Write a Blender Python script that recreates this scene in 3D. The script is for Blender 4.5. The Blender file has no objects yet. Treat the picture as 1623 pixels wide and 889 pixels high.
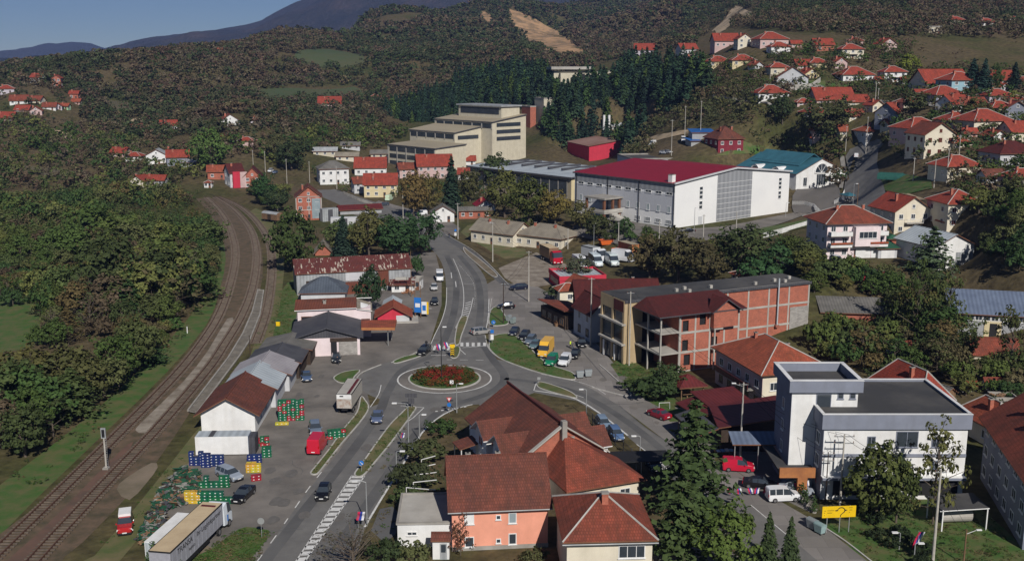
import bpy, bmesh, math, random
import numpy as np
from mathutils import Vector, Matrix
from mathutils.geometry import tessellate_polygon
R = math.radians
random.seed(7); rng = np.random.default_rng(7)
SC = bpy.context.scene
COL = SC.collection
# ---------------------------------------------------------------- camera
CH = 56.0; FP = 1650.0; CX, CY = 811.5,444.5
PITCH = math.atan((CY - 100.0) / FP)
cam_d = bpy.data.cameras.new('camera'); cam = bpy.data.objects.new('camera', cam_d); COL.objects.link(cam)
cam.location = (0,0, CH); cam.rotation_euler = (math.pi / 2 - PITCH, 0,0)
cam_d.sensor_width = 36; cam_d.lens = 36 * FP / 1623; cam_d.clip_end = 40000; cam_d.clip_start = 1
SC.camera = cam
# ---------------------------------------------------------------- light
SUN_AZ = 18.0; SUN_EL = 37.0          # the sun stands behind the camera, a little to the right
w = bpy.data.worlds.new("World"); SC.world = w; w.use_nodes = True
nt = w.node_tree; bg = nt.nodes['Background']
sky = nt.nodes.new('ShaderNodeTexSky'); sky.sky_type = 'NISHITA'; sky.sun_disc = False
sky.sun_elevation = R(SUN_EL); sky.sun_rotation = R(180 - SUN_AZ)
sky.altitude = 3000; sky.air_density = 1.0; sky.dust_density = 0.0; sky.ozone_density = 6.0
nt.links.new(sky.outputs[0], bg.inputs[0]); bg.inputs[1].default_value = 0.05
sd = bpy.data.lights.new('sun', 'SUN'); sd.energy = 5.0; sd.angle = R(0.5); sd.color = (1.0,0.95,0.88)
sun = bpy.data.objects.new('sun', sd); COL.objects.link(sun)
sv = Vector((math.sin(R(SUN_AZ)) * math.cos(R(SUN_EL)),-math.cos(R(SUN_AZ)) * math.cos(R(SUN_EL)), math.sin(R(SUN_EL))))
sun.rotation_euler = (-sv).to_track_quat('-Z', 'Y').to_euler(); sun.location = (0,0,400)
SC.view_settings.view_transform = 'Standard'; SC.view_settings.look = 'None'
SC.view_settings.gamma = 1; SC.view_settings.use_curve_mapping = False
SC.view_settings.exposure = -0.2
SC.cycles.max_bounces = 5; SC.cycles.diffuse_bounces = 2; SC.cycles.glossy_bounces = 2
SC.cycles.transmission_bounces = 2; SC.cycles.volume_bounces = 0; SC.cycles.transparent_max_bounces = 4
# ---------------------------------------------------------------- photo <-> world
cp, sp = math.cos(PITCH), math.sin(PITCH)
def ray(u, v):
 a, b = u - CX, v - CY
 return Vector((a, FP * cp - b * sp, -FP * sp - b * cp))
def gp(u, v, z=0.0):
 d = ray(u, v); t = (z - CH) / d.z
 return Vector((d.x * t, d.y * t, z))
def proj(p):
 dz = p[2] - CH
 zc = p[1] * cp - dz * sp; yc = p[1] * sp + dz * cp
 return (CX + FP * p[0] / zc, CY - FP * yc / zc)
def atY(u, v, Y):
 d = ray(u, v); t = Y / d.y
 return Vector((d.x * t, Y, CH + d.z * t))
def scale_at(p):
 return FP / (p[1] * cp - (p[2] - CH) * sp)
# ---------------------------------------------------------------- terrain heights
FLAT = [(0,300),(0,400),(0,560),(0,800),(150,300),(300,320),(300,450),(300,600),(200,889),(450,310),(450,400),(600,330),(600,500),(600,889),
  (750,330),(750,450),(750,600),(900,400),(900,550),(900,700),(1000,450),(1000,600),(1000,889),(1150,560),(1150,700),(1300,640),(1300,889),
  (1500,889),(1560,760),(1100,889),(1000,760),(1450,640),(1200,600),(1600,700),(1380,560),(-250,320),(-250,600),(-200,889),(1850,889),(1850,760)]
CTRL = [(1455,250,340),(1500,370,250),(1425,375,255),(1335,412,245),(1490,425,243),(1068,362,318),(1253,335,352),(1320,298,368),(1370,330,318),
 (1357,246,398),(1500,288,305),(1600,300,275),(1600,360,238),(1340,93,520),(1220,75,555),(1160,78,580),(1245,140,478),(1215,160,462),(1320,130,485),(1430,131,480),
 (1520,146,415),(1415,190,400),(1610,210,350),(1510,40,730),(1562,42,690),(1550,90,560),(1400,150,450),(1300,200,425),(1250,250,398),
 (1500,0,1100),(1600,0,1000),(1200,20,900),(1200,0,1050),(1100,0,1400),(1150,60,800),(950,250,545),(920,170,620),(1000,112,730),(900,128,750),
 (800,150,720),(730,245,580),(830,222,620),(650,252,570),(560,262,540),(850,302,440),(960,250,555),(1145,247,430),(1080,170,530),(1050,232,470),(1100,120,590),
 (425,76,1000),(300,150,760),(250,190,690),(150,150,760),(75,132,700),(60,176,640),(0,190,620),(150,215,620),(370,200,570),(390,170,620),(230,88,850),
 (400,74,1000),(300,76,920),(130,112,800),(0,135,760),(500,180,700),(500,130,900),(600,150,850),(700,100,1000),(560,50,1500),(450,60,1250),(700,24,1700),
 (800,12,1800),(900,60,1300),(850,90,1000),(1000,6,1900),(950,60,1400),(1050,80,1000),(90,250,530),(210,250,530),(420,262,520),(1000,320,400),(870,330,395),
 (1560,480,222),(1480,530,200),(1300,440,228),(1600,540,196),(1750,400,225),(1750,250,340),(1750,100,560),(1800,0,1000),(1180,330,340),(-150,200,620),(-200,130,800)]
def nodes_of():
 P = []
 for u, v in FLAT:
  g = gp(u, v); P.append((g.x, g.y, 0.0))
 for u, v, Y in CTRL:
  g = atY(u, v, Y); P.append((g.x, g.y, g.z + 0.7))
 for x, y, z in [(-600,1300,25),(-450,1400,35),(-250,1500,40),(-900,1200,30),(-900,2500,10),(0,3400,120),(900,3400,240),(1800,3400,260),(-1500,3400,5),
     (1500,1500,260),(2200,2000,300),(400,2300,150),(-200,2400,70),(-60,-60,0),(60,-60,0),(0,60,0),(-60,60,0),(60,60,0),(120,100,0),(-120,100,0),(-600,600,5),(-700,900,40)]:
  P.append((x, y, z + (0.7 if z else 0)))
 return np.array(P, float)
PN = nodes_of()
def warp(x, y):
 return np.stack([2.2 * x / (y + 80.0), np.log(y + 80.0) * 1.0],-1)
QN = warp(PN[:, 0], PN[:, 1])
def ker(a, b):
 d2 = ((a[:, None, :] - b[None, :, :]) ** 2).sum(-1); return np.sqrt(d2 + 0.0016)
A_ = ker(QN, QN); n_ = len(QN)
M_ = np.zeros((n_ + 1, n_ + 1)); M_[:n_, :n_] = A_; M_[:n_, n_] = 1; M_[n_, :n_] = 1; M_[:n_, :n_] -= 0.004 * np.eye(n_)
sol = np.linalg.solve(M_ + 1e-9 * np.eye(n_ + 1), np.append(PN[:, 2],0))
def Hraw(x, y):
 q = warp(x, y); return np.maximum(0, ker(q, QN) @ sol[:n_] + sol[n_] - 0.7)
NA, NB = 300,380
ga = np.linspace(-0.95,0.95, NA); gb = np.linspace(math.log(18), math.log(3700), NB)
GA, GB = np.meshgrid(ga, gb); GY = np.exp(GB) - 80; GX = GA * (GY + 80)
GZ = Hraw(GX.ravel(), GY.ravel()).reshape(GX.shape)
def vnoise(x, y, s, seed):
 r = np.random.default_rng(seed); T = r.random((64,64))
 xi = x / s; yi = y / s; x0 = np.floor(xi).astype(int); y0 = np.floor(yi).astype(int)
 fx = xi - x0; fy = yi - y0; fx = fx * fx * (3 - 2 * fx); fy = fy * fy * (3 - 2 * fy)
 t = lambda i, j: T[i % 64, j % 64]
 return (t(x0, y0) * (1 - fx) + t(x0 + 1, y0) * fx) * (1 - fy) + (t(x0, y0 + 1) * (1 - fx) + t(x0 + 1, y0 + 1) * fx) * fy - 0.5
rel = np.clip((GY - 520) / 500,0,1) * np.clip(GZ / 20,0,1)
GZ = GZ + rel * (vnoise(GX, GY, 160,1) * 26 + vnoise(GX, GY, 60,2) * 9) * np.clip(GY / 1000,.3,1.3)
GZ = np.maximum(GZ, 0)
def pad(u, v, z, yaw, x0, x1, y0, y1, soft=22):
 """levels the building plot whose corner is seen at (u, v)"""
 global GZ
 B = gp(u, v, z); c, s = math.cos(R(yaw)), math.sin(R(yaw)); lx = (GX - B.x) * c + (GY - B.y) * s; ly = -(GX - B.x) * s + (GY - B.y) * c
 d = np.hypot(np.maximum(np.maximum(x0 - lx, lx - x1),0), np.maximum(np.maximum(y0 - ly, ly - y1),0)); w_ = np.clip(1 - d / soft, 0,1); w_ = w_ * w_ * (3 - 2 * w_); GZ = GZ * (1 - w_) + z * w_
pad(1068,362,6,39.5,-14,62,-10,48); pad(1250,300,9,34,-3,30,-12,36,14); pad(930,250,6,16,-2,36,-4,36,12)
pad(1420,428,7.5,18,-4,20,-3,16,10); pad(1280,412,9,8,-2,24,-6,14,10)
def H(x, y):
 b = (math.log(max(y + 80,18.5)) - gb[0]) / (gb[1] - gb[0]); a = (x / (y + 80) - ga[0]) / (ga[1] - ga[0])
 i = min(max(int(b),0), NB - 2); j = min(max(int(a),0), NA - 2); fb = min(max(b - i, 0),1); fa = min(max(a - j, 0),1)
 return float((GZ[i, j] * (1 - fa) + GZ[i, j + 1] * fa) * (1 - fb) + (GZ[i + 1, j] * (1 - fa) + GZ[i + 1, j + 1] * fa) * fb)
def Hv(x, y):
 b = (np.log(np.maximum(y + 80,18.5)) - gb[0]) / (gb[1] - gb[0]); a = (x / (y + 80) - ga[0]) / (ga[1] - ga[0])
 i = np.clip(b.astype(int),0, NB - 2); j = np.clip(a.astype(int),0, NA - 2); fb = np.clip(b - i, 0,1); fa = np.clip(a - j, 0,1)
 return (GZ[i, j] * (1 - fa) + GZ[i, j + 1] * fa) * (1 - fb) + (GZ[i + 1, j] * (1 - fa) + GZ[i + 1, j + 1] * fa) * fb
def tp(u, v):
 """the point of the ground seen at photo pixel (u, v)"""
 d = ray(u, v); d = d / d.y; Y = 60.0
 prev = Y
 while Y < 3300:
  if CH + d.z * Y < H(d.x * Y, Y):
   lo, hi = prev, Y
   for _ in range(18):
    m = (lo + hi) / 2
    if CH + d.z * m < H(d.x * m, m): hi = m
    else: lo = m
   Y = hi; break
  prev = Y; Y *= 1.006
 return Vector((d.x * Y, Y, H(d.x * Y, Y)))
# ---------------------------------------------------------------- materials
MATS = {}
def mat(name, col, col2=None, rough=0.85, kind='plain', sc=0.35, bump=0.0, spec=0.3, metal=0.0, p=None, objcol=False, attr=None, noise=(0.35,0.65)):
 if name in MATS: return MATS[name]
 m = bpy.data.materials.new(name); m.use_nodes = True; t = m.node_tree; N = t.nodes; L = t.links
 b = N['Principled BSDF']; b.inputs['Roughness'].default_value = rough; b.inputs['Specular IOR Level'].default_value = spec
 b.inputs['Metallic'].default_value = metal
 c1 = tuple(col) + (1,); c2 = tuple(col2 or [c * 0.78 for c in col]) + (1,)
 co = N.new('ShaderNodeTexCoord')
 nz = N.new('ShaderNodeTexNoise'); nz.inputs['Scale'].default_value = sc; nz.inputs['Detail'].default_value = 5; nz.inputs['Roughness'].default_value = 0.65
 L.new(co.outputs['Object'], nz.inputs['Vector'])
 rp = N.new('ShaderNodeMapRange'); rp.inputs[1].default_value = noise[0]; rp.inputs[2].default_value = noise[1]; L.new(nz.outputs[0], rp.inputs[0])
 mx = N.new('ShaderNodeMix'); mx.data_type = 'RGBA'; L.new(rp.outputs[0], mx.inputs[0])
 mx.inputs[6].default_value = c1; mx.inputs[7].default_value = c2
 out = mx.outputs[2]
 if objcol or attr:
  mul = N.new('ShaderNodeMix'); mul.data_type = 'RGBA'; mul.blend_type = 'MULTIPLY'; mul.inputs[0].default_value = 1
  if objcol: oi = N.new('ShaderNodeObjectInfo'); L.new(oi.outputs['Color'], mul.inputs[7])
  else:
   oi = N.new('ShaderNodeAttribute'); oi.attribute_name = attr; L.new(oi.outputs['Color'], mul.inputs[7])
  L.new(out, mul.inputs[6]); out = mul.outputs[2]
 hgt = nz.outputs[0]
 if kind in ('tile', 'brick', 'block', 'pave'):
  br = N.new('ShaderNodeTexBrick'); L.new(co.outputs['UV'], br.inputs['Vector'])
  q = {'tile': (0.30,0.42,.05), 'brick': (0.30,0.12,.012), 'block': (0.6,0.25,.02), 'pave': (1.5,1.5,.05)}[kind]
  if p: q = p
  br.inputs['Scale'].default_value = 1; br.inputs['Brick Width'].default_value = q[0]; br.inputs['Row Height'].default_value = q[1]; br.inputs['Mortar Size'].default_value = q[2]
  br.inputs['Mortar Smooth'].default_value = 0.3
  br.inputs['Color1'].default_value = (1,1,1,1); br.inputs['Color2'].default_value = (.72,.72,.72,1); br.inputs['Mortar'].default_value = (.62,.62,.62,1) if kind != 'brick' else (1.1,1.15,1.2,1)
  mul = N.new('ShaderNodeMix'); mul.data_type = 'RGBA'; mul.blend_type = 'MULTIPLY'; mul.inputs[0].default_value = 1
  L.new(out, mul.inputs[6]); L.new(br.outputs[0], mul.inputs[7]); out = mul.outputs[2]; hgt = br.outputs['Fac']
  if kind == 'tile':   # moss and grime streaks running down the slope
   mp = N.new('ShaderNodeMapping'); mp.inputs['Scale'].default_value = (1.6,0.25,1); L.new(co.outputs['UV'], mp.inputs['Vector'])
   n2 = N.new('ShaderNodeTexNoise'); n2.inputs['Scale'].default_value = 1; n2.inputs['Detail'].default_value = 4; L.new(mp.outputs[0], n2.inputs['Vector'])
   r2 = N.new('ShaderNodeMapRange'); r2.inputs[1].default_value = .45; r2.inputs[2].default_value = .75; r2.inputs[4].default_value = .65; L.new(n2.outputs[0], r2.inputs[0])
   m2 = N.new('ShaderNodeMix'); m2.data_type = 'RGBA'; L.new(r2.outputs[0], m2.inputs[0]); L.new(out, m2.inputs[6]); m2.inputs[7].default_value = (c1[0] * .33, c1[1] * .5, c1[2] * .5,1); out = m2.outputs[2]
 if kind == 'wall':   # rain streaks and patched plaster
  mp = N.new('ShaderNodeMapping'); mp.inputs['Scale'].default_value = (1.1,1.1,.12); L.new(co.outputs['Object'], mp.inputs['Vector'])
  n2 = N.new('ShaderNodeTexNoise'); n2.inputs['Scale'].default_value = 1; n2.inputs['Detail'].default_value = 5; L.new(mp.outputs[0], n2.inputs['Vector'])
  r2 = N.new('ShaderNodeMapRange'); r2.inputs[1].default_value = .45; r2.inputs[2].default_value = .72; r2.inputs[4].default_value = .24; L.new(n2.outputs[0], r2.inputs[0])
  m2 = N.new('ShaderNodeMix'); m2.data_type = 'RGBA'; L.new(r2.outputs[0], m2.inputs[0]); L.new(out, m2.inputs[6]); m2.inputs[7].default_value = (c1[0] * .6, c1[1] * .57, c1[2] * .5,1); out = m2.outputs[2]
 if kind in ('corr', 'patch'):
  wv = N.new('ShaderNodeTexWave'); L.new(co.outputs['UV'], wv.inputs['Vector']); wv.inputs['Scale'].default_value = p or 0.9; wv.inputs['Distortion'].default_value = 0
  r3 = N.new('ShaderNodeMapRange'); r3.inputs[3].default_value = .78; L.new(wv.outputs[0], r3.inputs[0])
  mul = N.new('ShaderNodeMix'); mul.data_type = 'RGBA'; mul.blend_type = 'MULTIPLY'; mul.inputs[0].default_value = 1
  L.new(out, mul.inputs[6]); L.new(r3.outputs[0], mul.inputs[7]); out = mul.outputs[2]; hgt = wv.outputs[0]
 if kind == 'patch':   # rust-stained sheets with single pale sheets between
  br = N.new('ShaderNodeTexBrick'); L.new(co.outputs['UV'], br.inputs['Vector']); br.inputs['Scale'].default_value = 1
  br.inputs['Brick Width'].default_value = 1.0; br.inputs['Row Height'].default_value = 2.1; br.inputs['Mortar Size'].default_value = 0.03
  br.inputs['Color1'].default_value = (0,0,0,1); br.inputs['Color2'].default_value = (1,1,1,1); br.inputs['Mortar'].default_value = (0.2,0.2,0.2,1)
  mp = N.new('ShaderNodeMapping'); mp.inputs['Scale'].default_value = (1.5,.4,1); L.new(co.outputs['UV'], mp.inputs['Vector'])
  n2 = N.new('ShaderNodeTexNoise'); n2.inputs['Scale'].default_value = 1.6; L.new(mp.outputs[0], n2.inputs['Vector'])
  ad = N.new('ShaderNodeMath'); ad.operation = 'MULTIPLY_ADD'; ad.inputs[1].default_value = .3; L.new(br.outputs[0], ad.inputs[0]); L.new(n2.outputs[0], ad.inputs[2])
  r2 = N.new('ShaderNodeMapRange'); r2.inputs[1].default_value = .76; r2.inputs[2].default_value = .84; L.new(ad.outputs[0], r2.inputs[0])
  m2 = N.new('ShaderNodeMix'); m2.data_type = 'RGBA'; L.new(r2.outputs[0], m2.inputs[0]); L.new(out, m2.inputs[6]); m2.inputs[7].default_value = (.42,.36,.3,1); out = m2.outputs[2]
 L.new(out, b.inputs['Base Color'])
 if bump:
  bm = N.new('ShaderNodeBump'); bm.inputs['Strength'].default_value = bump; bm.inputs['Distance'].default_value = 0.05
  if kind in ('tile', 'brick', 'block', 'pave'): bm.invert = True
  L.new(hgt, bm.inputs['Height']); L.new(bm.outputs[0], b.inputs['Normal'])
 MATS[name] = m; return m
M = {}
def dm(k, *a, **kw): M[k] = mat(k, *a, **kw)
dm('asphalt', (.12,.116,.112),(.18,.174,.165), sc=.3, rough=.9, bump=.1, noise=(.3,.7))
dm('asphalt_dark', (.095,.094,.096),(.125,.124,.124), sc=.15, rough=.9)
dm('asphalt_old', (.12,.11,.1),(.21,.19,.17), sc=.14, rough=.95, noise=(.35,.65))
dm('concrete_paving', (.26,.24,.225),(.2,.185,.17), sc=.08, rough=.95, kind='pave', p=(3.0,3.0,.03))
dm('concrete', (.36,.34,.31),(.24,.225,.2), sc=.4)
dm('platform', (.25,.225,.19),(.17,.15,.12), sc=.5, kind='pave', p=(2.2,1.1,.05))
dm('concrete_pale', (.45,.43,.39),(.33,.31,.28), sc=.25)
dm('kerb', (.5,.48,.45),(.36,.35,.32), sc=.6)
dm('paint', (.72,.72,.7),(.5,.49,.47), sc=1.2)
dm('ballast', (.155,.105,.07),(.07,.06,.035), sc=.45, bump=.6)
dm('ballast_rust', (.16,.09,.065),(.09,.065,.05), sc=.2)
dm('gravel', (.32,.28,.23),(.16,.13,.1), sc=.3, bump=.3)
dm('dirt', (.24,.19,.14),(.13,.11,.07), sc=.12)
dm('grass', (.06,.09,.022),(.1,.1,.04), sc=.16, bump=.4)
dm('grass_lush', (.05,.11,.022),(.115,.115,.045), sc=.35, bump=.8, noise=(.4,.62))
dm('grass_verge', (.075,.105,.03),(.17,.135,.07), sc=.25, bump=.4)
dm('meadow', (.11,.115,.045),(.075,.1,.035), sc=.03)
dm('sleeper', (.17,.135,.105),(.09,.07,.055), sc=.8)
dm('rail', (.14,.075,.05),(.1,.05,.035), rough=.6)
dm('tile_red', (.44,.075,.045),(.28,.055,.036), kind='tile', sc=.5, bump=.5)
dm('tile_orange', (.44,.105,.055),(.27,.07,.04), kind='tile', sc=.5, bump=.5)
dm('tile_maroon', (.125,.022,.02),(.085,.02,.018), kind='tile', sc=.5, bump=.4)
dm('tile_old', (.33,.078,.046),(.18,.055,.036), kind='tile', sc=.35, bump=.5)
dm('tile_brown', (.22,.068,.045),(.13,.05,.038), kind='tile', sc=.4, bump=.5)
dm('metal_maroon', (.14,.026,.026),(.1,.02,.02), kind='corr', p=.5, bump=.4, rough=.55)
dm('metal_red', (.3,.012,.025),(.24,.012,.022), kind='corr', p=.35, bump=.4, rough=.5)
dm('metal_teal', (.05,.17,.22),(.04,.13,.17), kind='corr', p=.4, bump=.4, rough=.5)
dm('metal_blue', (.16,.2,.28),(.12,.15,.22), kind='corr', p=.4, bump=.4, rough=.5)
dm('metal_bright_blue', (.03,.13,.4),(.02,.1,.3), kind='corr', p=.4, bump=.4, rough=.5)
dm('metal_grey', (.4,.42,.43),(.28,.29,.3), kind='corr', p=.4, bump=.4, rough=.6)
dm('metal_silver', (.5,.55,.58),(.38,.42,.45), kind='corr', p=.3, bump=.3, rough=.5, sc=.15)
dm('metal_dark', (.09,.09,.1),(.06,.06,.07), kind='corr', p=.6, bump=.5, rough=.7)
dm('metal_green', (.03,.12,.07),(.025,.09,.05), kind='corr', p=.5, rough=.6)
dm('fibre_roof', (.3,.265,.21),(.2,.175,.14), kind='corr', p=.5, bump=.4, sc=.3)
dm('fibre_dark', (.19,.18,.165),(.12,.115,.105), kind='corr', p=.5, bump=.4, sc=.3)
dm('rust_roof', (.14,.035,.03),(.09,.028,.025), kind='patch', p=.8, bump=.4, sc=.5)
dm('rust_metal', (.2,.06,.035),(.12,.045,.03), kind='corr', p=.6, bump=.4, sc=.3)
dm('roof_pink', (.4,.38,.4),(.28,.26,.28), kind='corr', p=.4, sc=.2)
dm('rust_pale', (.34,.22,.18),(.24,.13,.1), kind='corr', p=.2, sc=.1)
dm('stain', (.115,.108,.1),(.15,.14,.13), sc=1)
dm('slate', (.1,.12,.15),(.07,.085,.11), kind='corr', p=.5, rough=.6)
dm('felt', (.05,.05,.052),(.1,.095,.09), sc=.12, noise=(.4,.7))
dm('sand_roof', (.36,.31,.22),(.3,.26,.19), sc=.05)
for k, c in dict(white=(.78,.78,.77), pink=(.8,.68,.69), salmon=(.82,.36,.25), cream=(.72,.66,.53), yellow=(.68,.58,.36), grey=(.36,.37,.38), bluegrey=(.23,.25,.31),
     lightgrey=(.55,.56,.58), teal=(.3,.47,.54), maroon=(.22,.03,.045), pinkish=(.58,.42,.4), green=(.4,.65,.4), ochre=(.46,.35,.21), red=(.55,.04,.07),
     palegreen=(.6,.7,.55), sand=(.6,.55,.43), lilac=(.55,.5,.56)).items():
 dm('plaster_' + k, c, tuple(x * .86 for x in c), sc=.45, rough=.9, kind='wall')
dm('brick', (.46,.15,.095),(.34,.12,.08), kind='brick', sc=.8)
dm('block', (.42,.4,.37),(.33,.31,.29), kind='block', sc=.8)
dm('glass', (.03,.04,.05),(.05,.06,.075), rough=.12, spec=.7)
dm('glass_pale', (.3,.36,.38),(.22,.27,.3), rough=.2, spec=.6)
dm('frame_white', (.8,.8,.79), rough=.5)
dm('frame_brown', (.2,.09,.05), rough=.6)
dm('hall_white', (.8,.8,.79),(.74,.74,.74), sc=.08)
dm('black', (.02,.02,.022), rough=.7)
dm('steel', (.45,.46,.46),(.33,.34,.34), rough=.45, metal=.4)
dm('pole_concrete', (.48,.45,.4),(.36,.34,.3), sc=2)
dm('wood', (.22,.13,.07),(.13,.08,.05), sc=2)
dm('wood_dark', (.06,.04,.03),(.04,.028,.02), sc=2)
dm('wood_orange', (.42,.17,.06),(.3,.12,.05), sc=1)
dm('tyre', (.02,.02,.02), rough=.9); dm('rim', (.5,.5,.52), rough=.3, metal=.8)
dm('lamp_glass', (.75,.75,.7), rough=.1); dm('tail', (.5,.01,.01), rough=.2)
dm('sign_yellow', (.85,.55,.01), rough=.5); dm('sign_blue', (.02,.17,.55), rough=.5); dm('sign_red', (.7,.03,.04), rough=.5)
dm('plastic', (1,1,1),(.85,.85,.85), rough=.45, objcol=True, sc=3)
dm('paintwork', (1,1,1),(.95,.95,.95), rough=.22, spec=.6, objcol=True)
dm('cloth', (1,1,1),(.8,.8,.8), rough=.9, objcol=True, sc=3)
dm('skin', (.55,.33,.24), rough=.6)
dm('bark', (.14,.11,.085),(.08,.065,.05), sc=3)
dm('leaf', (1,1,1),(.5,.55,.5), rough=.8, spec=.15, objcol=True, sc=.7)
dm('leaf_mass', (1,1,1),(.55,.6,.55), rough=.8, spec=.12, attr='tint', sc=.25)
dm('tarp', (.35,.36,.4),(.24,.25,.29), sc=.3)
dm('tan_tarp', (.56,.44,.28),(.46,.35,.22), sc=.4)
dm('net_green', (.02,.1,.08),(.015,.07,.06), sc=1)
dm('flower_red', (.4,.05,.03),(.2,.09,.03), sc=1.2)
# ---------------------------------------------------------------- mesh builder
class MB:
 def __init__(s): s.v = []; s.f = []; s.m = []; s.ms = []
 def mi(s, m):
  m = M[m] if isinstance(m, str) else m
  if m not in s.ms: s.ms.append(m)
  return s.ms.index(m)
 def poly(s, pts, m):
  k = len(s.v); s.v += [tuple(p) for p in pts]; s.f.append(tuple(range(k, k + len(pts)))); s.m.append(s.mi(m)); return s
 def box(s, x0, x1, y0, y1, z0, z1, m, top=None):
  P = [(x0, y0, z0),(x1, y0, z0),(x1, y1, z0),(x0, y1, z0),(x0, y0, z1),(x1, y0, z1),(x1, y1, z1),(x0, y1, z1)]
  k = len(s.v); s.v += P; a = s.mi(m); t = s.mi(top) if top else a
  for f, mm in (((0,3,2,1), a),((4,5,6,7), t),((0,1,5,4), a),((1,2,6,5), a),((2,3,7,6), a),((3,0,4,7), a)):
   s.f.append(tuple(k + i for i in f)); s.m.append(mm)
  return s
 def slab(s, pts, th, m, edge=None):
  """a polygon thickened downwards"""
  n = len(pts); k = len(s.v); s.v += [tuple(p) for p in pts] + [(p[0], p[1], p[2] - th) for p in pts]
  a = s.mi(m); e = s.mi(edge) if edge else a
  s.f.append(tuple(range(k, k + n))); s.m.append(a); s.f.append(tuple(k + n + i for i in reversed(range(n)))); s.m.append(e)
  for i in range(n):
   j = (i + 1) % n; s.f.append((k + j, k + i, k + n + i, k + n + j)); s.m.append(e)
  return s
 def tube(s, a, b, r0, r1=None, m='steel', n=6, caps=True):
  r1 = r0 if r1 is None else r1; a = Vector(a); b = Vector(b); d = (b - a).normalized()
  x = d.orthogonal().normalized(); y = d.cross(x); k = len(s.v); mm = s.mi(m)
  for c, r in ((a, r0),(b, r1)):
   for i in range(n):
    t = 2 * math.pi * i / n; s.v.append(tuple(c + (x * math.cos(t) + y * math.sin(t)) * r))
  for i in range(n):
   j = (i + 1) % n; s.f.append((k + i, k + j, k + n + j, k + n + i)); s.m.append(mm)
  if caps:
   s.f.append(tuple(k + i for i in reversed(range(n)))); s.m.append(mm); s.f.append(tuple(k + n + i for i in range(n))); s.m.append(mm)
  return s
 def path(s, pts, r, m, n=5):
  for a, b in zip(pts[:-1], pts[1:]): s.tube(a, b, r, r, m, n, False)
  return s
 def loft(s, rings, mf):
  """rings of equal length joined; mf(i, j) gives the material of the face after ring i, side j (None leaves it out)"""
  k = len(s.v); n = len(rings[0])
  for r in rings: s.v += [tuple(p) for p in r]
  for i in range(len(rings) - 1):
   for j in range(n):
    mm = mf(i, j)
    if mm is None: continue
    j2 = (j + 1) % n; s.f.append((k + i * n + j, k + i * n + j2, k + (i + 1) * n + j2, k + (i + 1) * n + j)); s.m.append(s.mi(mm))
  return s
 def mesh(s, name, smooth=False, fix=True):
  me = bpy.data.meshes.new(name); me.from_pydata(s.v, [], s.f)
  for m in s.ms: me.materials.append(m)
  me.polygons.foreach_set('material_index', s.m)
  if fix:
   bm = bmesh.new(); bm.from_mesh(me); bmesh.ops.recalc_face_normals(bm, faces=bm.faces); bm.to_mesh(me); bm.free()
  uvl = me.uv_layers.new(name='UVMap'); me.update()
  co = np.empty(len(me.vertices) * 3); me.vertices.foreach_get('co', co); co = co.reshape(-1,3)
  nl = len(me.loops); vi = np.empty(nl, int); me.loops.foreach_get('vertex_index', vi)
  npoly = len(me.polygons); nrm = np.empty(npoly * 3); me.polygons.foreach_get('normal', nrm); nrm = nrm.reshape(-1,3)
  tot = np.empty(npoly, int); me.polygons.foreach_get('loop_total', tot)
  nl_ = np.repeat(nrm, tot, axis=0); t = np.stack([-nl_[:, 1], nl_[:, 0], nl_[:, 0] * 0],-1); ln = np.linalg.norm(t, axis=1)
  t[ln < 1e-3] = (1,0,0); t /= np.maximum(np.linalg.norm(t, axis=1),1e-6)[:, None]; b = np.cross(nl_, t); q = co[vi]
  uvl.data.foreach_set('uv', np.stack([(q * t).sum(1),(q * b).sum(1)],-1).ravel())
  if smooth: me.polygons.foreach_set('use_smooth', [True] * npoly)
  return me
 def build(s, name, parent=None, **k):
  return link(name, s.mesh(name, **k), parent)
def link(name, data, parent=None):
 o = bpy.data.objects.new(name, data); COL.objects.link(o)
 if parent: o.parent = parent
 return o
def tag(o, label=None, cat=None, group=None, kind=None):
 if label: o['label'] = label
 if cat: o['category'] = cat
 if group: o['group'] = group
 if kind: o['kind'] = kind
 return o
def empty(name, loc, yaw=0, label=None, cat=None, group=None):
 o = link(name, None); o.location = loc; o.rotation_euler.z = yaw; o.empty_display_size = .5
 return tag(o, label, cat, group)
KIDS = {}
def copy_tree(o, parent=None, kids=None):
 c = o.copy(); COL.objects.link(c); c.parent = parent
 for ch in (kids or o.children): copy_tree(ch, c)
 return c
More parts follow.
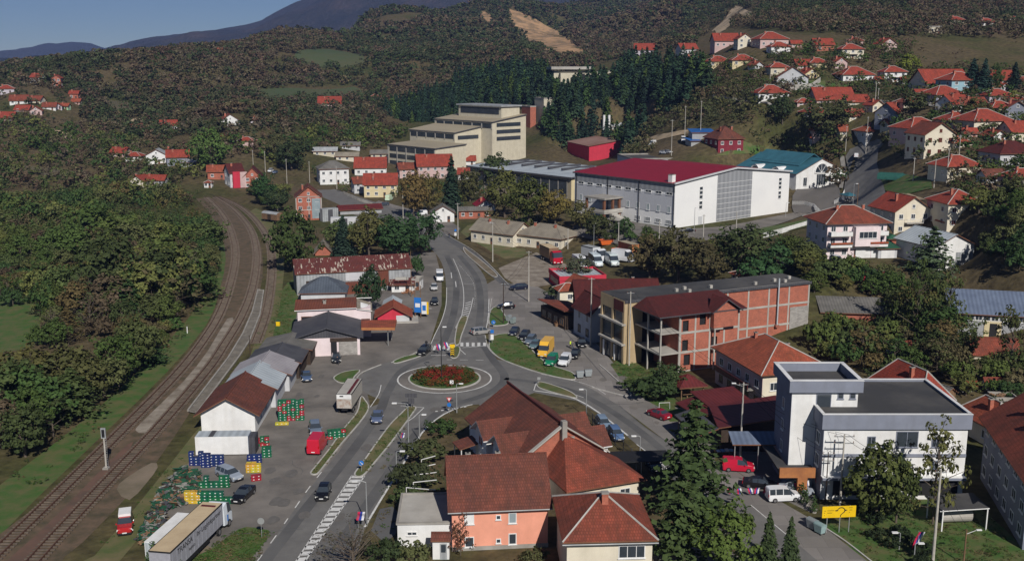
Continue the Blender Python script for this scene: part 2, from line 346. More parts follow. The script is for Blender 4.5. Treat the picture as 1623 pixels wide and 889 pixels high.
# ---------------------------------------------------------------- ground sheets
def smooth(pts, k=4, closed=False):
 out = []; n = len(pts); rngi = range(n if closed else n - 1)
 g = lambda i: pts[i % n] if closed else pts[min(max(i, 0), n - 1)]
 for i in rngi:
  a, b, c, d = g(i - 1), g(i), g(i + 1), g(i + 2)
  for j in range(k):
   t = j / k
   out.append(tuple(.5 * (2 * b[q] + (c[q] - a[q]) * t + (2 * a[q] - 5 * b[q] + 4 * c[q] - d[q]) * t * t + (3 * b[q] - a[q] - 3 * c[q] + d[q]) * t ** 3) for q in range(len(b))))
 if not closed: out.append(tuple(pts[-1]))
 return out
def sheet_w(name, P, m, kind='structure', edge=None):
 tri = tessellate_polygon([[Vector((p[0], p[1],0)) for p in P]])
 me = bpy.data.meshes.new(name); me.from_pydata([tuple(p) for p in P],[],[t for t in tri]); me.materials.append(M[m])
 bm = bmesh.new(); bm.from_mesh(me)
 for f in bm.faces:
  if f.normal.z < 0: f.normal_flip()
 bm.to_mesh(me); bm.free()
 uvl = me.uv_layers.new(name='UVMap')
 for l in me.loops: c = me.vertices[l.vertex_index].co; uvl.data[l.index].uv = (c.x, c.y)
 o = link(name, me)
 if kind: tag(o, kind=kind)
 return o
def sheet(name, px, z, m, sm=0, kind='structure'):
 if sm: px = smooth(px, sm, True)
 return sheet_w(name, [gp(u, v, z) for u, v in px], m, kind)
def ribbon_w(P, wid, z, m, mb=None):
 """flat strip along world points P"""
 mb = mb or MB(); n = len(P); Q = []
 for i in range(n):
  a = Vector(P[max(i - 1,0)][:2]); b = Vector(P[min(i + 1, n - 1)][:2]); d = (b - a).normalized(); nn = Vector((-d.y, d.x)) * wid / 2; c = Vector(P[i][:2])
  zz = P[i][2] if z is None else z
  Q.append(((c + nn).x, (c + nn).y, zz)); Q.append(((c - nn).x, (c - nn).y, zz))
 for i in range(n - 1): mb.poly([Q[2 * i], Q[2 * i + 1], Q[2 * i + 3], Q[2 * i + 2]], m)
 return mb
def kerb_w(P, wid, h, m, mb=None, base=0.0):
 mb = mb or MB(); n = len(P); rings = []
 for i in range(n):
  a = Vector(P[max(i - 1,0)][:2]); b = Vector(P[min(i + 1, n - 1)][:2])
  if n > 2 and (Vector(P[0][:2]) - Vector(P[-1][:2])).length < 0.05 and i in (0, n - 1): a = Vector(P[n - 2][:2]); b = Vector(P[1][:2])
  d = (b - a).normalized(); nn = Vector((-d.y, d.x)) * wid / 2; c = Vector(P[i][:2])
  rings.append([(c + nn)[:] + (base - .05,),(c + nn)[:] + (base + h,),(c - nn)[:] + (base + h,),(c - nn)[:] + (base - .05,)])
 return mb.loft(rings, lambda i, j: m if j != 3 else None)
def island(name, px, m, h=.12, sm=4, zg=None):
 """kerbed island of planting: the grass sheet and its kerb"""
 P = [gp(u, v, 0) for u, v in (smooth(px, sm, True) if sm else px)]
 s = sheet_w(name + '_grass', [(p.x, p.y, h + .02) for p in P], m)
 kerb_w(P + [P[0]],.22, h + .03, 'kerb').build(name + '_kerb')
 tag(bpy.data.objects[name + '_kerb'], kind='structure'); return s
def inpoly(x, y, poly):
 r = np.zeros(len(x), bool); n = len(poly); j = n - 1
 for i in range(n):
  xi, yi = poly[i]; xj, yj = poly[j]
  c = ((yi > y) != (yj > y)) & (x < (xj - xi) * (y - yi) / ((yj - yi) or 1e-9) + xi); r ^= c; j = i
 return r
def projv(x, y, z):
 dz = z - CH; zc = y * cp - dz * sp; yc = y * sp + dz * cp
 return CX + FP * x / zc, CY - FP * yc / zc
# ================================================================ GROUND
def grid_mesh(name, X, Y, Z, m):
 nr, nc = X.shape; me = bpy.data.meshes.new(name)
 me.vertices.add(nr * nc); me.vertices.foreach_set('co', np.stack([X, Y, Z],-1).astype(np.float32).ravel())
 i = np.arange((nr - 1) * (nc - 1)); r = i // (nc - 1); c = i % (nc - 1); a = r * nc + c
 q = np.stack([a, a + 1, a + nc + 1, a + nc],-1).ravel()
 me.loops.add(len(q)); me.loops.foreach_set('vertex_index', q); me.polygons.add(len(i)); me.polygons.foreach_set('loop_start', i * 4)
 me.polygons.foreach_set('use_smooth', np.ones(len(i), bool)); me.update(calc_edges=True); me.validate(); me.materials.append(m); return link(name, me)
def ground_mat():
 m = bpy.data.materials.new('ground'); m.use_nodes = True; t = m.node_tree; N = t.nodes; L = t.links; b = N['Principled BSDF']; b.inputs['Roughness'].default_value = .95; b.inputs['Specular IOR Level'].default_value = .1
 co = N.new('ShaderNodeTexCoord')
 def noise(s, d=5, r=.6):
  n = N.new('ShaderNodeTexNoise'); n.inputs['Scale'].default_value = s; n.inputs['Detail'].default_value = d; n.inputs['Roughness'].default_value = r; L.new(co.outputs['Object'], n.inputs['Vector']); return n.outputs[0]
 def ramp(src, stops):
  r = N.new('ShaderNodeValToRGB'); L.new(src, r.inputs[0]); e = r.color_ramp.elements
  while len(e) < len(stops): e.new(.5)
  for k, (p, c) in enumerate(stops): e[k].position = p; e[k].color = tuple(c) + (1,)
  return r.outputs[0]
 big = ramp(noise(.012,6,.65),[(.3,(.045,.062,.022)),(.42,(.075,.078,.032)),(.52,(.11,.09,.05)),(.68,(.125,.098,.065))])
 fine = ramp(noise(.5,4),[(.3,(.5,.5,.5)),(.7,(1.25,1.2,1.1))])
 mu = N.new('ShaderNodeMix'); mu.data_type = 'RGBA'; mu.blend_type = 'MULTIPLY'; mu.inputs[0].default_value = 1; L.new(big, mu.inputs[6]); L.new(fine, mu.inputs[7])
 L.new(mu.outputs[2], b.inputs['Base Color'])
 bm = N.new('ShaderNodeBump'); bm.inputs['Strength'].default_value = .6; bm.inputs['Distance'].default_value = .3; L.new(noise(.8,4), bm.inputs['Height']); L.new(bm.outputs[0], b.inputs['Normal'])
 return m
tag(grid_mesh('ground', GX, GY, GZ, ground_mat()), kind='structure')
def mountain_mat(name, stops, scale):
 m = bpy.data.materials.new(name); m.use_nodes = True; t = m.node_tree; N = t.nodes; L = t.links; b = N['Principled BSDF']; b.inputs['Roughness'].default_value = 1; b.inputs['Specular IOR Level'].default_value = .05
 co = N.new('ShaderNodeTexCoord'); n = N.new('ShaderNodeTexNoise'); n.inputs['Scale'].default_value = scale; n.inputs['Detail'].default_value = 9; n.inputs['Roughness'].default_value = .7; L.new(co.outputs['Object'], n.inputs['Vector'])
 r = N.new('ShaderNodeValToRGB'); L.new(n.outputs[0], r.inputs[0]); e = r.color_ramp.elements
 while len(e) < len(stops): e.new(.5)
 for k, (p, c) in enumerate(stops): e[k].position = p; e[k].color = tuple(c) + (1,)
 L.new(r.outputs[0], b.inputs['Base Color']); n2 = N.new('ShaderNodeTexNoise'); n2.inputs['Scale'].default_value = .03; n2.inputs['Detail'].default_value = 6; L.new(co.outputs['Object'], n2.inputs['Vector'])
 bm = N.new('ShaderNodeBump'); bm.inputs['Strength'].default_value = 1; bm.inputs['Distance'].default_value = 25; L.new(n2.outputs[0], bm.inputs['Height']); L.new(bm.outputs[0], b.inputs['Normal'])
 return m
def ridge(name, sky_px, Yr, Yf, z0, m, amp, seed, back=1.4):
 us = np.linspace(sky_px[0][0], sky_px[-1][0],420); vs = np.interp(us, [p[0] for p in sky_px],[p[1] for p in sky_px])
 rows = []; zr = np.array([atY(u, v, Yr).z for u, v in zip(us, vs)])
 T = np.concatenate([np.linspace(0,1,90), np.linspace(1,2,24)[1:]])
 X = np.zeros((len(T), len(us))); Y = X.copy(); Z = X.copy()
 for i, t in enumerate(T):
  yy = Yf + (Yr - Yf) * t if t <= 1 else Yr + (t - 1) * (Yr - Yf) * back
  X[i] = (us - CX) / FP * yy; Y[i] = yy
  if t <= 1: f = t ** 1.25; e = math.sin(math.pi * min(t, 1)) ; 
  else: f = (2 - t); e = math.sin(math.pi * (t - 1))
  base = z0 + (zr - z0) * f
  nz = vnoise(X[i], Y[i], amp * 5, seed) * amp + vnoise(X[i], Y[i], amp * 2, seed + 1) * amp * .45 + vnoise(X[i], Y[i], amp * .9, seed + 2) * amp * .2
  Z[i] = base + nz * (e * 1.0) + vnoise(X[i], Y[i],60, seed + 4) * 9
 return tag(grid_mesh(name, X, Y, Z, m), kind='structure')
mm1 = mountain_mat('mountain_wood', [(.3,(.012,.016,.012)),(.5,(.03,.028,.022)),(.62,(.05,.038,.03)),(.7,(.1,.075,.055)),(.76,(.34,.28,.22))],.006)
mm2 = mountain_mat('far_wood', [(.35,(.015,.02,.016)),(.6,(.03,.03,.024)),(.8,(.06,.05,.04))],.002)
ridge('mountain', [(60,125),(130,106),(150,95),(200,76),(260,62),(300,55),(360,46),(400,39),(425,33),(455,17),(490,0),(560,-40),(700,-110),(900,-150),(1100,-140),(1300,-100),(1600,-60),(2000,20)],5600,3300,0, mm1,190,11)
ridge('near_far_hill', [(-500,100),(-200,96),(0,92),(50,93),(85,91),(105,94),(130,100),(170,112),(220,130)],4200,2600,0, mm2,60,21)
ridge('distant_hill', [(-600,90),(-200,86),(0,82),(30,80),(60,76),(90,70),(130,67),(160,69),(185,78),(215,88),(300,100)],7600,6200,0, mm2,110,31,.6)
def drape(name, px, m, off=.35, n=26, kind='structure', jit=0):
 us = [p[0] for p in px]; vs = [p[1] for p in px]; W = [tp(u, v) for u, v in px]; poly = [(p.x, p.y) for p in W]
 x0, x1 = min(p[0] for p in poly), max(p[0] for p in poly); y0, y1 = min(p[1] for p in poly), max(p[1] for p in poly)
 bm = bmesh.new(); vv = [bm.verts.new((p[0], p[1],0)) for p in poly]
 for t in tessellate_polygon([[Vector((p[0], p[1],0)) for p in poly]]):
  try: bm.faces.new([vv[i] for i in t])
  except ValueError: pass
 for k in range(1, n):
  for ax, a0, a1 in ((0, x0, x1),(1, y0, y1)):
   c = a0 + (a1 - a0) * k / n; bmesh.ops.bisect_plane(bm, geom=bm.verts[:] + bm.edges[:] + bm.faces[:], plane_co=(c, 0,0) if ax == 0 else (0, c, 0), plane_no=(1,0,0) if ax == 0 else (0,1,0))
 for v in bm.verts: v.co.z = H(v.co.x, v.co.y) + off
 bmesh.ops.recalc_face_normals(bm, faces=bm.faces)
 me = bpy.data.meshes.new(name); bm.to_mesh(me); bm.free(); me.materials.append(M[m])
 if sum(p.normal.z for p in me.polygons) < 0: me.flip_normals()
 return tag(link(name, me), kind=kind)
dm('earth_orange', (.42,.26,.14),(.2,.14,.08), sc=.06, noise=(.42,.6))
dm('scree', (.5,.38,.25),(.24,.19,.12), sc=.06, noise=(.42,.6))
dm('field', (.085,.09,.038),(.1,.075,.045), sc=.025)
dm('field_green', (.055,.085,.035),(.08,.085,.04), sc=.03)
dm('field_brown', (.12,.1,.065),(.07,.065,.035), sc=.02)
PATCH = [('meadow', [(470,82),(520,78),(575,88),(580,100),(540,108),(490,105),(465,95)], 'field_green'),
 ('meadow', [(405,142),(470,140),(560,138),(590,148),(560,160),(480,163),(410,160)], 'field_green'),
 ('earth_bank', [(803,14),(835,24),(885,50),(935,90),(885,93),(845,72),(812,45)], 'earth_orange'),
 ('earth_bank', [(760,18),(775,20),(782,38),(772,45),(762,32)], 'earth_orange'),
 ('earth_bank', [(1128,50),(1150,30),(1165,10),(1195,20),(1190,32),(1170,30),(1150,48),(1135,56)], 'scree'),
 ('earth_bank', [(855,50),(880,62),(915,90),(900,92),(870,72)], 'earth_orange'),
 ('dirt_track', [(85,205),(110,212),(135,225),(120,226),(95,218)], 'scree'),
 ('dirt_track', [(20,262),(80,268),(140,275),(145,283),(80,280),(30,272)], 'field_brown'),
 ('earth_bank', [(165,158),(210,162),(215,175),(180,180)], 'field_brown'),
 ('earth_bank', [(196,190),(225,188),(228,196),(205,198)], 'scree'),
 ('meadow', [(1130,250),(1180,225),(1225,226),(1180,245)], 'grass_lush'),
 ('dirt_track', [(1020,222),(1060,212),(1110,207),(1112,211),(1060,219),(1025,230)], 'scree'),
 ('garden_lawn', [(1280,128),(1345,130),(1350,142),(1290,140)], 'grass_lush'),
 ('garden_lawn', [(1390,300),(1400,280),(1475,286),(1478,300),(1430,312)], 'grass_lush'),
 ('dirt_yard', [(1380,312),(1440,308),(1470,318),(1400,326)], 'scree'),
 ('garden_lawn', [(1190,366),(1330,330),(1340,336),(1215,376)], 'grass_lush')]
for n_, px, m_ in PATCH: drape(n_, px, m_, off=.25 if m_ in ('field', 'field_green', 'field_brown', 'earth_orange') else .3)
drape('hill_road', [(1330,330),(1338,300),(1345,275),(1340,250),(1347,238),(1365,228),(1390,222),(1400,228),(1392,240),(1390,262),(1400,295),(1415,332),(1400,345),(1350,345)], 'asphalt', off=.4)
drape('hill_road_kerb', [(1336,300),(1343,275),(1338,250),(1330,244),(1334,275),(1330,300)], 'concrete', off=.45)
drape('forecourt_paving', [(1255,330),(1256,312),(1290,300),(1330,300),(1335,322),(1290,338),(1260,342)], 'concrete_paving', off=.3)
drape('sports_hall_yard', [(900,372),(940,345),(1000,352),(1068,366),(1150,360),(1260,338),(1280,340),(1200,366),(1110,385),(1000,392)], 'asphalt_old', off=.3)
drape('hill_lane', [(1480,165),(1400,160),(1300,136),(1240,140),(1240,144),(1300,141),(1400,166),(1480,171)], 'concrete', off=.35)
drape('hill_lane', [(1130,152),(1180,160),(1230,172),(1230,176),(1180,164),(1130,156)], 'concrete', off=.35)
ZA = .012
C_R = gp(704.6,600); RR = 8.45
def circ(r, n=72, c=C_R, a0=0, a1=2 * math.pi): return [Vector((c.x + r * math.cos(a0 + (a1 - a0) * i / n), c.y + r * math.sin(a0 + (a1 - a0) * i / n),0)) for i in range(n + (a1 - a0 < 6.28))]
sheet('yard_paving', [(380,889),(300,850),(262,810),(290,760),(335,700),(400,620),(430,560),(455,500),(470,430),(560,420),(660,400),(690,400),(700,440),(700,483),(681,546),(655,560),(575,590),(587,645),(536,717),(411,889)],.004, 'asphalt_old')
sheet('plaza_paving', [(772,450),(790,440),(800,451),(838,446),(880,470),(915,510),(960,560),(1000,610),(1040,640),(1100,650),(1150,700),(1100,735),(1063,704),(982,643),(938,616),(911,604),(858,593),(800,573),(775,550)],.004, 'concrete_paving')
sheet('pavement', [(1063,704),(1110,720),(1165,745),(1230,790),(1300,830),(1375,889),(1300,893),(1245,845),(1165,785),(1100,735)],.008, 'concrete_paving')
sheet('forecourt', [(1150,735),(1160,700),(1250,720),(1300,780),(1285,812),(1220,780)],.006, 'concrete_paving')
NORTH = [(681,546),(689,530),(699,508),(706,483),(707,456),(703,425),(690,401),(665,383),(636,366),(600,350),(560,334),(500,308),(440,285),(425,277),(440,275),(510,294),(575,314),(640,336),(675,352),(700,365),(714,380),(737,402),(757,422),(771,445),(774,474),(776,490),(772,517),(769,535),(777,557),(760,580),(660,570)]
sheet('main_road', NORTH, ZA, 'asphalt', 3)
sheet('south_road', [(587,645),(570,670),(536,717),(516,741),(475,795),(411,886),(395,910),(555,910),(580,832),(604,791),(638,737),(668,687),(695,662),(722,648),(749,641),(779,639),(700,600)], ZA + .004, 'asphalt')
sheet('east_road', [(797,573),(858,593),(911,604),(938,616),(982,643),(1022,677),(1063,704),(1100,735),(1165,785),(1245,845),(1310,900),(1190,900),(1150,850),(1090,785),(1036,727),(995,692),(948,655),(914,635),(847,622),(800,640),(760,642),(740,600)], ZA + .008, 'asphalt')
sheet_w('roundabout_road', [(p.x, p.y, ZA + .012) for p in circ(15.6)], 'asphalt')
sheet_w('roundabout_apron', [(p.x, p.y, ZA + .018) for p in circ(RR)], 'asphalt_old')
sheet('cycle_path', [(700,372),(706,370),(745,395),(775,418),(800,445),(816,452),(796,452),(776,434),(748,406),(712,384)], ZA + .002, 'asphalt_dark', 2)
sheet('rubble_yard', [(790,425),(850,400),(900,420),(905,445),(850,455),(815,450),(800,440)],.006, 'gravel')
sheet('side_lane', [(700,352),(716,352),(730,362),(720,374),(704,370)],.008, 'asphalt_old')
sheet('driveway', [(588,840),(602,806),(622,802),(632,812),(628,845),(610,860)],.008, 'asphalt_dark')
sheet('house_driveway', [(1032,850),(1060,840),(1130,850),(1180,889),(1180,940),(1040,940)],.006, 'concrete_paving')
sheet('centre_street_yard', [(560,340),(600,318),(700,345),(720,360),(660,372)],.006, 'concrete_paving')
mk = MB()
def line(px, wd=.15, sm=3, z=None, dash=None):
 P = [gp(u, v, 0) for u, v in (smooth(px, sm) if sm else px)]; z = z or ZA + .026
 if not dash: ribbon_w(P, wd, z, 'paint', mk); return
 on, off = dash; acc = 0; cur = []; 
 for a, b in zip(P[:-1], P[1:]):
  n = max(1, int((b - a).length / .5))
  for k in range(n):
   q = a.lerp(b, k / n); acc += (b - a).length / n
   if acc % (on + off) < on: cur.append(q)
   else:
    if len(cur) > 1: ribbon_w(cur, wd, z, 'paint', mk)
    cur = []
ribbon_w(circ(RR, 96) + [circ(RR, 96)[0]],.28, ZA + .026, 'paint', mk)
line([(408,889),(438,848),(475,794),(492,770),(516,740)],.14, dash=(2.5,2.5)); line([(587,645),(600,625),(604,610)],.14)
line([(578,835),(604,791),(638,737),(668,687),(695,662),(722,648),(749,641)],.28)
line([(613,696),(630,670),(644,646),(652,644)],.15,0); line([(635,643),(672,646)],.15,0); line([(672,646),(655,662),(640,672)],.15,0)
line([(683,545),(690,529),(700,508),(707,483),(708,456)],.15); line([(775,474),(774,500),(771,520)],.18)
line([(718,410),(727,430),(734,455),(735,480),(732,500)],.15); line([(718,410),(735,428),(750,448),(753,470),(750,490)],.12, dash=(1.2,1)); line([(735,450),(752,450)],.15,0)
line([(732,500),(729,505),(722,520)],.15,0); line([(750,472),(746,490),(741,505)],.15,0)
for k in range(7):
 t = k / 6; line([(735 - 6 * t + 3,481 + 22 * t),(748 - 5 * t - 1,478 + 22 * t)],.35,0)
line([(708,570),(775,571)],.15,0, dash=(2,1)); line([(704,548),(720,543)],.2,0); line([(683,563),(707,563)],.2,0); line([(733,551),(772,548)],.2,0); line([(727,552),(738,562)],.15,0)
for k in range(5): u = 690 + k * 7.5; line([(u, 548),(u - 2.5,555)],.5,0)
for k in range(5): u = 732 + k * 9; line([(u, 543),(u, 549)],.6,0)
line([(847,619),(880,624),(914,633),(948,653),(995,690)],.3); line([(1009,704),(1036,724),(1060,745)],.16,0); line([(846,619),(850,606)],.15,0); line([(850,606),(895,620),(925,630)],.15,0)
line([(858,593),(900,601),(938,612),(960,625)],.12); line([(1190,800),(1250,850)],.12,0)
def lerp(a, b, t): return (a[0] + (b[0] - a[0]) * t, a[1] + (b[1] - a[1]) * t)
A0, A1, B0, B1 = (558,753),(466,894),(578,754),(480,894)
line([A0, A1],.18,0); line([B0, B1],.18,0); line([A0, B0],.18,0)
nb = 17
for k in range(nb):
 g0 = lerp(gp(*A0), gp(*A1),(k + .25) / nb); g1 = lerp(gp(*B0), gp(*B1),(k + .25) / nb)
 P = [Vector((g0[0], g0[1] - .1,0)), Vector((g1[0], g1[1] + .1,0))]; ribbon_w(P, 1.0, ZA + .026, 'paint', mk)
for (u, v) in ((715,432),(722,446)): line([(u, v),(u + 1, v + 9)],.22,0)
for k in range(6): line([(690 + k * 9,652 - k * 1.4),(694 + k * 9,651.5 - k * 1.4)],.4,0)
line([(680,489),(684,489)],.5,0); line([(738,489),(741,489)],.5,0)
tag(mk.build('road_marking', fix=False), kind='structure')
for p in bpy.data.objects['road_marking'].data.polygons:
 if p.normal.z < 0: p.flip()
sm_ = MB()
for px in ([(982,643),(1022,677),(1063,704),(1110,742)],[(860,480),(900,530),(960,600)],[(940,640),(1000,640),(1020,637)],[(420,640),(500,645),(560,640)],[(330,850),(480,838)]):
 ribbon_w([gp(u, v) for u, v in smooth(px, 3)],.16, ZA + .024, 'asphalt_dark', sm_)
tag(sm_.build('tar_seam', fix=False), kind='structure')
dm('lane_wear', (.085,.084,.085),(.13,.128,.125), sc=.1, rough=.9)
for nm, px, wd in (('lane_wear', [(420,889),(490,800),(560,712),(600,655),(614,622),(640,585),(690,560),(712,520),(722,480),(722,440),(708,405)],1.6),('lane_wear', [(520,889),(600,775),(650,700),(700,650),(770,625),(800,600),(778,565),(760,530),(762,480),(755,440),(728,405)],1.6),
       ('lane_wear', [(800,600),(850,606),(900,617),(950,640),(1010,680),(1060,722)],1.4)):
 P = [gp(u, v) for u, v in smooth(px, 6)]
 mb = ribbon_w(P, wd, ZA + .021, 'lane_wear'); tag(mb.build(nm, fix=False), kind='structure')
for o in COL.objects:
 if o.name.startswith(('lane_wear', 'tar_seam')):
  for p in o.data.polygons:
   if p.normal.z < 0: p.flip()
island('south_island', [(562,752),(575,754),(594,733),(618,704),(642,672),(655,654),(659,646),(648,645),(636,656),(618,674),(595,705),(577,731)], 'grass_verge')
island('verge_island', [(493,751),(496,745),(520,715),(545,680),(566,654),(572,630),(578,634),(584,648),(570,670),(540,705),(515,737),(503,751)], 'grass_verge')
island('shop_island', [(530,602),(531,597),(545,590),(570,587),(562,597),(556,606),(540,607)], 'grass_lush', sm=3)
island('crossing_island', [(721,545),(724,520),(731,504),(741,503),(736,520),(731,533),(728,545)], 'grass_verge', sm=3)
island('splitter_island', [(713,563),(716,552),(727,550),(729,556),(725,566),(717,568)], 'grass_verge', sm=3)
island('plaza_lawn', [(775,548),(782,533),(810,530),(832,545),(850,562),(870,578),(905,590),(912,598),(905,602),(858,592),(800,572),(780,558)], 'grass_lush', sm=3)
island('parking_lawn', [(776,514),(778,492),(790,487),(800,500),(806,512),(795,516)], 'grass_lush', sm=3)
island('east_splitter', [(851,608),(858,606),(880,612),(905,622),(914,631),(890,626),(866,619),(853,614)], 'grass_verge', sm=3)
island('roadside_strip', [(624,573),(640,566),(665,560),(682,548),(684,553),(670,563),(650,570),(628,576)], 'grass_lush', sm=3)
island('station_strip', [(735,392),(742,398),(765,415),(788,436),(780,438),(760,422),(738,402)], 'dirt', sm=3)
P = circ(6.45,60); sheet_w('roundabout_island_grass', [(p.x, p.y, .16) for p in P], 'grass_lush'); tag(kerb_w(P + [P[0]],.35,.17, 'kerb').build('roundabout_island_kerb'), kind='structure')
kb = MB()
for px in ([(769,532),(774,552),(790,567),(820,580),(852,590),(911,601)],[(779,474),(776,495),(774,514)],[(681,546),(655,561),(620,575)],[(938,614),(982,641),(1022,675)][:1] + [(1000,628),(975,600),(950,578)],[(706,372),(748,396),(776,420),(806,452)],[(1300,832),(1340,858),(1385,893)],[(565,600),(575,590),(604,578)]):
 kerb_w([gp(u, v) for u, v in smooth(px, 4)],.2,.13, 'kerb', kb)
tag(kb.build('street_kerb'), kind='structure')
sheet('roadside_grass', [(300,889),(340,866),(378,838),(400,835),(425,840),(430,845),(395,889),(390,915),(300,915)],.006, 'grass_lush', 2)
sheet('signboard_lawn', [(1300,822),(1345,825),(1380,790),(1440,800),(1500,780),(1560,810),(1623,870),(1640,910),(1395,910),(1340,860)],.006, 'grass_lush', 2)
sheet('platform_grass', [(440,470),(470,440),(470,500),(455,560),(430,575),(415,570),(430,520)],.007, 'grass_lush', 2)
sheet('brick_building_grass', [(968,578),(1000,572),(1060,600),(1070,650),(1035,640),(1000,615)],.006, 'grass_lush', 2)
sheet('parking_grass', [(1055,650),(1080,648),(1100,662),(1062,668)],.008, 'grass_lush', 2)
sheet('station_lawn', [(730,368),(760,352),(790,372),(840,400),(800,410),(765,390)],.006, 'grass_verge', 2)
sheet('clearing_meadow', [(-60,470),(45,478),(62,500),(60,535),(40,552),(-60,556)],.02, 'grass_lush', 3)
sb = MB(); ZS = [ZA + .0214]
def zs(): ZS[0] += .00005; return ZS[0]
for px, k, m in (([(455,570),(560,580),(600,560),(660,540),(690,440),(640,500),(560,700),(430,860),(400,800),(470,640)],22, 'stain'),([(790,450),(900,480),(1060,660),(1150,740),(1050,690),(900,570),(800,500)],16, 'asphalt_old'),(NORTH, 8, 'stain'),([(587,645),(516,741),(411,889),(540,889),(640,740),(700,640)],9, 'stain')):
 us = [q[0] for q in px]; vs = [q[1] for q in px]; c = 0
 while c < k:
  u, v = rng.uniform(min(us), max(us)), rng.uniform(min(vs), max(vs))
  if not inpoly(np.array([u]), np.array([v]), px)[0]: continue
  g = gp(u, v); r0 = rng.uniform(.2,.95); c += 1; z_ = zs(); sb.poly([(g.x + r0 * rng.uniform(.85,1.15) * math.cos(t), g.y + 1.6 * r0 * rng.uniform(.85,1.15) * math.sin(t), z_) for t in np.linspace(0,6.28,13)[:-1]], m)
for k in range(46):
 q = gp(rng.uniform(470,1000), rng.uniform(480,860)); a = rng.uniform(0,3.1); P = [q]
 for j in range(6): a += rng.normal() * .5; P.append(P[-1] + Vector((math.cos(a), math.sin(a),0)) * rng.uniform(.5,1.4))
 U, V = zip(*[proj(p_) for p_ in P]); U = np.array(U); V = np.array(V)
 if (inpoly(U, V, [(455,570),(640,560),(560,700),(430,860),(400,800)]) | inpoly(U, V, [(790,450),(900,480),(1060,660),(1150,740),(1050,690),(900,570),(800,500)]) | inpoly(U, V, [(587,645),(516,741),(411,889),(540,889),(640,740),(700,640)])).all(): ribbon_w(P, .07, zs(), 'asphalt_dark', sb)
tag(sb.build('road_stain', fix=False), kind='structure')
sheet('railway_bed', [(-60,900),(60,800),(180,680),(270,590),(330,515),(348,460),(358,410),(350,370),(330,335),(300,305),(298,297),(312,296),(330,305),(362,327),(398,358),(414,392),(416,440),(404,490),(385,530),(362,570),(310,640),(235,750),(130,860),(90,900),(90,1000),(-60,1000)],.02, 'ballast', 2)
sheet('bank_verge', [(-60,815),(0,768),(120,676),(215,592),(300,503),(336,430),(336,345),(352,372),(358,415),(347,465),(327,515),(264,590),(172,680),(52,795),(-60,900)],.012, 'grass_lush', 2)
sheet('gravel_strip', [(215,682),(225,668),(290,605),(330,555),(360,505),(372,510),(365,535),(335,580),(290,630),(245,680),(228,686)],.03, 'gravel', 2)
sheet('rust_strip', [(0,900),(60,845),(130,775),(200,705),(206,712),(140,790),(80,850),(40,900)],.028, 'ballast_rust', 2)
sheet('siding_grass', [(395,345),(420,370),(432,410),(428,470),(410,520),(398,560),(370,610),(340,650),(305,690),(250,760),(150,880),(120,889),(180,900),(262,790),(300,730),(345,670),(400,600),(430,540),(446,470),(450,400),(435,350),(405,330)],.034, 'grass_verge', 2)
sheet('dirt_patch', [(185,775),(200,757),(240,733),(250,740),(232,765),(205,792)],.04, 'dirt', 2)
sheet('yard_dirt', [(250,889),(225,860),(250,790),(290,740),(330,690),(330,650),(420,560),(455,530),(440,600),(400,700),(380,760),(380,889)],.0035, 'dirt')
def track(px, label, z=.1, rw=.07, gauge=1.5):
 P = [gp(u, v) for u, v in smooth(px, 14)]; root = empty('railway_track', P[0],0, label, 'railway track', 'railway tracks')
 inv = P[0]
 off = lambda d: [Vector((P[i].x, P[i].y, 0)) + d * Vector((-(P[min(i + 1, len(P) - 1)] - P[max(i - 1,0)]).normalized().y, (P[min(i + 1, len(P) - 1)] - P[max(i - 1,0)]).normalized().x, 0)) - inv for i in range(len(P))]
 for sgn in (-1,1):
  Q = off(sgn * gauge / 2); kerb_w(Q, rw * 1.3,.34, 'rail', base=z - .05).build('rail', root)
 mb = MB(); acc = 0
 for a, b in zip(P[:-1], P[1:]):
  d = b - a; L_ = d.length; dn = d.normalized(); nn = Vector((-dn.y, dn.x, 0))
  while acc < L_:
   c = a + dn * acc - inv; q = [c + nn * 1.3 + dn * .13, c - nn * 1.3 + dn * .13, c - nn * 1.3 - dn * .13, c + nn * 1.3 - dn * .13]
   mb.slab([(p.x, p.y, z + .1) for p in q],.12, 'sleeper'); acc += .75
  acc -= L_
 mb.build('sleepers', root, fix=False); return root
track([(-60,932),(0,873),(100,776),(200,677),(285,589),(330,530),(352,490),(366,448),(373,410),(370,380),(356,345),(330,316),(306,297)], 'western railway track curving along the wooded bank')
track([(-30,990),(55,889),(150,786),(250,680),(327,590),(355,549),(381,506),(398,465),(406,425),(406,395),(397,364),(370,332),(330,307),(306,297)], 'middle railway track beside the station platform')
track([(330,307),(360,318),(390,335),(415,362),(428,390),(431,420),(429,455),(421,500),(405,545)], 'rusty overgrown siding nearest the warehouses')
sheet('platform_top', [(409,460),(418,461),(412,500),(396,540),(380,565),(345,612),(313,655),(298,652),(330,610),(362,568),(385,530),(400,495)],.3, 'platform')
pw = [gp(u, v) for u, v in [(409,460),(400,495),(385,530),(362,568),(330,610),(298,652),(313,655),(345,612),(380,565),(396,540),(412,500),(418,461),(409,460)]]
tag(kerb_w(pw, .3,.33, 'concrete').build('platform_edge'), kind='structure')
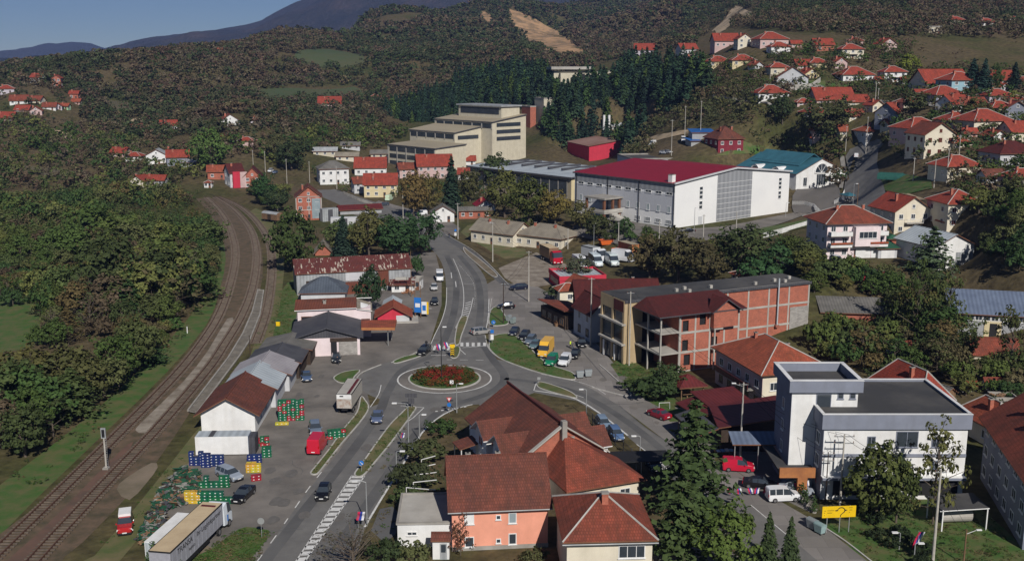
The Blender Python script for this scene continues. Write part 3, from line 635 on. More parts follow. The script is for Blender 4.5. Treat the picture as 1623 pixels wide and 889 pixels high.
# ================================================================ HOUSES: the builder
WC = {}
def win_mesh(w, h, fr, gl, far, bars=1, sill=True):
 k = (round(w, 2), round(h, 2), fr, gl, far, bars)
 if k in WC: return WC[k]
 t = .1 if not far else .14
 f = MB(); f.box(-w/2, w/2,-.07,.02, h - t, h, fr).box(-w/2, w/2,-.07,.02,0, t, fr).box(-w/2,-w/2 + t, -.068,.02, t, h - t, fr).box(w/2 - t, w/2,-.068,.02, t, h - t, fr)
 for b in range(1, bars + 1):
  if bars: x = -w/2 + w * b / (bars + 1); f.box(x - .035, x + .035,-.06,.02, t, h - t, fr)
 if sill: f.box(-w/2 - .08, w/2 + .08,-.16,.02,-.07,-.002, fr)
 g = MB(); (f if far else g).box(-w/2 + t, w/2 - t, -.03,.015, t, h - t, gl)
 WC[k] = (f.mesh('window'), None if far else g.mesh('pane')); return WC[k]
def window(root, x, y, z, rot, w, h, fr='frame_white', gl='glass', far=False, bars=1, name='window'):
 a, b = win_mesh(w, h, fr, gl, far, bars); o = link(name, a, root); o.location = (x, y, z); o.rotation_euler.z = rot
 if b: link('pane', b, o)
 return o
def door(root, x, y, rot, w=1.0, h=2.1, m='frame_brown', z=0, name='door'):
 k = ('door', w, h, m)
 if k not in WC:
  d = MB(); d.box(-w/2, w/2,-.06,.02,0, h, m); d.box(-w/2 + .12, w/2 - .12,-.075,0,.9, h - .15, 'glass'); hd = MB().box(w/2 - .16, w/2 - .1,-.14,-.06,.95,1.1, 'steel'); WC[k] = (d.mesh('door'), hd.mesh('handle'))
 o = link(name, WC[k][0], root); o.location = (x, y, z); o.rotation_euler.z = rot; link('handle', WC[k][1], o); return o
def roof_part(root, W, D, H_, rh, kind, m, ov=.6, th=.16, z=0, cx=0, cy=0, ridge_cap=True, name='roof', edge='frame_brown'):
 """W x D body with eaves at H_; kind: gx (ridge along x), gy (ridge along y, gable to the front), hip, pyr, shed (falls to the front), shedb, flat"""
 mb = MB(); x0, x1, y0, y1 = cx - W/2 - ov, cx + W/2 + ov, cy - D/2 - ov, cy + D/2 + ov; e = H_ + th
 if kind == 'gx':
  dz = rh * ov / (D/2); e -= dz; t = H_ + rh + th
  mb.slab([(x0, y0, e),(x1, y0, e),(x1, cy, t),(x0, cy, t)], th, m, edge); mb.slab([(x1, y1, e),(x0, y1, e),(x0, cy, t),(x1, cy, t)], th, m, edge)
  if ridge_cap: mb.tube((x0, cy, t),(x1, cy, t),.13,.13, m, 6)
 elif kind == 'gy':
  dz = rh * ov / (W/2); e -= dz; t = H_ + rh + th
  mb.slab([(x0, y1, e),(x0, y0, e),(cx, y0, t),(cx, y1, t)], th, m, edge); mb.slab([(x1, y0, e),(x1, y1, e),(cx, y1, t),(cx, y0, t)], th, m, edge)
  if ridge_cap: mb.tube((cx, y0, t),(cx, y1, t),.13,.13, m, 6)
 elif kind in ('hip', 'pyr'):
  t = H_ + rh + th
  if W >= D: k = (D/2 + ov) * (1 if kind == 'hip' else 1); a = (x0 + k, cy, t); b = (x1 - k, cy, t); 
  else: k = W/2 + ov; a = (cx, y0 + k, t); b = (cx, y1 - k, t)
  if kind == 'pyr': a = (cx - .02, cy, t); b = (cx + .02, cy, t)
  c = [(x0, y0, e),(x1, y0, e),(x1, y1, e),(x0, y1, e)]
  if W >= D or kind == 'pyr': F = [[c[0], c[1], b, a],[c[1], c[2], b],[c[2], c[3], a, b],[c[3], c[0], a]]
  else: F = [[c[0], c[1], a],[c[1], c[2], b, a],[c[2], c[3], b],[c[3], c[0], a, b]]
  for f in F: mb.slab(f, th, m, edge)
  if ridge_cap:
   for p, q in ((a, b),(c[0], a),(c[3], a if (W >= D or kind == 'pyr') else b),(c[1], b if (W >= D or kind == 'pyr') else a),(c[2], b)):
    if (Vector(p) - Vector(q)).length > .2: mb.tube(Vector(p) + Vector((0,0,.02)), Vector(q) + Vector((0,0,.02)),.11,.11, 'kerb' if 'tile_r' in m or 'tile_o' in m else m, 5)
 elif kind == 'shed': mb.slab([(x0, y0, e),(x1, y0, e),(x1, y1, e + rh),(x0, y1, e + rh)], th, m, edge)
 elif kind == 'shedl': mb.slab([(x0, y0, e),(x1, y0, e + rh),(x1, y1, e + rh),(x0, y1, e)], th, m, edge)
 elif kind == 'shedr': mb.slab([(x0, y0, e + rh),(x1, y0, e),(x1, y1, e),(x0, y1, e + rh)], th, m, edge)
 elif kind == 'flat':
  mb.box(x0, x1, y0, y1, H_, H_ + .12, m)
  for q in ((x0, x1, y0, y0 + .25),(x0, x1, y1 - .25, y1),(x0, x0 + .25, y0 + .25, y1 - .25),(x1 - .25, x1, y0 + .25, y1 - .25)): mb.box(q[0], q[1], q[2], q[3], H_ + .122, H_ + rh, edge if edge != 'frame_brown' else 'concrete')
 o = mb.build(name, root); 
 if z: o.location.z = z
 return o
def wall_part(root, W, D, H_, rh=0, kind='flat', m='plaster_white', cx=0, cy=0, base=-3.0, m2=None, plinth=None, name='wall', z0=0):
 mb = MB(); x0, x1, y0, y1 = cx - W/2, cx + W/2, cy - D/2, cy + D/2
 mb.box(x0, x1, y0, y1, base, H_, m)
 mg = m2 or m
 if kind == 'gx':
  for x, s in ((x0 + .001,-1),(x1 - .001,1)): mb.poly([(x, y0, H_),(x, y1, H_),(x, cy, H_ + rh)], mg)
 if kind == 'gy':
  for y in (y0 + .001, y1 - .001): mb.poly([(x0, y, H_),(x1, y, H_),(cx, y, H_ + rh)], mg)
 if kind == 'shed':
  mb.poly([(x0, y0, H_),(x0, y1, H_),(x0, y1, H_ + rh)], mg); mb.poly([(x1, y0, H_),(x1, y1, H_),(x1, y1, H_ + rh)], mg); mb.poly([(x0, y1, H_),(x1, y1, H_),(x1, y1, H_ + rh),(x0, y1, H_ + rh)], mg)
 if plinth: mb.box(x0 - .06, x1 + .06, y0 - .06, y1 + .06, base + .01,.5, plinth)
 return mb.build(name, root)
def chimney(roof, x, y, z, h=1.1, m='brick', s=.5):
 mb = MB(); mb.box(x - s/2, x + s/2, y - s/2, y + s/2, z - 1.6, z + h, m); mb.box(x - s/2 - .08, x + s/2 + .08, y - s/2 - .08, y + s/2 + .08, z + h, z + h + .1, 'concrete'); mb.box(x - s/4, x + s/4, y - s/4, y + s/4, z + h + .1, z + h + .22, 'black')
 return mb.build('chimney', roof)
def balcony(root, W, y, z, d=1.3, m='concrete_pale', rail='frame_white', x=0, solid=None):
 mb = MB(); mb.box(x - W/2, x + W/2, y - d, y + .05, z - .16, z, m)
 b = mb.build('balcony', root); r = MB()
 if solid: r.box(x - W/2, x + W/2, y - d, y - d + .1, z, z + .95, solid); r.box(x - W/2, x - W/2 + .1, y - d + .1, y, z, z + .95, solid); r.box(x + W/2 - .1, x + W/2, y - d + .1, y, z, z + .95, solid)
 else:
  r.box(x - W/2, x + W/2, y - d, y - d + .05, z + .9, z + .97, rail)
  n = max(3, int(W / .4))
  for k in range(n + 1): xx = x - W/2 + (W - .05) * k / n; r.box(xx, xx + .05, y - d, y - d + .05, z, z + .9, rail)
  for xx in (x - W/2, x + W/2 - .05): r.box(xx, xx + .05, y - d + .05, y, z + .9, z + .97, rail)
 r.build('railing', b); return b
def facing(u, yaw): return math.cos(yaw + math.atan((u - CX) / FP))
def place(u, v, yaw, z=None):
 p = tp(u, v) if z is None else gp(u, v, z)
 return p
FOOT = []   # footprints to keep trees off
def house(label, u, v, w, h, yaw=0, roof='hip', wall='white', rm='tile_red', d=.85, rh=None, cat='house', name='house', ov=.6, win=True, chim=1, balc=None, group=None,
    z=None, D=None, fr='frame_white', gl='glass', wm=None, m2=None, door_=True, plinth=None, wn=None, chm='brick', ws=1.0):
 """a house whose front stands on photo point (u, v), w px wide and h px high to the eaves; yaw in degrees turns its front to the right"""
 yaw = R(yaw); p = place(u, v, yaw, z); s = scale_at(p)
 f_ = yaw + math.atan((u - CX) / FP); w *= ws; W = wm or (w / s / (abs(math.cos(f_)) + d * abs(math.sin(f_))) if not D else max(w / s * .45,(w / s - D * abs(math.sin(f_))) / abs(math.cos(f_)))); D = D or d * W; Hh = h / s * .93; rh = rh if rh is not None else {'hip': .31, 'pyr': .33, 'gx': .36, 'gy': .33}.get(roof, .1) * (min(W, D) if roof in ('hip', 'pyr') else (D if roof == 'gx' else W))
 nrm = Vector((math.sin(yaw),-math.cos(yaw),0)); vd = Vector((u - CX, FP, 0)).normalized(); c = p + vd * (D / 2 * abs(math.cos(f_)) + W / 2 * abs(math.sin(f_)))
 far = s < 4.2; wm_ = 'plaster_' + wall if ('plaster_' + wall) in M else wall
 root = empty(name, (c.x, c.y, p.z), yaw, label, cat, group)
 if roof == 'flat': wk = 'flat'
 else: wk = roof if roof in ('gx', 'gy', 'shed') else 'flat'
 wall_part(root, W, D, Hh, rh, wk, wm_, m2=m2, plinth=plinth)
 rf = roof_part(root, W, D, Hh, rh if roof != 'flat' else .7, roof, rm, ov=ov if roof != 'flat' else .1, th=.16 if not far else .22)
 for k in range(chim):
  cx_ = (W * .22) * (1 if k % 2 else -1); chimney(rf, cx_, -D * .12, Hh + rh * (.75 if roof != 'flat' else 0) + .2, m=chm, s=.6 if not far else .8)
 if win:
  ns = max(1, int(round(Hh / 3.0))); sh = Hh / ns; ww = 1.25 if not far else 1.4; wh = 1.3 if not far else 1.4
  nx = wn or max(2, int(W / 3.3)); ny = max(1, int(D / 4.0))
  for st in range(ns):
   zz = st * sh + sh * .33
   for k in range(nx):
    x = -W/2 + W * (k + .5) / nx
    if st == 0 and k == nx // 2 and door_: door(root, x, -D/2,0, z=.02); continue
    window(root, x, -D/2, zz, 0, ww, wh, fr, gl, far)
   for k in range(ny):
    y = -D/2 + D * (k + .5) / ny
    window(root, W/2, y, zz, math.pi/2, ww, wh, fr, gl, far); window(root, -W/2, y, zz, -math.pi/2, ww, wh, fr, gl, far)
  if roof == 'gy' and rh > 2: window(root, 0,-D/2, Hh + rh * .18,0,.9,1.0, fr, gl, far)
  if roof == 'gx' and rh > 2: window(root, -W/2,0, Hh + rh * .18,-math.pi/2,.9,1.0, fr, gl, far); window(root, W/2,0, Hh + rh * .18, math.pi/2,.9,1.0, fr, gl, far)
  if balc and ns > 1: balcony(root, W * balc, -D/2, sh * (ns - 1) + .1)
 root['W'] = W; root['D'] = D; root['H'] = Hh
 FOOT.append((c.x, c.y, math.hypot(W, D) / 2 + 1.2)); return root
# ================================================================ HOUSES of the village
G1 = 'houses on the hillside east of the town'; G2 = 'houses at the foot of the western hill'; G3 = 'houses in the middle of the town'
HS = [
 # far left cluster ---------------------------------------------------
 (G2,'red roofed house on the knoll at the photo\'s left edge',11,149,22,8,20,'hip','lilac','tile_red'),
 (G2,'small red roofed house half behind bushes, first right of the left edge knoll house',61,131,20,9,-10,'gx','lightgrey','tile_red'),
 (G2,'tall brick house with open balconies alone on the left skyline ridge',92,139,14,16,10,'gy','brick','tile_red'),
 (G2,'brick house under a bright red roof standing in trees below the skyline ridge',119,158,14,10,5,'gx','brick','tile_red'),
 (G2,'low orange roofed annex at the edge of the trees below the brick hill house',122,166,14,5,0,'gx','pinkish','tile_orange'),
 (G2,'white gabled house at the upper left of the small cluster below the knoll',32,166,26,7,15,'gx','white','tile_old'),
 (G2,'long house with dark red roof in the middle of the cluster below the knoll',58,165,24,6,-5,'gx','cream','tile_old'),
 (G2,'low shed with pinkish red roof at the front of the cluster below the knoll',38,178,24,4,0,'gx','pinkish','tile_red'),
 (G2,'small pink house with steep red gable at the front right of the knoll cluster',58,183,17,8,20,'gy','pinkish','tile_red'),
 (G2,'white walled house with wide dark roof right of the knoll cluster',80,175,20,6,10,'gx','white','tile_old'),
 (G2,'pale lilac house with red gable between the white and the green house',93,174,12,6,15,'gy','lilac','tile_red'),
 (G2,'light green walled house with orange roof beside the dark trees',104,174,14,6,-5,'gx','green','tile_orange'),
 (G2,'long low red roofed building at the left edge below the cluster',10,193,32,6,5,'gx','pinkish','tile_red'),
 (G2,'white house with red roof on the wooded slope above the big pale green tree',268,207,0,9,20,'gx','white','tile_red'),
 (G2,'unfinished red brick house on tall brick pillars in the trees',219,207,18,9,-5,'shed','brick','tile_old'),
 (G2,'white house with dark red gables on the slope at the end of the valley road',364,200,28,9,20,'gy','white','tile_old'),
 (G2,'small house with red hip roof right of the white gabled slope house',408,197,18,6,10,'hip','lilac','tile_old'),
 (G2,'pale house with red hip roof among bare trunks right of the pale green tree',392,234,25,10,0,'hip','pinkish','tile_red'),
 (G2,'tiny hut with a red roof peeping behind the pale green tree',356,219,9,4,0,'gx','white','tile_red'),
 (G2,'small maroon gabled house behind the long white workshop',270,247,12,8,25,'gy','lilac','tile_maroon'),
 (G2,'long red tiled house half hidden by bushes, left of the white walled bungalow',192,250,28,8,-10,'gx','pinkish','tile_red'),
 (G2,'white bungalow with red hip roof left of the long white workshop',215,256,26,8,-5,'hip','white','tile_red'),
 (G2,'wide house under a sloping bright red roof beside a grey lean-to',283,262,30,14,15,'gx','bluegrey','tile_red'),
 (G2,'roomy red roofed house with white gable alone on the field terrace above the pines',523,172,32,8,8,'gx','pinkish','tile_red'),
 (G2,'small orange roofed house among bushes right of the field terrace house',596,158,14,5,-10,'hip','cream','tile_orange'),
 (G2,'lone red roof house on the crest of the wooded hill',350,84,14,4,-15,'gx','white','tile_red'),
 # along the valley road ----------------------------------------------
 (G3,'brick house with orange roof beside the maroon roofed apartment row',345,285,26,14,12,'gx','brick','tile_orange'),
 (G3,'white hip roofed house with large windows above the market shed',528,293,44,26,18,'hip','white','fibre_dark'),
 (G3,'white house under a wide red roof above the grey gabled house',588,279,44,14,5,'gx','white','tile_red'),
 (G3,'grey walled house with low red roof left of the yellow house',572,307,26,18,22,'gx','lightgrey','tile_old'),
 (G3,'yellow house with red roof and a tall arched stair window',604,313,46,22,5,'gx','yellow','tile_red'),
 (G3,'pink house with big red roof and brick chimney stack behind the autumn trees',688,284,52,22,10,'gx','pinkish','tile_red'),
 (G3,'low pink house with dark red roof between the yellow and the big pink house',645,283,28,16,18,'gx','pinkish','tile_old'),
 (G3,'white cottage with red roof left of the grey flat roofed hall',742,262,20,8,5,'gx','white','tile_red'),
 (G3,'small red roofed house in the trees below the white cottage',740,285,24,10,0,'gx','white','tile_red'),
 (G3,'white outbuilding with crimson roof half hidden by the chestnut trees',768,335,30,9,12,'gy','white','metal_red'),
 # right hillside, top rows -------------------------------------------
 (G1,'small red roofed barn at the top of the pine wood',1022,86,26,7,-5,'gx','lilac','tile_red'),
 (G1,'house with red roof and white gable right of the pine wood',1088,86,26,9,15,'gx','lightgrey','tile_red'),
 (G1,'long pink house with red roof and two dormers under the pale rock face',1148,77,34,13,3,'gx','pinkish','tile_red'),
 (G1,'cream gabled house joined to the long pink house under the rock face',1177,77,22,16,3,'gy','cream','tile_red'),
 (G1,'large many windowed house with wide red hip roof below the skyline wood',1219,76,44,14,10,'hip','pinkish','tile_red'),
 (G1,'white two storey house with red hip roof in front of the large hip roofed house',1233,86,28,12,5,'hip','white','tile_red'),
 (G1,'low house with long red roof at the top edge of the pine wood',1098,104,34,7,5,'hip','cream','tile_red'),
 (G1,'yellow house with hip roof, second along the row above the terraced garden',1137,106,32,8,5,'hip','yellow','tile_red'),
 (G1,'ochre house with red hip roof, third along the row above the terraced garden',1176,105,32,9,0,'hip','yellow','tile_red'),
 (G1,'dark gabled house at the right end of the row above the terraced garden',1197,112,18,9,25,'gy','lightgrey','tile_old'),
 (G1,'small brick hut with red roof beside the earth bank on the hill',1261,76,14,7,0,'gx','pinkish','tile_red'),
 (G1,'brick house with deep open veranda under a red roof beside the earth bank',1302,82,28,12,5,'gx','brick','tile_red'),
 (G1,'pale house with red hip roof above the curved garden wall',1231,120,28,13,8,'hip','sand','tile_red'),
 (G1,'cream cube shaped house with red hip roof and a small front balcony',1346,94,32,16,3,'hip','cream','tile_red'),
 (G1,'low house with red roof just behind the cream cube shaped house',1354,70,20,5,0,'hip','pinkish','tile_red'),
 (G1,'pink gabled house with a deck on the right shoulder of the hill',1402,82,27,13,8,'gy','pinkish','tile_red'),
 (G1,'cream house high on the meadow edge at the top right',1513,40,22,8,0,'hip','sand','tile_red'),
 (G1,'white bungalow with red roof high on the meadow edge at the top right',1562,42,26,6,0,'hip','white','tile_red'),
 (G1,'tiny red roof at the far upper right corner of the hillside',1603,32,14,3,0,'hip','pinkish','tile_red'),
 (G1,'roofless block walled shell on the meadow edge at the top right',1480,53,18,10,-5,'flat','sand','felt'),
 (G1,'yellow house with a red hip roof behind the grey gabled house',1294,110,28,10,5,'hip','yellow','tile_red'),
 (G1,'low red roofed wing left of the yellow hip roofed house',1273,110,26,7,5,'gx','pinkish','tile_red'),
 (G1,'orange walled house with a red roof just behind the grey gabled house',1280,126,26,9,10,'gy','yellow','tile_red'),
 (G1,'grey gabled house with garages and a curved concrete wall',1254,138,38,16,-12,'gy','lightgrey','tile_old'),
 (G1,'pinkish house with red cross gables above the long white house',1327,110,22,12,12,'gy','pinkish','tile_red'),
 (G1,'long white many windowed house with a red hip roof in the middle of the hill',1352,130,48,11,6,'hip','white','tile_red'),
 (G1,'white cube shaped house with an upper balcony beside the lime green tree',1413,131,33,17,3,'hip','white','tile_red'),
 (G1,'little stone hut with red roof left of the white balcony house',1392,134,11,8,0,'gx','sand','tile_red'),
 (G1,'small shed with red roof between the white balcony house and the long tiled barn',1434,136,13,9,0,'gx','sand','tile_red'),
 (G1,'long tiled barn with cream end wall behind the dark garden trees',1487,146,62,14,8,'gx','cream','tile_red'),
 (G1,'teal walled house with bright red hip roof behind the conifers',1516,149,44,22,14,'hip','teal','tile_red'),
 (G1,'red roofed house right of the teal house behind the conifers',1577,140,40,14,5,'gx','lightgrey','tile_red'),
 (G1,'small lilac house with red gable at the foot of the conifers',1586,146,14,9,15,'gy','lilac','tile_red'),
 (G1,'pale house with red roof in the trees at the right edge beside the conifers',1618,142,24,13,-5,'hip','lightgrey','tile_old'),
 (G1,'bluish house with red hip roof and a row of windows below the long tiled barn',1492,162,48,11,16,'hip','bluegrey','tile_red'),
 (G1,'white house with red hip roof above the steep lane at the hill foot',1220,160,40,12,5,'hip','white','tile_red'),
 (G1,'house with wide sloping red roof over a dark veranda, below the bluish house',1510,180,36,16,28,'gx','white','tile_red'),
 (G1,'white house with red hip roof beside the round walnut tree',1290,190,32,11,12,'hip','white','tile_red'),
 (G1,'long bright red roofed house with a small dormer above the walnut tree',1316,165,50,7,3,'gx','pinkish','tile_red'),
 (G1,'low cream annex with red roof right of the long dormer house',1356,168,28,7,3,'gx','cream','tile_red'),
 (G1,'small red roofed shed left of the long dormer house',1272,168,20,5,5,'hip','pinkish','tile_red'),
 (G1,'yellow gabled house peeping out left of the blue grey gable',1384,178,20,12,18,'gy','cream','tile_red'),
 (G1,'blue grey gabled house with brick lower wall and long red roof',1420,195,44,16,35,'gx','bluegrey','tile_red'),
 (G1,'house with orange red hip roof and white porch where the hill road bends',1383,222,40,13,12,'hip','lightgrey','tile_orange'),
 (G1,'orange roofed shed behind the round walnut tree',1340,216,22,9,5,'gx','sand','tile_orange'),
 (G1,'long house with faded orange roof among bushes above the teal hall',1303,218,30,10,0,'hip','pinkish','tile_orange'),
 (G1,'tiny kiosk with orange roof in the bushes above the teal hall',1290,226,12,8,0,'gx','grey','tile_orange'),
 (G1,'dark red roofed house just behind the tall cream gable house',1412,206,22,9,20,'gx','sand','tile_old'),
 (G1,'wide house with red hip roof behind the tall cream gable house',1452,222,56,18,18,'hip','pinkish','tile_red'),
 (G1,'tall cream three storey gable house with brown shutters and a satellite dish',1472,250,50,39,8,'gy','cream','tile_old'),
 (G1,'house with red hip roof and white porch left of the broad cream villa',1513,205,42,14,16,'hip','grey','tile_red'),
 (G1,'cream villa with broad dark red hip roof and round balconies',1554,214,62,22,14,'hip','cream','tile_red'),
 (G1,'cream house with red roof just above the broad cream villa',1580,185,36,14,10,'hip','cream','tile_red'),
 (G1,'lilac walled house with red hip roof behind the grey gable at the right edge',1577,165,36,13,8,'hip','lilac','tile_red'),
 (G1,'grey house with steep timbered gable at the right edge',1606,190,30,18,-12,'gy','bluegrey','tile_red'),
 (G1,'small pink outbuilding with red roof left of the cream villa\'s lower wall',1534,220,18,10,5,'gx','pinkish','tile_red'),
 (G1,'grey and cream house with wide red roof at the right edge below the timbered gable',1612,226,44,18,12,'gx','cream','tile_red'),
 (G1,'broad house with maroon hip roof at the right edge above the orange roofed house',1598,264,62,20,10,'hip','lightgrey','tile_maroon'),
 (G1,'cream house with red hip roof and ground floor loggia above the tunnel greenhouse',1512,286,54,22,14,'hip','cream','tile_red'),
 (G1,'house with bright red hip roof and balcony at the right edge',1615,302,44,20,12,'hip','pinkish','tile_red'),
 (G1,'small red gabled outhouse with white front just below the broad cream villa',1574,224,24,9,15,'gy','white','tile_old'),
 (G1,'long old house with worn red roof tucked behind the house with the dark veranda',1538,176,34,9,10,'gx','lightgrey','tile_old'),
 (G1,'low house with faded red hip roof above the blue grey gabled house',1440,172,30,9,12,'hip','sand','tile_old'),
 (G1,'cream house with brown red gable between the walnut tree and the hill road',1352,192,26,9,15,'gx','cream','tile_old'),
 (G1,'grey rendered house with red hip roof directly behind the lilac walled house',1600,168,30,10,5,'hip','grey','tile_red'),
 (G1,'small house with orange red roof right of the tall cream three storey gable',1520,236,26,9,8,'hip','cream','tile_orange'),
 (G1,'low brick outbuilding with red roof under the long tiled barn',1462,158,24,7,10,'gx','brick','tile_red'),
 (G1,'white washed cottage with a mossy brown roof at the right edge above the loggia house',1570,292,30,12,12,'gx','white','tile_brown'),
 (G1,'cream villa gable with wide balconies under a bright red roof, beside the road end',1424,374,62,42,12,'gy','cream','tile_red'),
]
for q in HS:
 g, lab, u, v, wp, hp, yw, rf, wl, rm = q
 kw = {}
 if 'balcon' in lab: kw['balc'] = .45
 if 'shutters' in lab: kw.update(fr='frame_brown', gl='tile_maroon', door_=False)
 if lab.startswith('roofless'): kw.update(chim=0)
 if not wp: wp = 22
 if 'shed' in lab or 'hut' in lab or 'tiny' in lab or 'barn' in lab or 'annex' in lab: kw.update(chim=0)
 if 'shutters' in lab: kw['wn'] = 3
 house(lab, u, v, wp, hp, yw, rf, wl, rm, group=g, ws=(1.34 if v < 140 else 1.5) if u > 1000 else 1.15, d={'gy': 1.15}.get(rf, .8), **kw)
def part_box(root, name, x0, x1, y0, y1, z0, z1, m, top=None): return MB().box(x0, x1, y0, y1, z0, z1, m, top).build(name, root)
r = house('grey apartment row with maroon roof and pink bays beside the railway curve', 372,298,30,26,30, 'gx', 'lightgrey', 'tile_maroon', d=1.5, group=G3)
part_box(r, 'bay', -r['W']/2 + 1,-r['W']/2 + 4.2,-r['D']/2 - 1.4,-r['D']/2 + .1,0, r['H'] * 1.05, 'plaster_red'); part_box(r, 'bay', 1,4.2,-r['D']/2 - 1.4,-r['D']/2 + .1,0, r['H'] * 1.02, 'plaster_pinkish')
house('unplastered orange brick gable house at the railway curve', 402,299,32,19,10, 'gy', 'brick', 'tile_maroon', d=1.3, rh=4.2, group=G3, chim=0)
house('tiny white signal hut with brown roof by the railway points', 331,298,14,8,0, 'hip', 'white', 'tile_old', group=None, name='signal_hut', cat='hut', chim=0, ov=.3)
house('cream gabled station house with long red roofed wing left of the railway', 224,303,32,17,-10, 'gy', 'cream', 'tile_red', d=1.1, group=G2)
house('long red roofed wing on wooden posts joined to the cream gabled station house', 247,296,40,11,-6, 'gx', 'grey', 'tile_red', d=.5, group=G2, cat='house')
house('long white workshop with low grey gable left of the wide red roof', 251,260,36,15,8, 'gy', 'white', 'metal_grey', rh=2.6, name='workshop', cat='workshop', chim=0, wn=4)
house('grey corrugated lean-to shed beside the wide red roofed house', 300,266,24,8,3, 'shed', 'grey', 'metal_grey', d=.6, rh=1.2, name='shed', cat='shed', chim=0, win=False)
for i, (u, v, w_, h_, lb, rf, wl, rm) in enumerate([
  (516,248,38,9,'long pale shed with curved light grey roof, left one above the white house','gx','sand','metal_grey'),
  (551,256,36,9,'low pale warehouse with flat cream front, middle one above the white house','gx','cream','fibre_roof'),
  (556,238,30,8,'small grey warehouse just behind the low pale one','gx','lightgrey','fibre_dark'),
  (604,252,32,9,'open fronted shed with grey roof left of the stepped factory','gx','sand','fibre_dark'),
  (665,262,60,4,'long low concrete storehouse in front of the stepped factory','flat','concrete','concrete')]):
 house(lb, u, v, w_, h_, 4, rf, wl, rm, name='warehouse', cat='warehouse', chim=0, d=.4, rh=1.6 if rf != 'flat' else .4, door_=False)
r = house('orange brick house with open loggia and glazed corner by the street', 490,349,40,40,12, 'gy', 'brick', 'tile_brown', d=1.2, rh=3.6, group=G3, wn=3)
for x in (-r['W']/2,0, r['W']/2): part_box(r, 'column', x - .15, x + .15,-r['D']/2 - .06,-r['D']/2 + .1,-1, r['H'], 'concrete_pale')
for z in (r['H'] * .42, r['H'] - .1): part_box(r, 'ledge', -r['W']/2 - .05, r['W']/2 + .05,-r['D']/2 - .08,-r['D']/2 + .1, z, z + .25, 'concrete_pale')
part_box(r, 'glazed_bay', r['W'] * .12, r['W']/2 - .3,-r['D']/2 - .12,-r['D']/2 + .05,.6, r['H'] * .92, 'glass_pale')
house('low maroon roofed market shed along the street behind the brick house', 570,340,70,8,20, 'gx', 'grey', 'metal_maroon', d=.35, rh=1.2, name='market_shed', cat='shed', chim=0, win=False)
house('small weekend house with grey gable and white garage wall by the path', 702,352,36,16,6, 'gy', 'white', 'fibre_dark', d=.9, rh=2.4, name='kiosk', cat='kiosk', chim=0, wn=2)
house('low grey roofed stall with stacked bricks in front beside the path', 752,347,52,14,6, 'gx', 'brick', 'fibre_dark', d=.45, rh=.9, name='market_stall', cat='stall', chim=0, wn=4)
r = house('old cream house with grey corrugated roof and dark windows, nearer the path', 795,392,0,22,-38, 'gx', 'cream', 'fibre_roof', wm=17, D=10, rh=3.0, group='two old cream railway houses', chim=2)
r = house('old cream house with grey hipped roof beside the parked lorries', 868,398,0,20,-35, 'hip', 'cream', 'fibre_roof', wm=17, D=11, rh=3.2, group='two old cream railway houses', chim=2)
r = house('cream villa with broad red roof and pink shutters above the white shed', 1512,364,88,42,6, 'hip', 'cream', 'tile_red', fr='frame_white', gl='tile_maroon', group=G1, D=11)
house('little brick gable annex in front of the cream villa with pink shutters', 1500,366,28,16,8, 'gy', 'brick', 'tile_red', group=None, name='annex', cat='annex', chim=0, D=3.5, win=False)
r = house('big villa with brown red hip roofs, curved balconies full of red flowers and white garages', 1338,412,124,60,8, 'hip', 'pink', 'tile_old', D=12, ov=1.0, rh=3.6, chim=2, wn=5, group=G1)
W, D, Hh = r['W'], r['D'], r['H']
part_box(r, 'bay', -1.2,5.2,-D/2 - 1.8,-D/2 + .1,3.2, Hh - .6, 'plaster_pink'); window(r, 2,-D/2 - 1.8, Hh * .6,0,4.6,1.7, bars=3)
for zz in (Hh * .36, Hh * .68):
 for x, w_ in ((-W * .3, W * .36),(W * .33, W * .3)):
  b = balcony(r, w_, -D/2, zz, 1.7, x=x, solid='plaster_white'); 
  if zz < Hh * .5: MB().box(x - w_/2, x + w_/2,-D/2 - 1.98,-D/2 - 1.72, zz + .7, zz + 1.15, 'flower_red').build('flower_box', b)
for x in (W * .12, W * .38): part_box(r, 'garage_door', x - 1.9, x + 1.9,-D/2 - .1,-D/2 + .02,0,2.7, 'plaster_white')
house('garage with green roof and white door right of the big villa', 1400,410,40,16,8, 'shed', 'lightgrey', 'metal_green', d=.8, rh=1.0, name='garage', cat='garage', chim=0, win=False)
gr = COL.objects['garage']; part_box(gr, 'garage_door', -gr['W']*.36, gr['W']*.36,-gr['D']/2 - .1,-gr['D']/2 + .02,0,2.5, 'frame_white')
house('white steel shed with low pitched white roof below the villas', 1478,428,118,40,18, 'gy', 'white', 'metal_silver', D=14, rh=2.6, name='storage_hall', cat='warehouse', chim=0, wn=2, win=False)
sh = COL.objects['storage_hall']; part_box(sh, 'sliding_door', .5,5.5,-sh['D']/2 - .1,-sh['D']/2 + .02,0,3.9, 'metal_grey')
house('green roofed summer house between the gable villa and the white shed', 1412,388,26,9,5, 'hip', 'brick', 'metal_green', name='summer_house', cat='summer house', chim=0, win=False, D=4)
house('orange wooden hut with red roof beside the red container', 1346,436,22,16,20, 'gy', 'wood_orange', 'tile_orange', name='garden_hut', cat='hut', chim=0, D=4, wn=1)
house('white garden shed among the bushes left of the orange hut', 1250,420,22,14,12, 'flat', 'white', 'metal_grey', name='shed', cat='shed', chim=0, win=False, D=3)
house('long grey roofed brick store running behind the brick apartment block', 1350,512,108,15,-8, 'shed', 'brick', 'fibre_dark', D=7, rh=1.8, name='storehouse', cat='storehouse', chim=0, win=False)
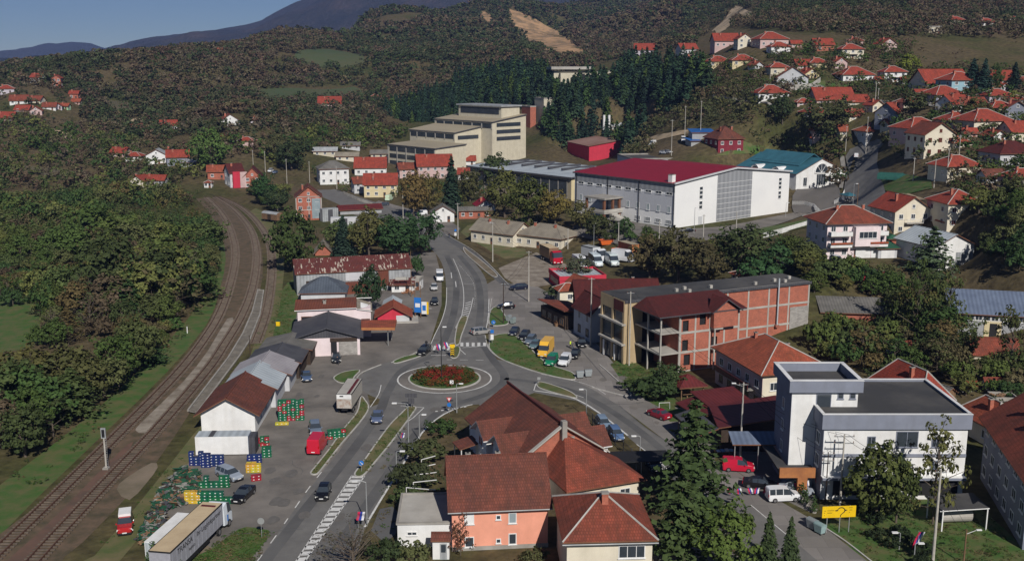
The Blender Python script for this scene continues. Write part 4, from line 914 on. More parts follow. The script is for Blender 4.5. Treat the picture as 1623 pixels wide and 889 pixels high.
r = house('derelict workshop with big faded blue roof and a yellow doorway', 1570,536,160,40,-14, 'gx', 'grey', 'metal_blue', D=13, rh=3.2, name='workshop', cat='workshop', chim=0, win=False)
for k in range(12): window(r, -r['W']/2 + (k + .5) * r['W'] / 12,-r['D']/2, r['H'] - 1.5,0, r['W'] / 13,1.1)
part_box(r, 'doorway', -2.6,.6,-r['D']/2 - .12,-r['D']/2 + .02,0,3.2, 'plaster_yellow'); part_box(r, 'doorway', -1.6,-.2,-r['D']/2 - .16,-r['D']/2 - .121,0,2.7, 'black')
for lb, u, v, w_, h_, yw, rf, wl, rm in [
  ('sagging shed with rusty brown tiles below the derelict workshop',1572,572,78,8,-14,'gx','sand','tile_old'),
  ('low shed with rusty brown tiles left of the sagging shed',1452,568,56,7,-4,'gx','brick','tile_old'),
  ('tiny shed with pale tin roof in the gardens left of the rusty sheds',1412,568,18,8,5,'shed','wood','metal_silver'),
  ('weathered grey wooden hut with steep gable behind the white modern building',1500,634,26,12,25,'gy','wood','fibre_dark'),
  ('small shed with bright red roof in the gardens right of the wooden hut',1533,622,28,8,-3,'gx','grey','tile_red'),
  ('small white shed with dark red roof in the gardens, nearest the right edge',1572,620,32,10,-3,'gx','white','tile_old'),
  ('flat grey carport over stacked firewood near the right edge',1588,648,44,12,-4,'flat','wood_dark','fibre_dark')]:
 house(lb, u, v, w_, h_, yw, rf, wl, rm, name='garden_shed', cat='shed', chim=0, win=False, ov=.3, group='garden sheds on the right')
house('house with big red hip roof just behind the white modern building', 1440,668,120,34,16, 'hip', 'cream', 'tile_red', D=13, rh=4.2, chim=1, group=G3)
house('low house with orange red roof between the modern building and the grey flats', 1568,712,100,34,10, 'hip', 'cream', 'tile_orange', D=9, rh=3.2, chim=1, group=G3)
fy = 62
p0 = gp(1556,816); root = empty('apartment_block', (0,0,0),0, 'dark grey three storey block of flats with red tiled roof at the right edge', 'apartment block')
A = gp(1556,762); B = gp(1640,905); d = (B - A).normalized(); yaw = math.atan2(d.y, d.x); L_ = 22.0; Dp = 12.0; A = A - d * 1.0
c = A + d * (L_/2) + Vector((-d.y, d.x, 0)) * Dp/2; root.location = (c.x, c.y, 0); root.rotation_euler.z = yaw
wall_part(root, L_, Dp, 9.0,4.2, 'gx', 'plaster_bluegrey'); rf = roof_part(root, L_, Dp, 9.0,4.2, 'gx', 'tile_old', ov=.8); chimney(rf, -4,-2,12.2); MB().box(-1,0,-3.4,-2.4,11.2,11.9, 'glass_pale').build('skylight', rf)
for st in range(3):
 for k in range(6): window(root, -L_/2 + (k + .5) * L_/6,-Dp/2,1.1 + st * 2.9,0,1.7,1.4)
 window(root, -L_/2,-2,1.1 + st * 2.9,-math.pi/2,1.5,1.4); window(root, -L_/2,2.5,1.1 + st * 2.9,-math.pi/2,1.5,1.4)
FOOT.append((c.x, c.y, 13))
# ================================================================ BUILDINGS one by one
def nb(name, label, cat, x, y, yaw, rad=8, z=0, group=None):
 FOOT.append((x, y, rad)); return empty(name, (x, y, z), R(yaw), label, cat, group)
def zat(u, v, Y): return atY(u, v, Y).z
A = gp(717,873); B = gp(868,866); W = (B - A).length; D = 10.5
yw = math.atan2(B.y - A.y, B.x - A.x); c = (A + B) / 2 + Vector((-math.sin(yw), math.cos(yw),0)) * D/2
r = nb('house', 'salmon pink house with long brown tile roof beside the white garage', 'house', c.x, c.y, math.degrees(yw),9, group=G3)
He = zat(717,806, A.y); rh = zat(785,722, c.y) - He
wall_part(r, W, D, He, rh, 'gx', 'plaster_salmon', plinth='concrete'); rf = roof_part(r, W, D, He, rh, 'gx', 'tile_brown', ov=.5)
chimney(rf, -W*.3,.5, He + rh - .6,.8, s=.5); chimney(rf, W * .02,.5, He + rh - .6,.8, s=.5)
MB().tube((-W/2 - .5,-D/2 - .62, He - .3),(W/2 + .5,-D/2 - .62, He - .3),.08,.08, 'steel').build('gutter', rf)
for x, z, w_, h_, gl in ((-.33,.62,1.15,1.5, 'frame_white'),(-.0,.7,.6,.6, 'glass'),(.16,.6,.95,1.35, 'glass_pale'),(-.33,.08,1.1,1.3, 'glass'),(.0,.14,.6,.6, 'glass'),(.16,.1,.95,1.4, 'glass')):
 window(r, (x - .02) * W * .92,-D/2, He * z, 0, w_, h_, 'frame_white', gl, bars=0)
for y in (-2,2):
 for z in (1.0,3.6): window(r, -W/2, y, z, -math.pi/2,1.0,1.3)
A = gp(640,866); B = gp(716,872)
r = nb('garage', 'low white garage with flat concrete roof joined to the salmon house', 'garage', (A.x + B.x)/2, A.y + 4.2,2,5)
wall_part(r, 7.4,8.5,2.9, m='plaster_white'); roof_part(r, 7.4,8.5,2.9,.28, 'flat', 'concrete_pale', ov=.15, edge='concrete'); window(r, -2,-4.25,1.5,0,1.2,.5)
r = nb('gate_pillar', 'small tiled gate lodge with grey door in front of the white garage', 'gate lodge', gp(699,886).x, gp(699,886).y + .6,0,1)
wall_part(r, 1.9,1.2,2.4, m='plaster_white', base=-.3); roof_part(r, 1.9,1.2,2.4,.5, 'gx', 'tile_brown', ov=.2); door(r, .3,-.6,0,.8,2, 'metal_grey')
P_ = gp(805,607,9.2); Q_ = gp(893,674,9.2); c = (P_ + Q_) / 2; d = (P_ - Q_).normalized(); yw = math.degrees(math.atan2(d.y, d.x)) - 90
r = nb('house', 'rambling house with steep brown red roof, dormers and bare brick gable, at the roundabout', 'house', c.x, c.y, yw, 13, group=G3)
L_ = (P_ - Q_).length; Wd = 12.6
wall_part(r, Wd, L_ - 1,4.8,4.2, 'gy', 'plaster_white', m2='brick'); rf = roof_part(r, Wd, L_ - 1,4.8,4.2, 'gy', 'tile_brown', ov=.6)
MB().box(-.12,.12,-L_/2 - .3, L_/2 + .3,9.2,9.5, 'tile_maroon').build('ridge_cap', rf)
for y0, xe in ((1.0,-8.3),(-5.2,-8.0)):   # two dormer wings on the street side
 wg = MB(); wg.box(xe + .7,-3.5, y0 - 2.2, y0 + 2.2,0,5.6, 'plaster_white'); wg.poly([(xe + .7, y0 - 2.2,5.6),(xe + .7, y0 + 2.2,5.6),(xe + .7, y0,7)], 'plaster_white'); dw = wg.build('dormer', r)
 rr = MB(); rr.slab([(xe, y0 - 2.9,5.3),(-2.4, y0 - 2.9,5.3),(-1.8, y0,7.3),(xe, y0,7.3)],.15, 'tile_brown', 'frame_white'); rr.slab([(-2.4, y0 + 2.9,5.3),(xe, y0 + 2.9,5.3),(xe, y0,7.3),(-1.8, y0,7.3)],.15, 'tile_brown', 'frame_white'); rr.build('dormer_roof', dw)
 window(r, xe + .7, y0,3.6,-math.pi/2,1.5,1.4); window(r, xe + .7, y0,.9,-math.pi/2,1.5,1.4)
cr = MB(); cr.slab([(-10.4,2,3.0),(-7.4,2,3.6),(-7.4,5.4,3.6),(-10.4,5.4,3.0)],.12, 'tile_brown', 'frame_brown'); cr.tube((-10.1,2.2,0),(-10.1,2.2,2.9),.08, m='frame_white'); cr.tube((-10.1,5.2,0),(-10.1,5.2,2.9),.08, m='frame_white'); cr.build('porch', r)
for y0 in (4.2,-2.0):  # lower wings towards the fenced yard
 wg = MB(); wg.box(4,9.6, y0 - 2.2, y0 + 2.2,0,3.4, 'plaster_white'); wg.poly([(9.6, y0 - 2.2,3.4),(9.6, y0 + 2.2,3.4),(9.6, y0,5.2)], 'plaster_white'); dw = wg.build('side_wing', r)
 rr = MB(); rr.slab([(2, y0 - 2.7,3.1),(10.1, y0 - 2.7,3.1),(10.1, y0,5.4),(2, y0,5.4)],.15, 'tile_brown', 'frame_white'); rr.slab([(10.1, y0 + 2.7,3.1),(2, y0 + 2.7,3.1),(2, y0,5.4),(10.1, y0,5.4)],.15, 'tile_brown', 'frame_white'); rr.build('wing_roof', dw); window(r, 9.6, y0,1.0, math.pi/2,1.2,1.3)
ch = MB(); ch.box(-.35,.35,-L_/2 - .5,-L_/2 + .2,5,9.9, 'concrete'); ch.box(.35,1.6,-L_/2 - .1,-L_/2 + .1,7.2,7.5, 'concrete'); ch.build('chimney', rf)
rr = MB(); e = -L_/2 - .15   # concrete verge framing the brick gable
rr.slab([(-Wd/2 - .6, e, 4.65),(-Wd/2 - .6, e + .6,4.65),(0, e + .6,9.3),(0, e, 9.3)],.2, 'concrete_pale'); rr.slab([(Wd/2 + .6, e, 4.65),(Wd/2 + .6, e + .6,4.65),(0, e + .6,9.3),(0, e, 9.3)],.2, 'concrete_pale'); rr.build('gable_coping', rf)
mb = MB(); yf = -L_/2 - 7.5; xa, xb = -3.2,8.2    # the lower hipped half in front
wall_part(r, 9.8,8,3.6, m='plaster_cream', cx=2.6, cy=-L_/2 - 3.4, name='front_wing'); ap = (.2,-L_/2 + .2,8.0)
mb.slab([(xa, yf - .6,3.5),(xb, yf - .6,3.5), ap],.15, 'tile_old', 'frame_brown'); mb.slab([(xb, yf - .6,3.5),(xb, -L_/2 + .4,3.5), ap],.15, 'tile_old', 'frame_brown'); mb.slab([(xa, -L_/2 + .4,3.5),(xa, yf - .6,3.5), ap],.15, 'tile_old', 'frame_brown'); mb.build('front_wing_roof', r)
for k in range(3): window(r, -.6 + k * 3,-L_/2 - 7.4,1.0,0,1.5,1.5)
A = gp(889,862,6); B = gp(1037,858,6); W = (B - A).length - .8
r = nb('house', 'white house with pyramid shaped red roof and centre chimney at the bottom edge', 'house', (A.x + B.x)/2, A.y + 6.4,3,8, group=G3)
wall_part(r, W, 11,6, m='plaster_cream'); rf = roof_part(r, W, 11,6,3.0, 'pyr', 'tile_old', ov=.55); 
ch = MB(); ch.box(-.35,.35,-1.6,-.9,7,9.6, 'brick'); ch.box(-.6,.6,-1.8,-1.6,7.4,7.9, 'brick'); ch.box(-.42,.42,-1.67,-.83,9.6,9.72, 'concrete'); ch.build('chimney', rf)
window(r, W * .26,-5.5,3.9,0,2.9,1.5, bars=2); window(r, W * .26,-5.5,1,0,2.9,1.5, bars=2); window(r, -W*.2,-5.5,1,0,1.4,1.4)
MB().tube((-W/2 - .55,-6.1,5.85),(W/2 + .55,-6.1,5.85),.08,.08, 'steel').build('gutter', rf)
r = nb('office_building', 'white modern building with grey parapets, stair tower and flat roofs', 'office building', 49.5,134,0,15)
x0, x1, y0, y1 = 40.0 - 49.5,59.3 - 49.5,127.5 - 134,143 - 134
Zw = zat(1298,657,127.5); mb = MB(); mb.box(x0 + .4, x1 - .3, y0 + .4, y1 - .3,-1, Zw - 2.0, 'plaster_white'); mb.build('wall', r)
mb = MB(); pz = Zw - 2.0
for q in ((x0, x1, y0, y0 + .35),(x0, x1, y1 - .35, y1),(x0, x0 + .35, y0 + .35, y1 - .35),(x1 - .35, x1, y0 + .35, y1 - .35)): mb.box(q[0], q[1], q[2], q[3], pz - .0, Zw, 'plaster_bluegrey'); mb.box(q[0] - .05, q[1] + .05, q[2] - .05, q[3] + .05, Zw, Zw + .06, 'frame_white')
mb.build('parapet', r); MB().box(x0 + .35, x1 - .35, y0 + .35, y1 - .35, Zw - 1.3, Zw - .3, 'felt').build('roof', r)
mb = MB(); mb.box(x0 + .34, x0 + .4, y0 + .35,-.0,.1, pz, 'plaster_bluegrey'); mb.box(x0 + .3, x1 - .3, y0 + .25, y0 + .41,5.9,6.3, 'plaster_bluegrey'); mb.box(x0 + .3, x1 - .3, y0 - .6, y0 + .41,3.0,3.35, 'plaster_bluegrey', 'frame_white'); mb.build('floor_band_side_shade', r)  # first box paints the white wing's left wall in its shade tone, then floor bands
mb = MB(); mb.box(x0 + 2, x0 + 9, y0 + .3, y0 + .42,.6,2.9, 'black'); mb.box(x0 + 12, x1 - 1, y0 + .3, y0 + .42,.6,2.9, 'black'); mb.build('shop_window', r)
for x, w_ in ((x0 + 6.6,1.1),(x0 + 11.2,2.9),(x0 + 15,1.2)): window(r, x, y0 + .4,7.2,0, w_, 1.5 if w_ < 2 else 2.2, 'plaster_bluegrey', bars=1)
for x in (x0 + 6.6, x0 + 11.2, x0 + 15): window(r, x, y0 + .4,4.1,0,1.1,1.3, 'plaster_bluegrey')
for z in (4.0,7.0): window(r, x0 + .34, y0 + 2.4, z, -math.pi/2,1.6,1.7)
tz = zat(1256,603,131.2); tx0, tx1, ty0, ty1 = 36.7 - 49.5,46.0 - 49.5,131.2 - 134,139.6 - 134
mb = MB(); mb.box(tx0 + .3, tx1 - .3, ty0 + .3, ty1 - .3,-1, tz - 1.6, 'plaster_white'); mb.box(tx0 + .26, tx0 + .3, ty0 + .3, ty1 - .3,-1, tz - 1.6, 'plaster_bluegrey'); tw = mb.build('stair_tower', r)  # thin blue grey slab paints the shade on the white tower's left side
mb = MB()
for q in ((tx0 - .2, tx1 + .2, ty0 - .2, ty0 + .3),(tx0 - .2, tx1 + .2, ty1 - .3, ty1 + .2),(tx0 - .2, tx0 + .3, ty0 + .3, ty1 - .3),(tx1 - .3, tx1 + .2, ty0 + .3, ty1 - .3)): mb.box(q[0], q[1], q[2], q[3], tz - 1.6, tz, 'plaster_bluegrey'); mb.box(q[0] - .04, q[1] + .04, q[2] - .04, q[3] + .04, tz, tz + .06, 'frame_white')
mb.box(tx0 + .3, tx1 - .3, ty0 + .3, ty1 - .3, tz - 1.3, tz - 1.15, 'felt'); mb.build('tower_parapet', tw)
window(r, tx0 + 4.5, ty0 + .3, tz - 4.2,0,2.0,2.3, 'plaster_bluegrey', bars=0); window(r, tx0 + 6.7, ty0 + .3, tz - 2.6,0,.8,.8, 'plaster_bluegrey', bars=0); window(r, tx0 + 8.3, ty0 + .3, tz - 2.6,0,.8,.8, 'plaster_bluegrey', bars=0)
for z in (4,7,10): window(r, tx0 + .26, ty0 + 4, z, -math.pi/2,1.1,1.6)
mb = MB(); mb.box(-14.3,-9.6,-5.2,-4.8,2.6,3.9, 'wood_orange'); mb.box(-11.9,-10.6,-5.22,-4.5,0,2.6, 'wood_orange'); mb.box(-14.3,-12.9,-4.8,4.5,3.2,3.5, 'felt'); mb.box(-12.899,-9.6,-4.8,-2.9,3.2,3.5, 'felt'); mb.build('entrance_porch', r)
r = nb('shed', 'long maroon metal roofed shed with its dark open side left of the modern building', 'shed', 35.5,149.5,-3,7, group='maroon roofed sheds')
wall_part(r, 9,9,3.2, m='wood_dark'); roof_part(r, 9,9,3.6,1.9, 'shedl', 'metal_maroon', ov=.6)
r = nb('shed', 'smaller maroon metal roofed shed below the house with the big tile roof', 'shed', 34.0,158.0,20,6, group='maroon roofed sheds')
wall_part(r, 7,8,3, m='wood_dark'); roof_part(r, 7,8,3,1.0, 'shed', 'metal_maroon', ov=.5); roof_part(r, 3,7,2.6,.8, 'shedl', 'metal_maroon', ov=.4, cx=-5, name='canopy')
r = nb('canopy', 'bright blue metal canopy beside the modern building\'s dark tower wall', 'canopy', 34.6,139.6,0,4)
roof_part(r, 7.2,3.0,3.6,.8, 'shed', 'metal_blue', ov=.1)
for x in (-3.3,0,3.3): MB().tube((x, -1.3,0),(x, -1.3,3.6),.07, m='steel').build('post', r)
r = nb('canopy', 'dark grey sheet canopy over the market tables by the tall pine', 'canopy', 27.5,148,12,4)
roof_part(r, 2.6,9,3.0,.9, 'shedl', 'metal_dark', ov=.3)
for y in (-4,0,4): MB().tube((-1.2, y, 0),(-1.2, y, 3),.06, m='wood').build('post', r)
g_ = gp(1092,636); r = nb('gazebo', 'open gazebo with maroon hip roof on wooden posts', 'gazebo', g_.x, g_.y + 2,15,4)
roof_part(r, 4.4,4.4,2.5,1.5, 'pyr', 'metal_maroon', ov=.4)
for x in (-2,2):
 for y in (-2,2): MB().box(x - .08, x + .08, y - .08, y + .08,0,2.6, 'wood').build('post', r)
MB().box(-1,1,-.5,.5,.7,.78, 'wood').box(-.1,.1,-.1,.1,0,.7, 'wood').build('table', r)
r = nb('house', 'house with large orange red hip roof and shaded balcony wall behind the maroon sheds', 'house', 44.4,172.2,15,11, group=G3)
wall_part(r, 12,17,6.4, m='plaster_cream'); mb = MB(); mb.box(-6.06,-6.0,-8.5,8.5,0,6.4, 'plaster_pinkish'); mb.build('side_shade_skin', r)  # darker skin over the cream wall paints the shade of the left side
rf = roof_part(r, 12,17,6.4,3.6, 'hip', 'tile_orange', ov=.8); chimney(rf, -1.4,3,9.2); chimney(rf, 1.8,-2.2,8.6,.9)
for k in range(5): window(r, -6.06,-6.6 + k * 3.2,3.8,-math.pi/2,1.4,1.4); window(r, -6.06,-6.6 + k * 3.2,.8,-math.pi/2,1.4,1.6, 'frame_brown')
mb = MB(); mb.box(-7.4,-6,-6,6,3.0,3.15, 'concrete'); bb = mb.build('balcony', r); MB().box(-7.4,-7.3,-6,6,3.15,4.1, 'metal_maroon').build('railing', bb)
for k in range(3): window(r, -4 + 4 * k, -8.5,3.6,0,1.4,1.4)
A = gp(990,577); ang = 24.0; r = nb('unfinished_building', 'unfinished three storey brick building with concrete frame and maroon tiled front wing', 'unfinished building', A.x, A.y, ang, 4)
FOOT += [(A.x + 8, A.y + 8,10),(A.x + 22, A.y + 16,12),(A.x + 34, A.y + 20,12),(A.x + 12, A.y - 1,10)]
LL = 43.0; DD = 9.0; HH = zat(990,478, A.y); st = HH / 3.0 * .96
def brick_face(root, name, x0, x1, y, z0, z1, nx, nz, open_=(), wins=(), face=-1, col='concrete_pale', fill='brick'):
 fr = MB(); br = MB(); cw = .35; dz = (z1 - z0) / nz; dx = (x1 - x0) / nx
 for i in range(nx + 1): x = x0 + dx * i; fr.box(x - cw/2, x + cw/2, y - .06, y + .3, z0, z1, col)
 for k in range(nz + 1): z = z0 + dz * k; fr.box(x0 - .2, x1 + .2, y - .09, y + .31, z - .2, z + .2, col)
 for i in range(nx):
  for k in range(nz):
   a, b = x0 + dx * i + cw/2, x0 + dx * (i + 1) - cw/2; c0, c1 = z0 + dz * k + .2, z0 + dz * (k + 1) - .2
   if (i, k) in open_:   # a door sized hole left in the infill
    m0 = a + (b - a) * .1; m1 = min(m0 + 1.3, b); br.box(a, m0, y, y + .2, c0, c1, fill); br.box(m1, b, y, y + .2, c0, c1, fill) if m1 < b - .1 else None; br.box(m0, m1, y, y + .2, c0 + 2.1, c1, fill)
   elif (i, k) in wins: m0 = (a + b)/2 - .7; m1 = m0 + 1.4; br.box(a, m0, y, y + .2, c0, c1, fill); br.box(m1, b, y, y + .2, c0, c1, fill); br.box(m0, m1, y, y + .2, c0, c0 + .9, fill); br.box(m0, m1, y, y + .2, c1 - .3, c1, fill)
   else: br.box(a, b, y, y + .2, c0, c1, fill)
 f = fr.build(name + '_frame', root); br.build('brick_infill', f); return f
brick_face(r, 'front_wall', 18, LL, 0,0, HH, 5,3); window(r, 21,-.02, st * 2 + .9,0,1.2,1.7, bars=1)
MB().box(LL - 4.6, LL + .1,-.12,-.07,.3, st * 2 - .4, 'block').build('block_panel', r)
mb = MB(); mb.box(.5, LL - .1,.6, DD - .3,0, HH - .3, 'black'); mb.build('interior_shade', r)  # solid black core stands in for the shade inside the block
mb = MB(); mb.box(-.3, LL + .3,-.3, DD + .3, HH, HH + .18, 'felt'); mb.box(-.35, LL + .35,-.36,-.28, HH - .25, HH + .3, 'metal_dark'); roof = mb.build('flat_roof', r)
for x, y in ((13,3),(15,1.5),(15.5,4),(21,3),(31,2),(36.5,3),(38,1.5),(41,4)): MB().box(x - .3, x + .3, y - .3, y + .3, HH + .18, HH + .8, 'concrete_pale').build('roof_vent', roof)
mb = MB(); mb.box(-.35,3.6,-.1,.0,0, HH + .1, 'plaster_ochre')
for y in (0,4.2, DD - .5): mb.box(-.4,-.05, y, y + .6,0, HH + .1, 'plaster_ochre')
mb.box(-.39,-.06,.6, DD - .5, HH - 2.2, HH + .1, 'plaster_ochre'); mb.build('ochre_cladding', r)
mb = MB()
for k in (1,2): mb.box(-.9,-.05,-.2, DD, st * k - .25, st * k + .1, 'concrete_pale')
mb.build('balcony_slab', r); MB().box(-.42,-.2,.2,3.9, HH - 2.1, HH - .1, 'metal_maroon').build('name_board', r)
mb = MB(); mb.box(-.1,.0,.3, DD - .5,.1, HH - 2.3, 'glass'); mb.build('side_glazing', r)
for k, yy in enumerate((3.4,7.6)): MB().box(-.6,-.5, yy - .5, yy, .1,3.2, 'plaster_white').build('curtain', r)
wx0, wx1, wy = 4.6,19.5,-8.6
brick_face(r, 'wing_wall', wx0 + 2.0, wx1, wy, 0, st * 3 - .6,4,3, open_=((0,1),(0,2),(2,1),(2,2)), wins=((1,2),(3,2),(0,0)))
mb = MB(); mb.box(wx0 + 2.3, wx1 - .3, wy + .4,-.2,.1, st * 3 - .8, 'black'); mb.build('wing_interior_shade', r)  # black box paints the shade seen through the open bays
MB().box(wx1, wx1 + .2, wy, 0,0, st * 3 - .6, 'brick').build('wing_side_wall', r); MB().box(wx0 + 1.8, wx0 + 2.1, wy + .4,0,0, st * 3 - .6, 'brick').build('wing_side_wall', r)
mb = MB()
for k in (1,2): mb.box(2.0, wx0 + 1.8, wy - .5,-.11, st * k - .18, st * k + .1, 'concrete_pale'); mb.box(wx0 + 8.6, wx0 + 10.6, wy - 1.2, wy - .1, st * k - .18, st * k + .1, 'concrete_pale')
for x, y in ((2.2, wy - .3),(wx0 + 1.6, wy - .3),(2.2,-4.5),(wx0 + 8.8, wy - 1.1)): mb.box(x - .13, x + .13, y - .13, y + .13,0, st * 3 - .7, 'concrete_pale')
mb.build('balcony_frame', r)
mb = MB(); e = st * 3 - .5; t = HH + .6
mb.slab([(1.2, wy - 1.4, e),(wx1 + .8, wy - 1.4, e),(wx1 + .8,-.35, t),(4.2,-.35, t)],.2, 'tile_maroon', 'metal_dark'); mb.slab([(1.2, wy - 1.4, e),(4.2,-.35, t),(1.2,-.35, e)],.2, 'tile_maroon', 'metal_dark')
cx_ = wx0 + 11; mb.slab([(cx_ - 3.4, wy - 2.0, e - .1),(cx_, wy - 2.0, e + 2.2),(cx_, wy + 3.4, e + 2.2),(cx_ - 3.4, wy - .4, e - .1)],.2, 'tile_maroon', 'metal_dark'); mb.slab([(cx_ + 3.4, wy - 2.0, e - .1),(cx_, wy - 2.0, e + 2.2),(cx_, wy + 3.4, e + 2.2),(cx_ + 3.4, wy - .4, e - .1)],.2, 'tile_maroon', 'metal_dark')
mb.build('wing_roof', r); mb = MB(); mb.box(cx_ - 2.6, cx_ + 2.6, wy - 1.3, wy - .1, st * 2 + .2, e - .1, 'brick'); mb.poly([(cx_ - 2.6, wy - 1.3, e - .1),(cx_ + 2.6, wy - 1.3, e - .1),(cx_, wy - 1.3, e + 1.8)], 'brick'); mb.build('gable_bay', r)
window(r, cx_, wy - .03,.9,0,.8,.9, bars=0)
mb = MB(); mb.tube((LL - 8,-.5, st),(LL - 8,-.5, HH + 1.6),.16, m='metal_silver'); mb.box(LL - 8.4, LL - 7.6,-.7,0, st - .2, st + .3, 'brick'); mb.build('flue', r)
r = nb('guest_house', 'dark timber guest house with wide maroon roof and one chimney', 'guest house', 22.5,222,3,10)
wall_part(r, 17,13,6.2,3.4, 'gx', 'wood_dark'); rf = roof_part(r, 17,13,6.2,3.6, 'gx', 'tile_maroon', ov=.9); chimney(rf, 4,1,9.2,.9)
for k in range(3): window(r, -8.5,-3.5 + k * 3.4,3.6,-math.pi/2,1.3,1.5)
for k in range(4): window(r, -6 + k * 4,-6.5,3.6,0,1.3,1.5)
g_ = gp(942,545); r = nb('guest_house', 'narrow grey and white gabled guest house before the ochre cladding', 'guest house', g_.x + .3, g_.y + 6,20,5)
wall_part(r, 5.2,9,6,2.6, 'gy', 'plaster_lightgrey'); roof_part(r, 5.2,9,6,2.8, 'gy', 'tile_maroon', ov=.5); mb = MB(); mb.box(.6,2.4,-4.66,-4.5,2.6,5.7, 'plaster_white'); mb.build('bay', r)
for y in (-2.5,1.5): window(r, -2.6, y, 3.8,-math.pi/2,1.2,1.5); window(r, -2.6, y, .9,-math.pi/2,1.4,1.6, 'wood_dark')
g_ = gp(908,522); r = nb('restaurant', 'low timber restaurant with worn red brown roof and slatted chimney turret', 'restaurant', g_.x - 1.2, g_.y + 6.2,24,6)
wall_part(r, 6.5,12,3.0, m='wood_dark'); rf = roof_part(r, 6.5,12,3.0,1.2, 'shedr', 'tile_old', ov=.6); mb = MB()
for k in range(5): mb.box(1.2 - .05 * k, 3.4 + .05 * k, -3.4,-1.2,4.2 + k * .42,4.42 + k * .42, 'wood')
mb.box(1.5,3.1,-3.1,-1.5,3.5,6.2, 'wood_dark'); mb.build('turret', rf)
for k in range(4): window(r, -3.25,-4.4 + k * 2.9,.8,-math.pi/2,1.9,1.5, 'wood')
g_ = gp(893,485); r = nb('bakery_house', 'little cream house with bright orange tile roof behind the timber restaurant', 'house', g_.x + 1, g_.y + 2,15,4)
wall_part(r, 5,4,3.6, m='plaster_cream'); roof_part(r, 5,4,3.6,1.4, 'hip', 'tile_orange', ov=.5); window(r, 0,-2,1.6,0,1.2,1.3)
g_ = gp(921,470); r = nb('house', 'small house with a stepped orange roof under the walnut twigs behind the timber guest house', 'house', g_.x, g_.y + 1,30,4)
wall_part(r, 4,6,3.4, m='plaster_pinkish'); roof_part(r, 4,6,3.4,1.4, 'gy', 'tile_orange', ov=.5)
A = gp(877,459); r = nb('container_kiosk', 'long bright red kiosk with flat white roof and raised red rim', 'kiosk', A.x + 6.3, A.y + 6,12,8)
mb = MB(); mb.box(-6,6,-5.5,5.5,0,2.7, 'plaster_red'); mb.build('wall', r); mb = MB()
for q in ((-6.15,6.15,-5.65,-5.4),(-6.15,6.15,5.4,5.65),(-6.15,-5.9,-5.4,5.4),(5.9,6.15,-5.4,5.4)): mb.box(q[0], q[1], q[2], q[3],2.4,3.5, 'plaster_red')
mb.box(-5.9,5.9,-5.4,5.4,2.705,2.95, 'metal_silver'); mb.build('roof', r); window(r, -6,0,.8,-math.pi/2,8,1.6, 'sign_red', bars=5)
A = gp(466,566); B = gp(571,562); W = (B - A).length; yw = math.atan2(B.y - A.y, B.x - A.x); D = 13.5; He = zat(466,537, A.y)
c = (A + B)/2 + Vector((-math.sin(yw), math.cos(yw),0)) * D/2
r = nb('shop', 'pale pink shop with dark gabled roof, rust red rear wing and orange forecourt canopy', 'shop', c.x, c.y, math.degrees(yw),10); FOOT.append((c.x, c.y + 13,9))
wall_part(r, W, D, He, 0, 'flat', 'plaster_pink'); mb = MB(); mb.poly([(-W/2,-D/2 - .1, He),(W/2,-D/2 - .1, He),(0,-D/2 - .1, He + 1.9)], 'metal_dark'); mb.build('gable_cladding', r)
rf = roof_part(r, W, D, He, 1.9, 'gy', 'metal_dark', ov=.7, edge='metal_dark')
mb = MB(); mb.box(W * .18, W * .46,-D/2 - .12,-D/2 + .02,.1, He - .9, 'block'); mb.box(W * .05, W * .46,-D/2 - .14,-D/2 + .01, He - .85, He - .1, 'wood_dark'); mb.box(W * .06, W * .15,-D/2 - .1,-D/2 + .02,.1, He - .9, 'black'); mb.build('shop_front', r)
h2 = zat(520,490, c.y + D/2 + .5); wall_part(r, W + 2.2,9, h2,0, 'flat', 'plaster_pink', cx=1.2, cy=D/2 + 4.6, name='rear_wall')
mb = MB(); e = h2 + .15; mb.slab([(-W/2 - .5, D/2 - .4, e),(W/2 - .6, D/2 - .4, e + .2),(W/2 - .6, D/2 + 5, e + 1.3),(-W/2 - .5, D/2 + 5, e + 1.1)],.15, 'rust_metal', 'frame_white')
mb.slab([(-W/2 - .5, D/2 + 9.6, e),(-W/2 - .5, D/2 + 5, e + 1.1),(W/2 + 2.6, D/2 + 5, e + 1.1),(W/2 + 2.6, D/2 + 9.6, e)],.15, 'rust_metal', 'frame_white'); mb.slab([(W/2 - .55, D/2 - .2, e - .1),(W/2 + 2.6, D/2 - .2, e - .6),(W/2 + 2.6, D/2 + 5, e - .1),(W/2 - .55, D/2 + 5, e + 1)],.15, 'fibre_roof', 'frame_white')
rr = mb.build('rear_roof', r); chimney(rr, -.8, D/2 + 2.5, h2 + .9,.5, 'concrete', .6)
window(r, -W/2 + 2, D/2 + .1,3.2,0,2.4,1.6, 'frame_brown', 'black', bars=0); window(r, W/2 + 1.2, D/2 + .1,1.5,0,1.8,2.4, 'frame_brown', 'glass', bars=1)
mb = MB(); mb.slab([(W/2 + .3,-1.8,4.2),(W/2 + 7,-1.8,4.0),(W/2 + 7.6,4.6,4.0),(W/2 + .3,4.6,4.2)],.55, 'tile_orange', 'wood_orange'); mb.tube((W/2 + 5.6,-.8,0),(W/2 + 5.6,-.8,3.7),.09, m='steel'); mb.tube((W/2 + 6.4,4,0),(W/2 + 6.4,4,3.7),.09, m='steel'); mb.build('canopy', r)
house('small hipped house with slate blue roof between the pink shop and the rusty warehouse', 515,478,74,14,5, 'hip', 'lightgrey', 'slate', D=9, rh=3.0, chim=0, win=False, name='storehouse', cat='storehouse', group=None)
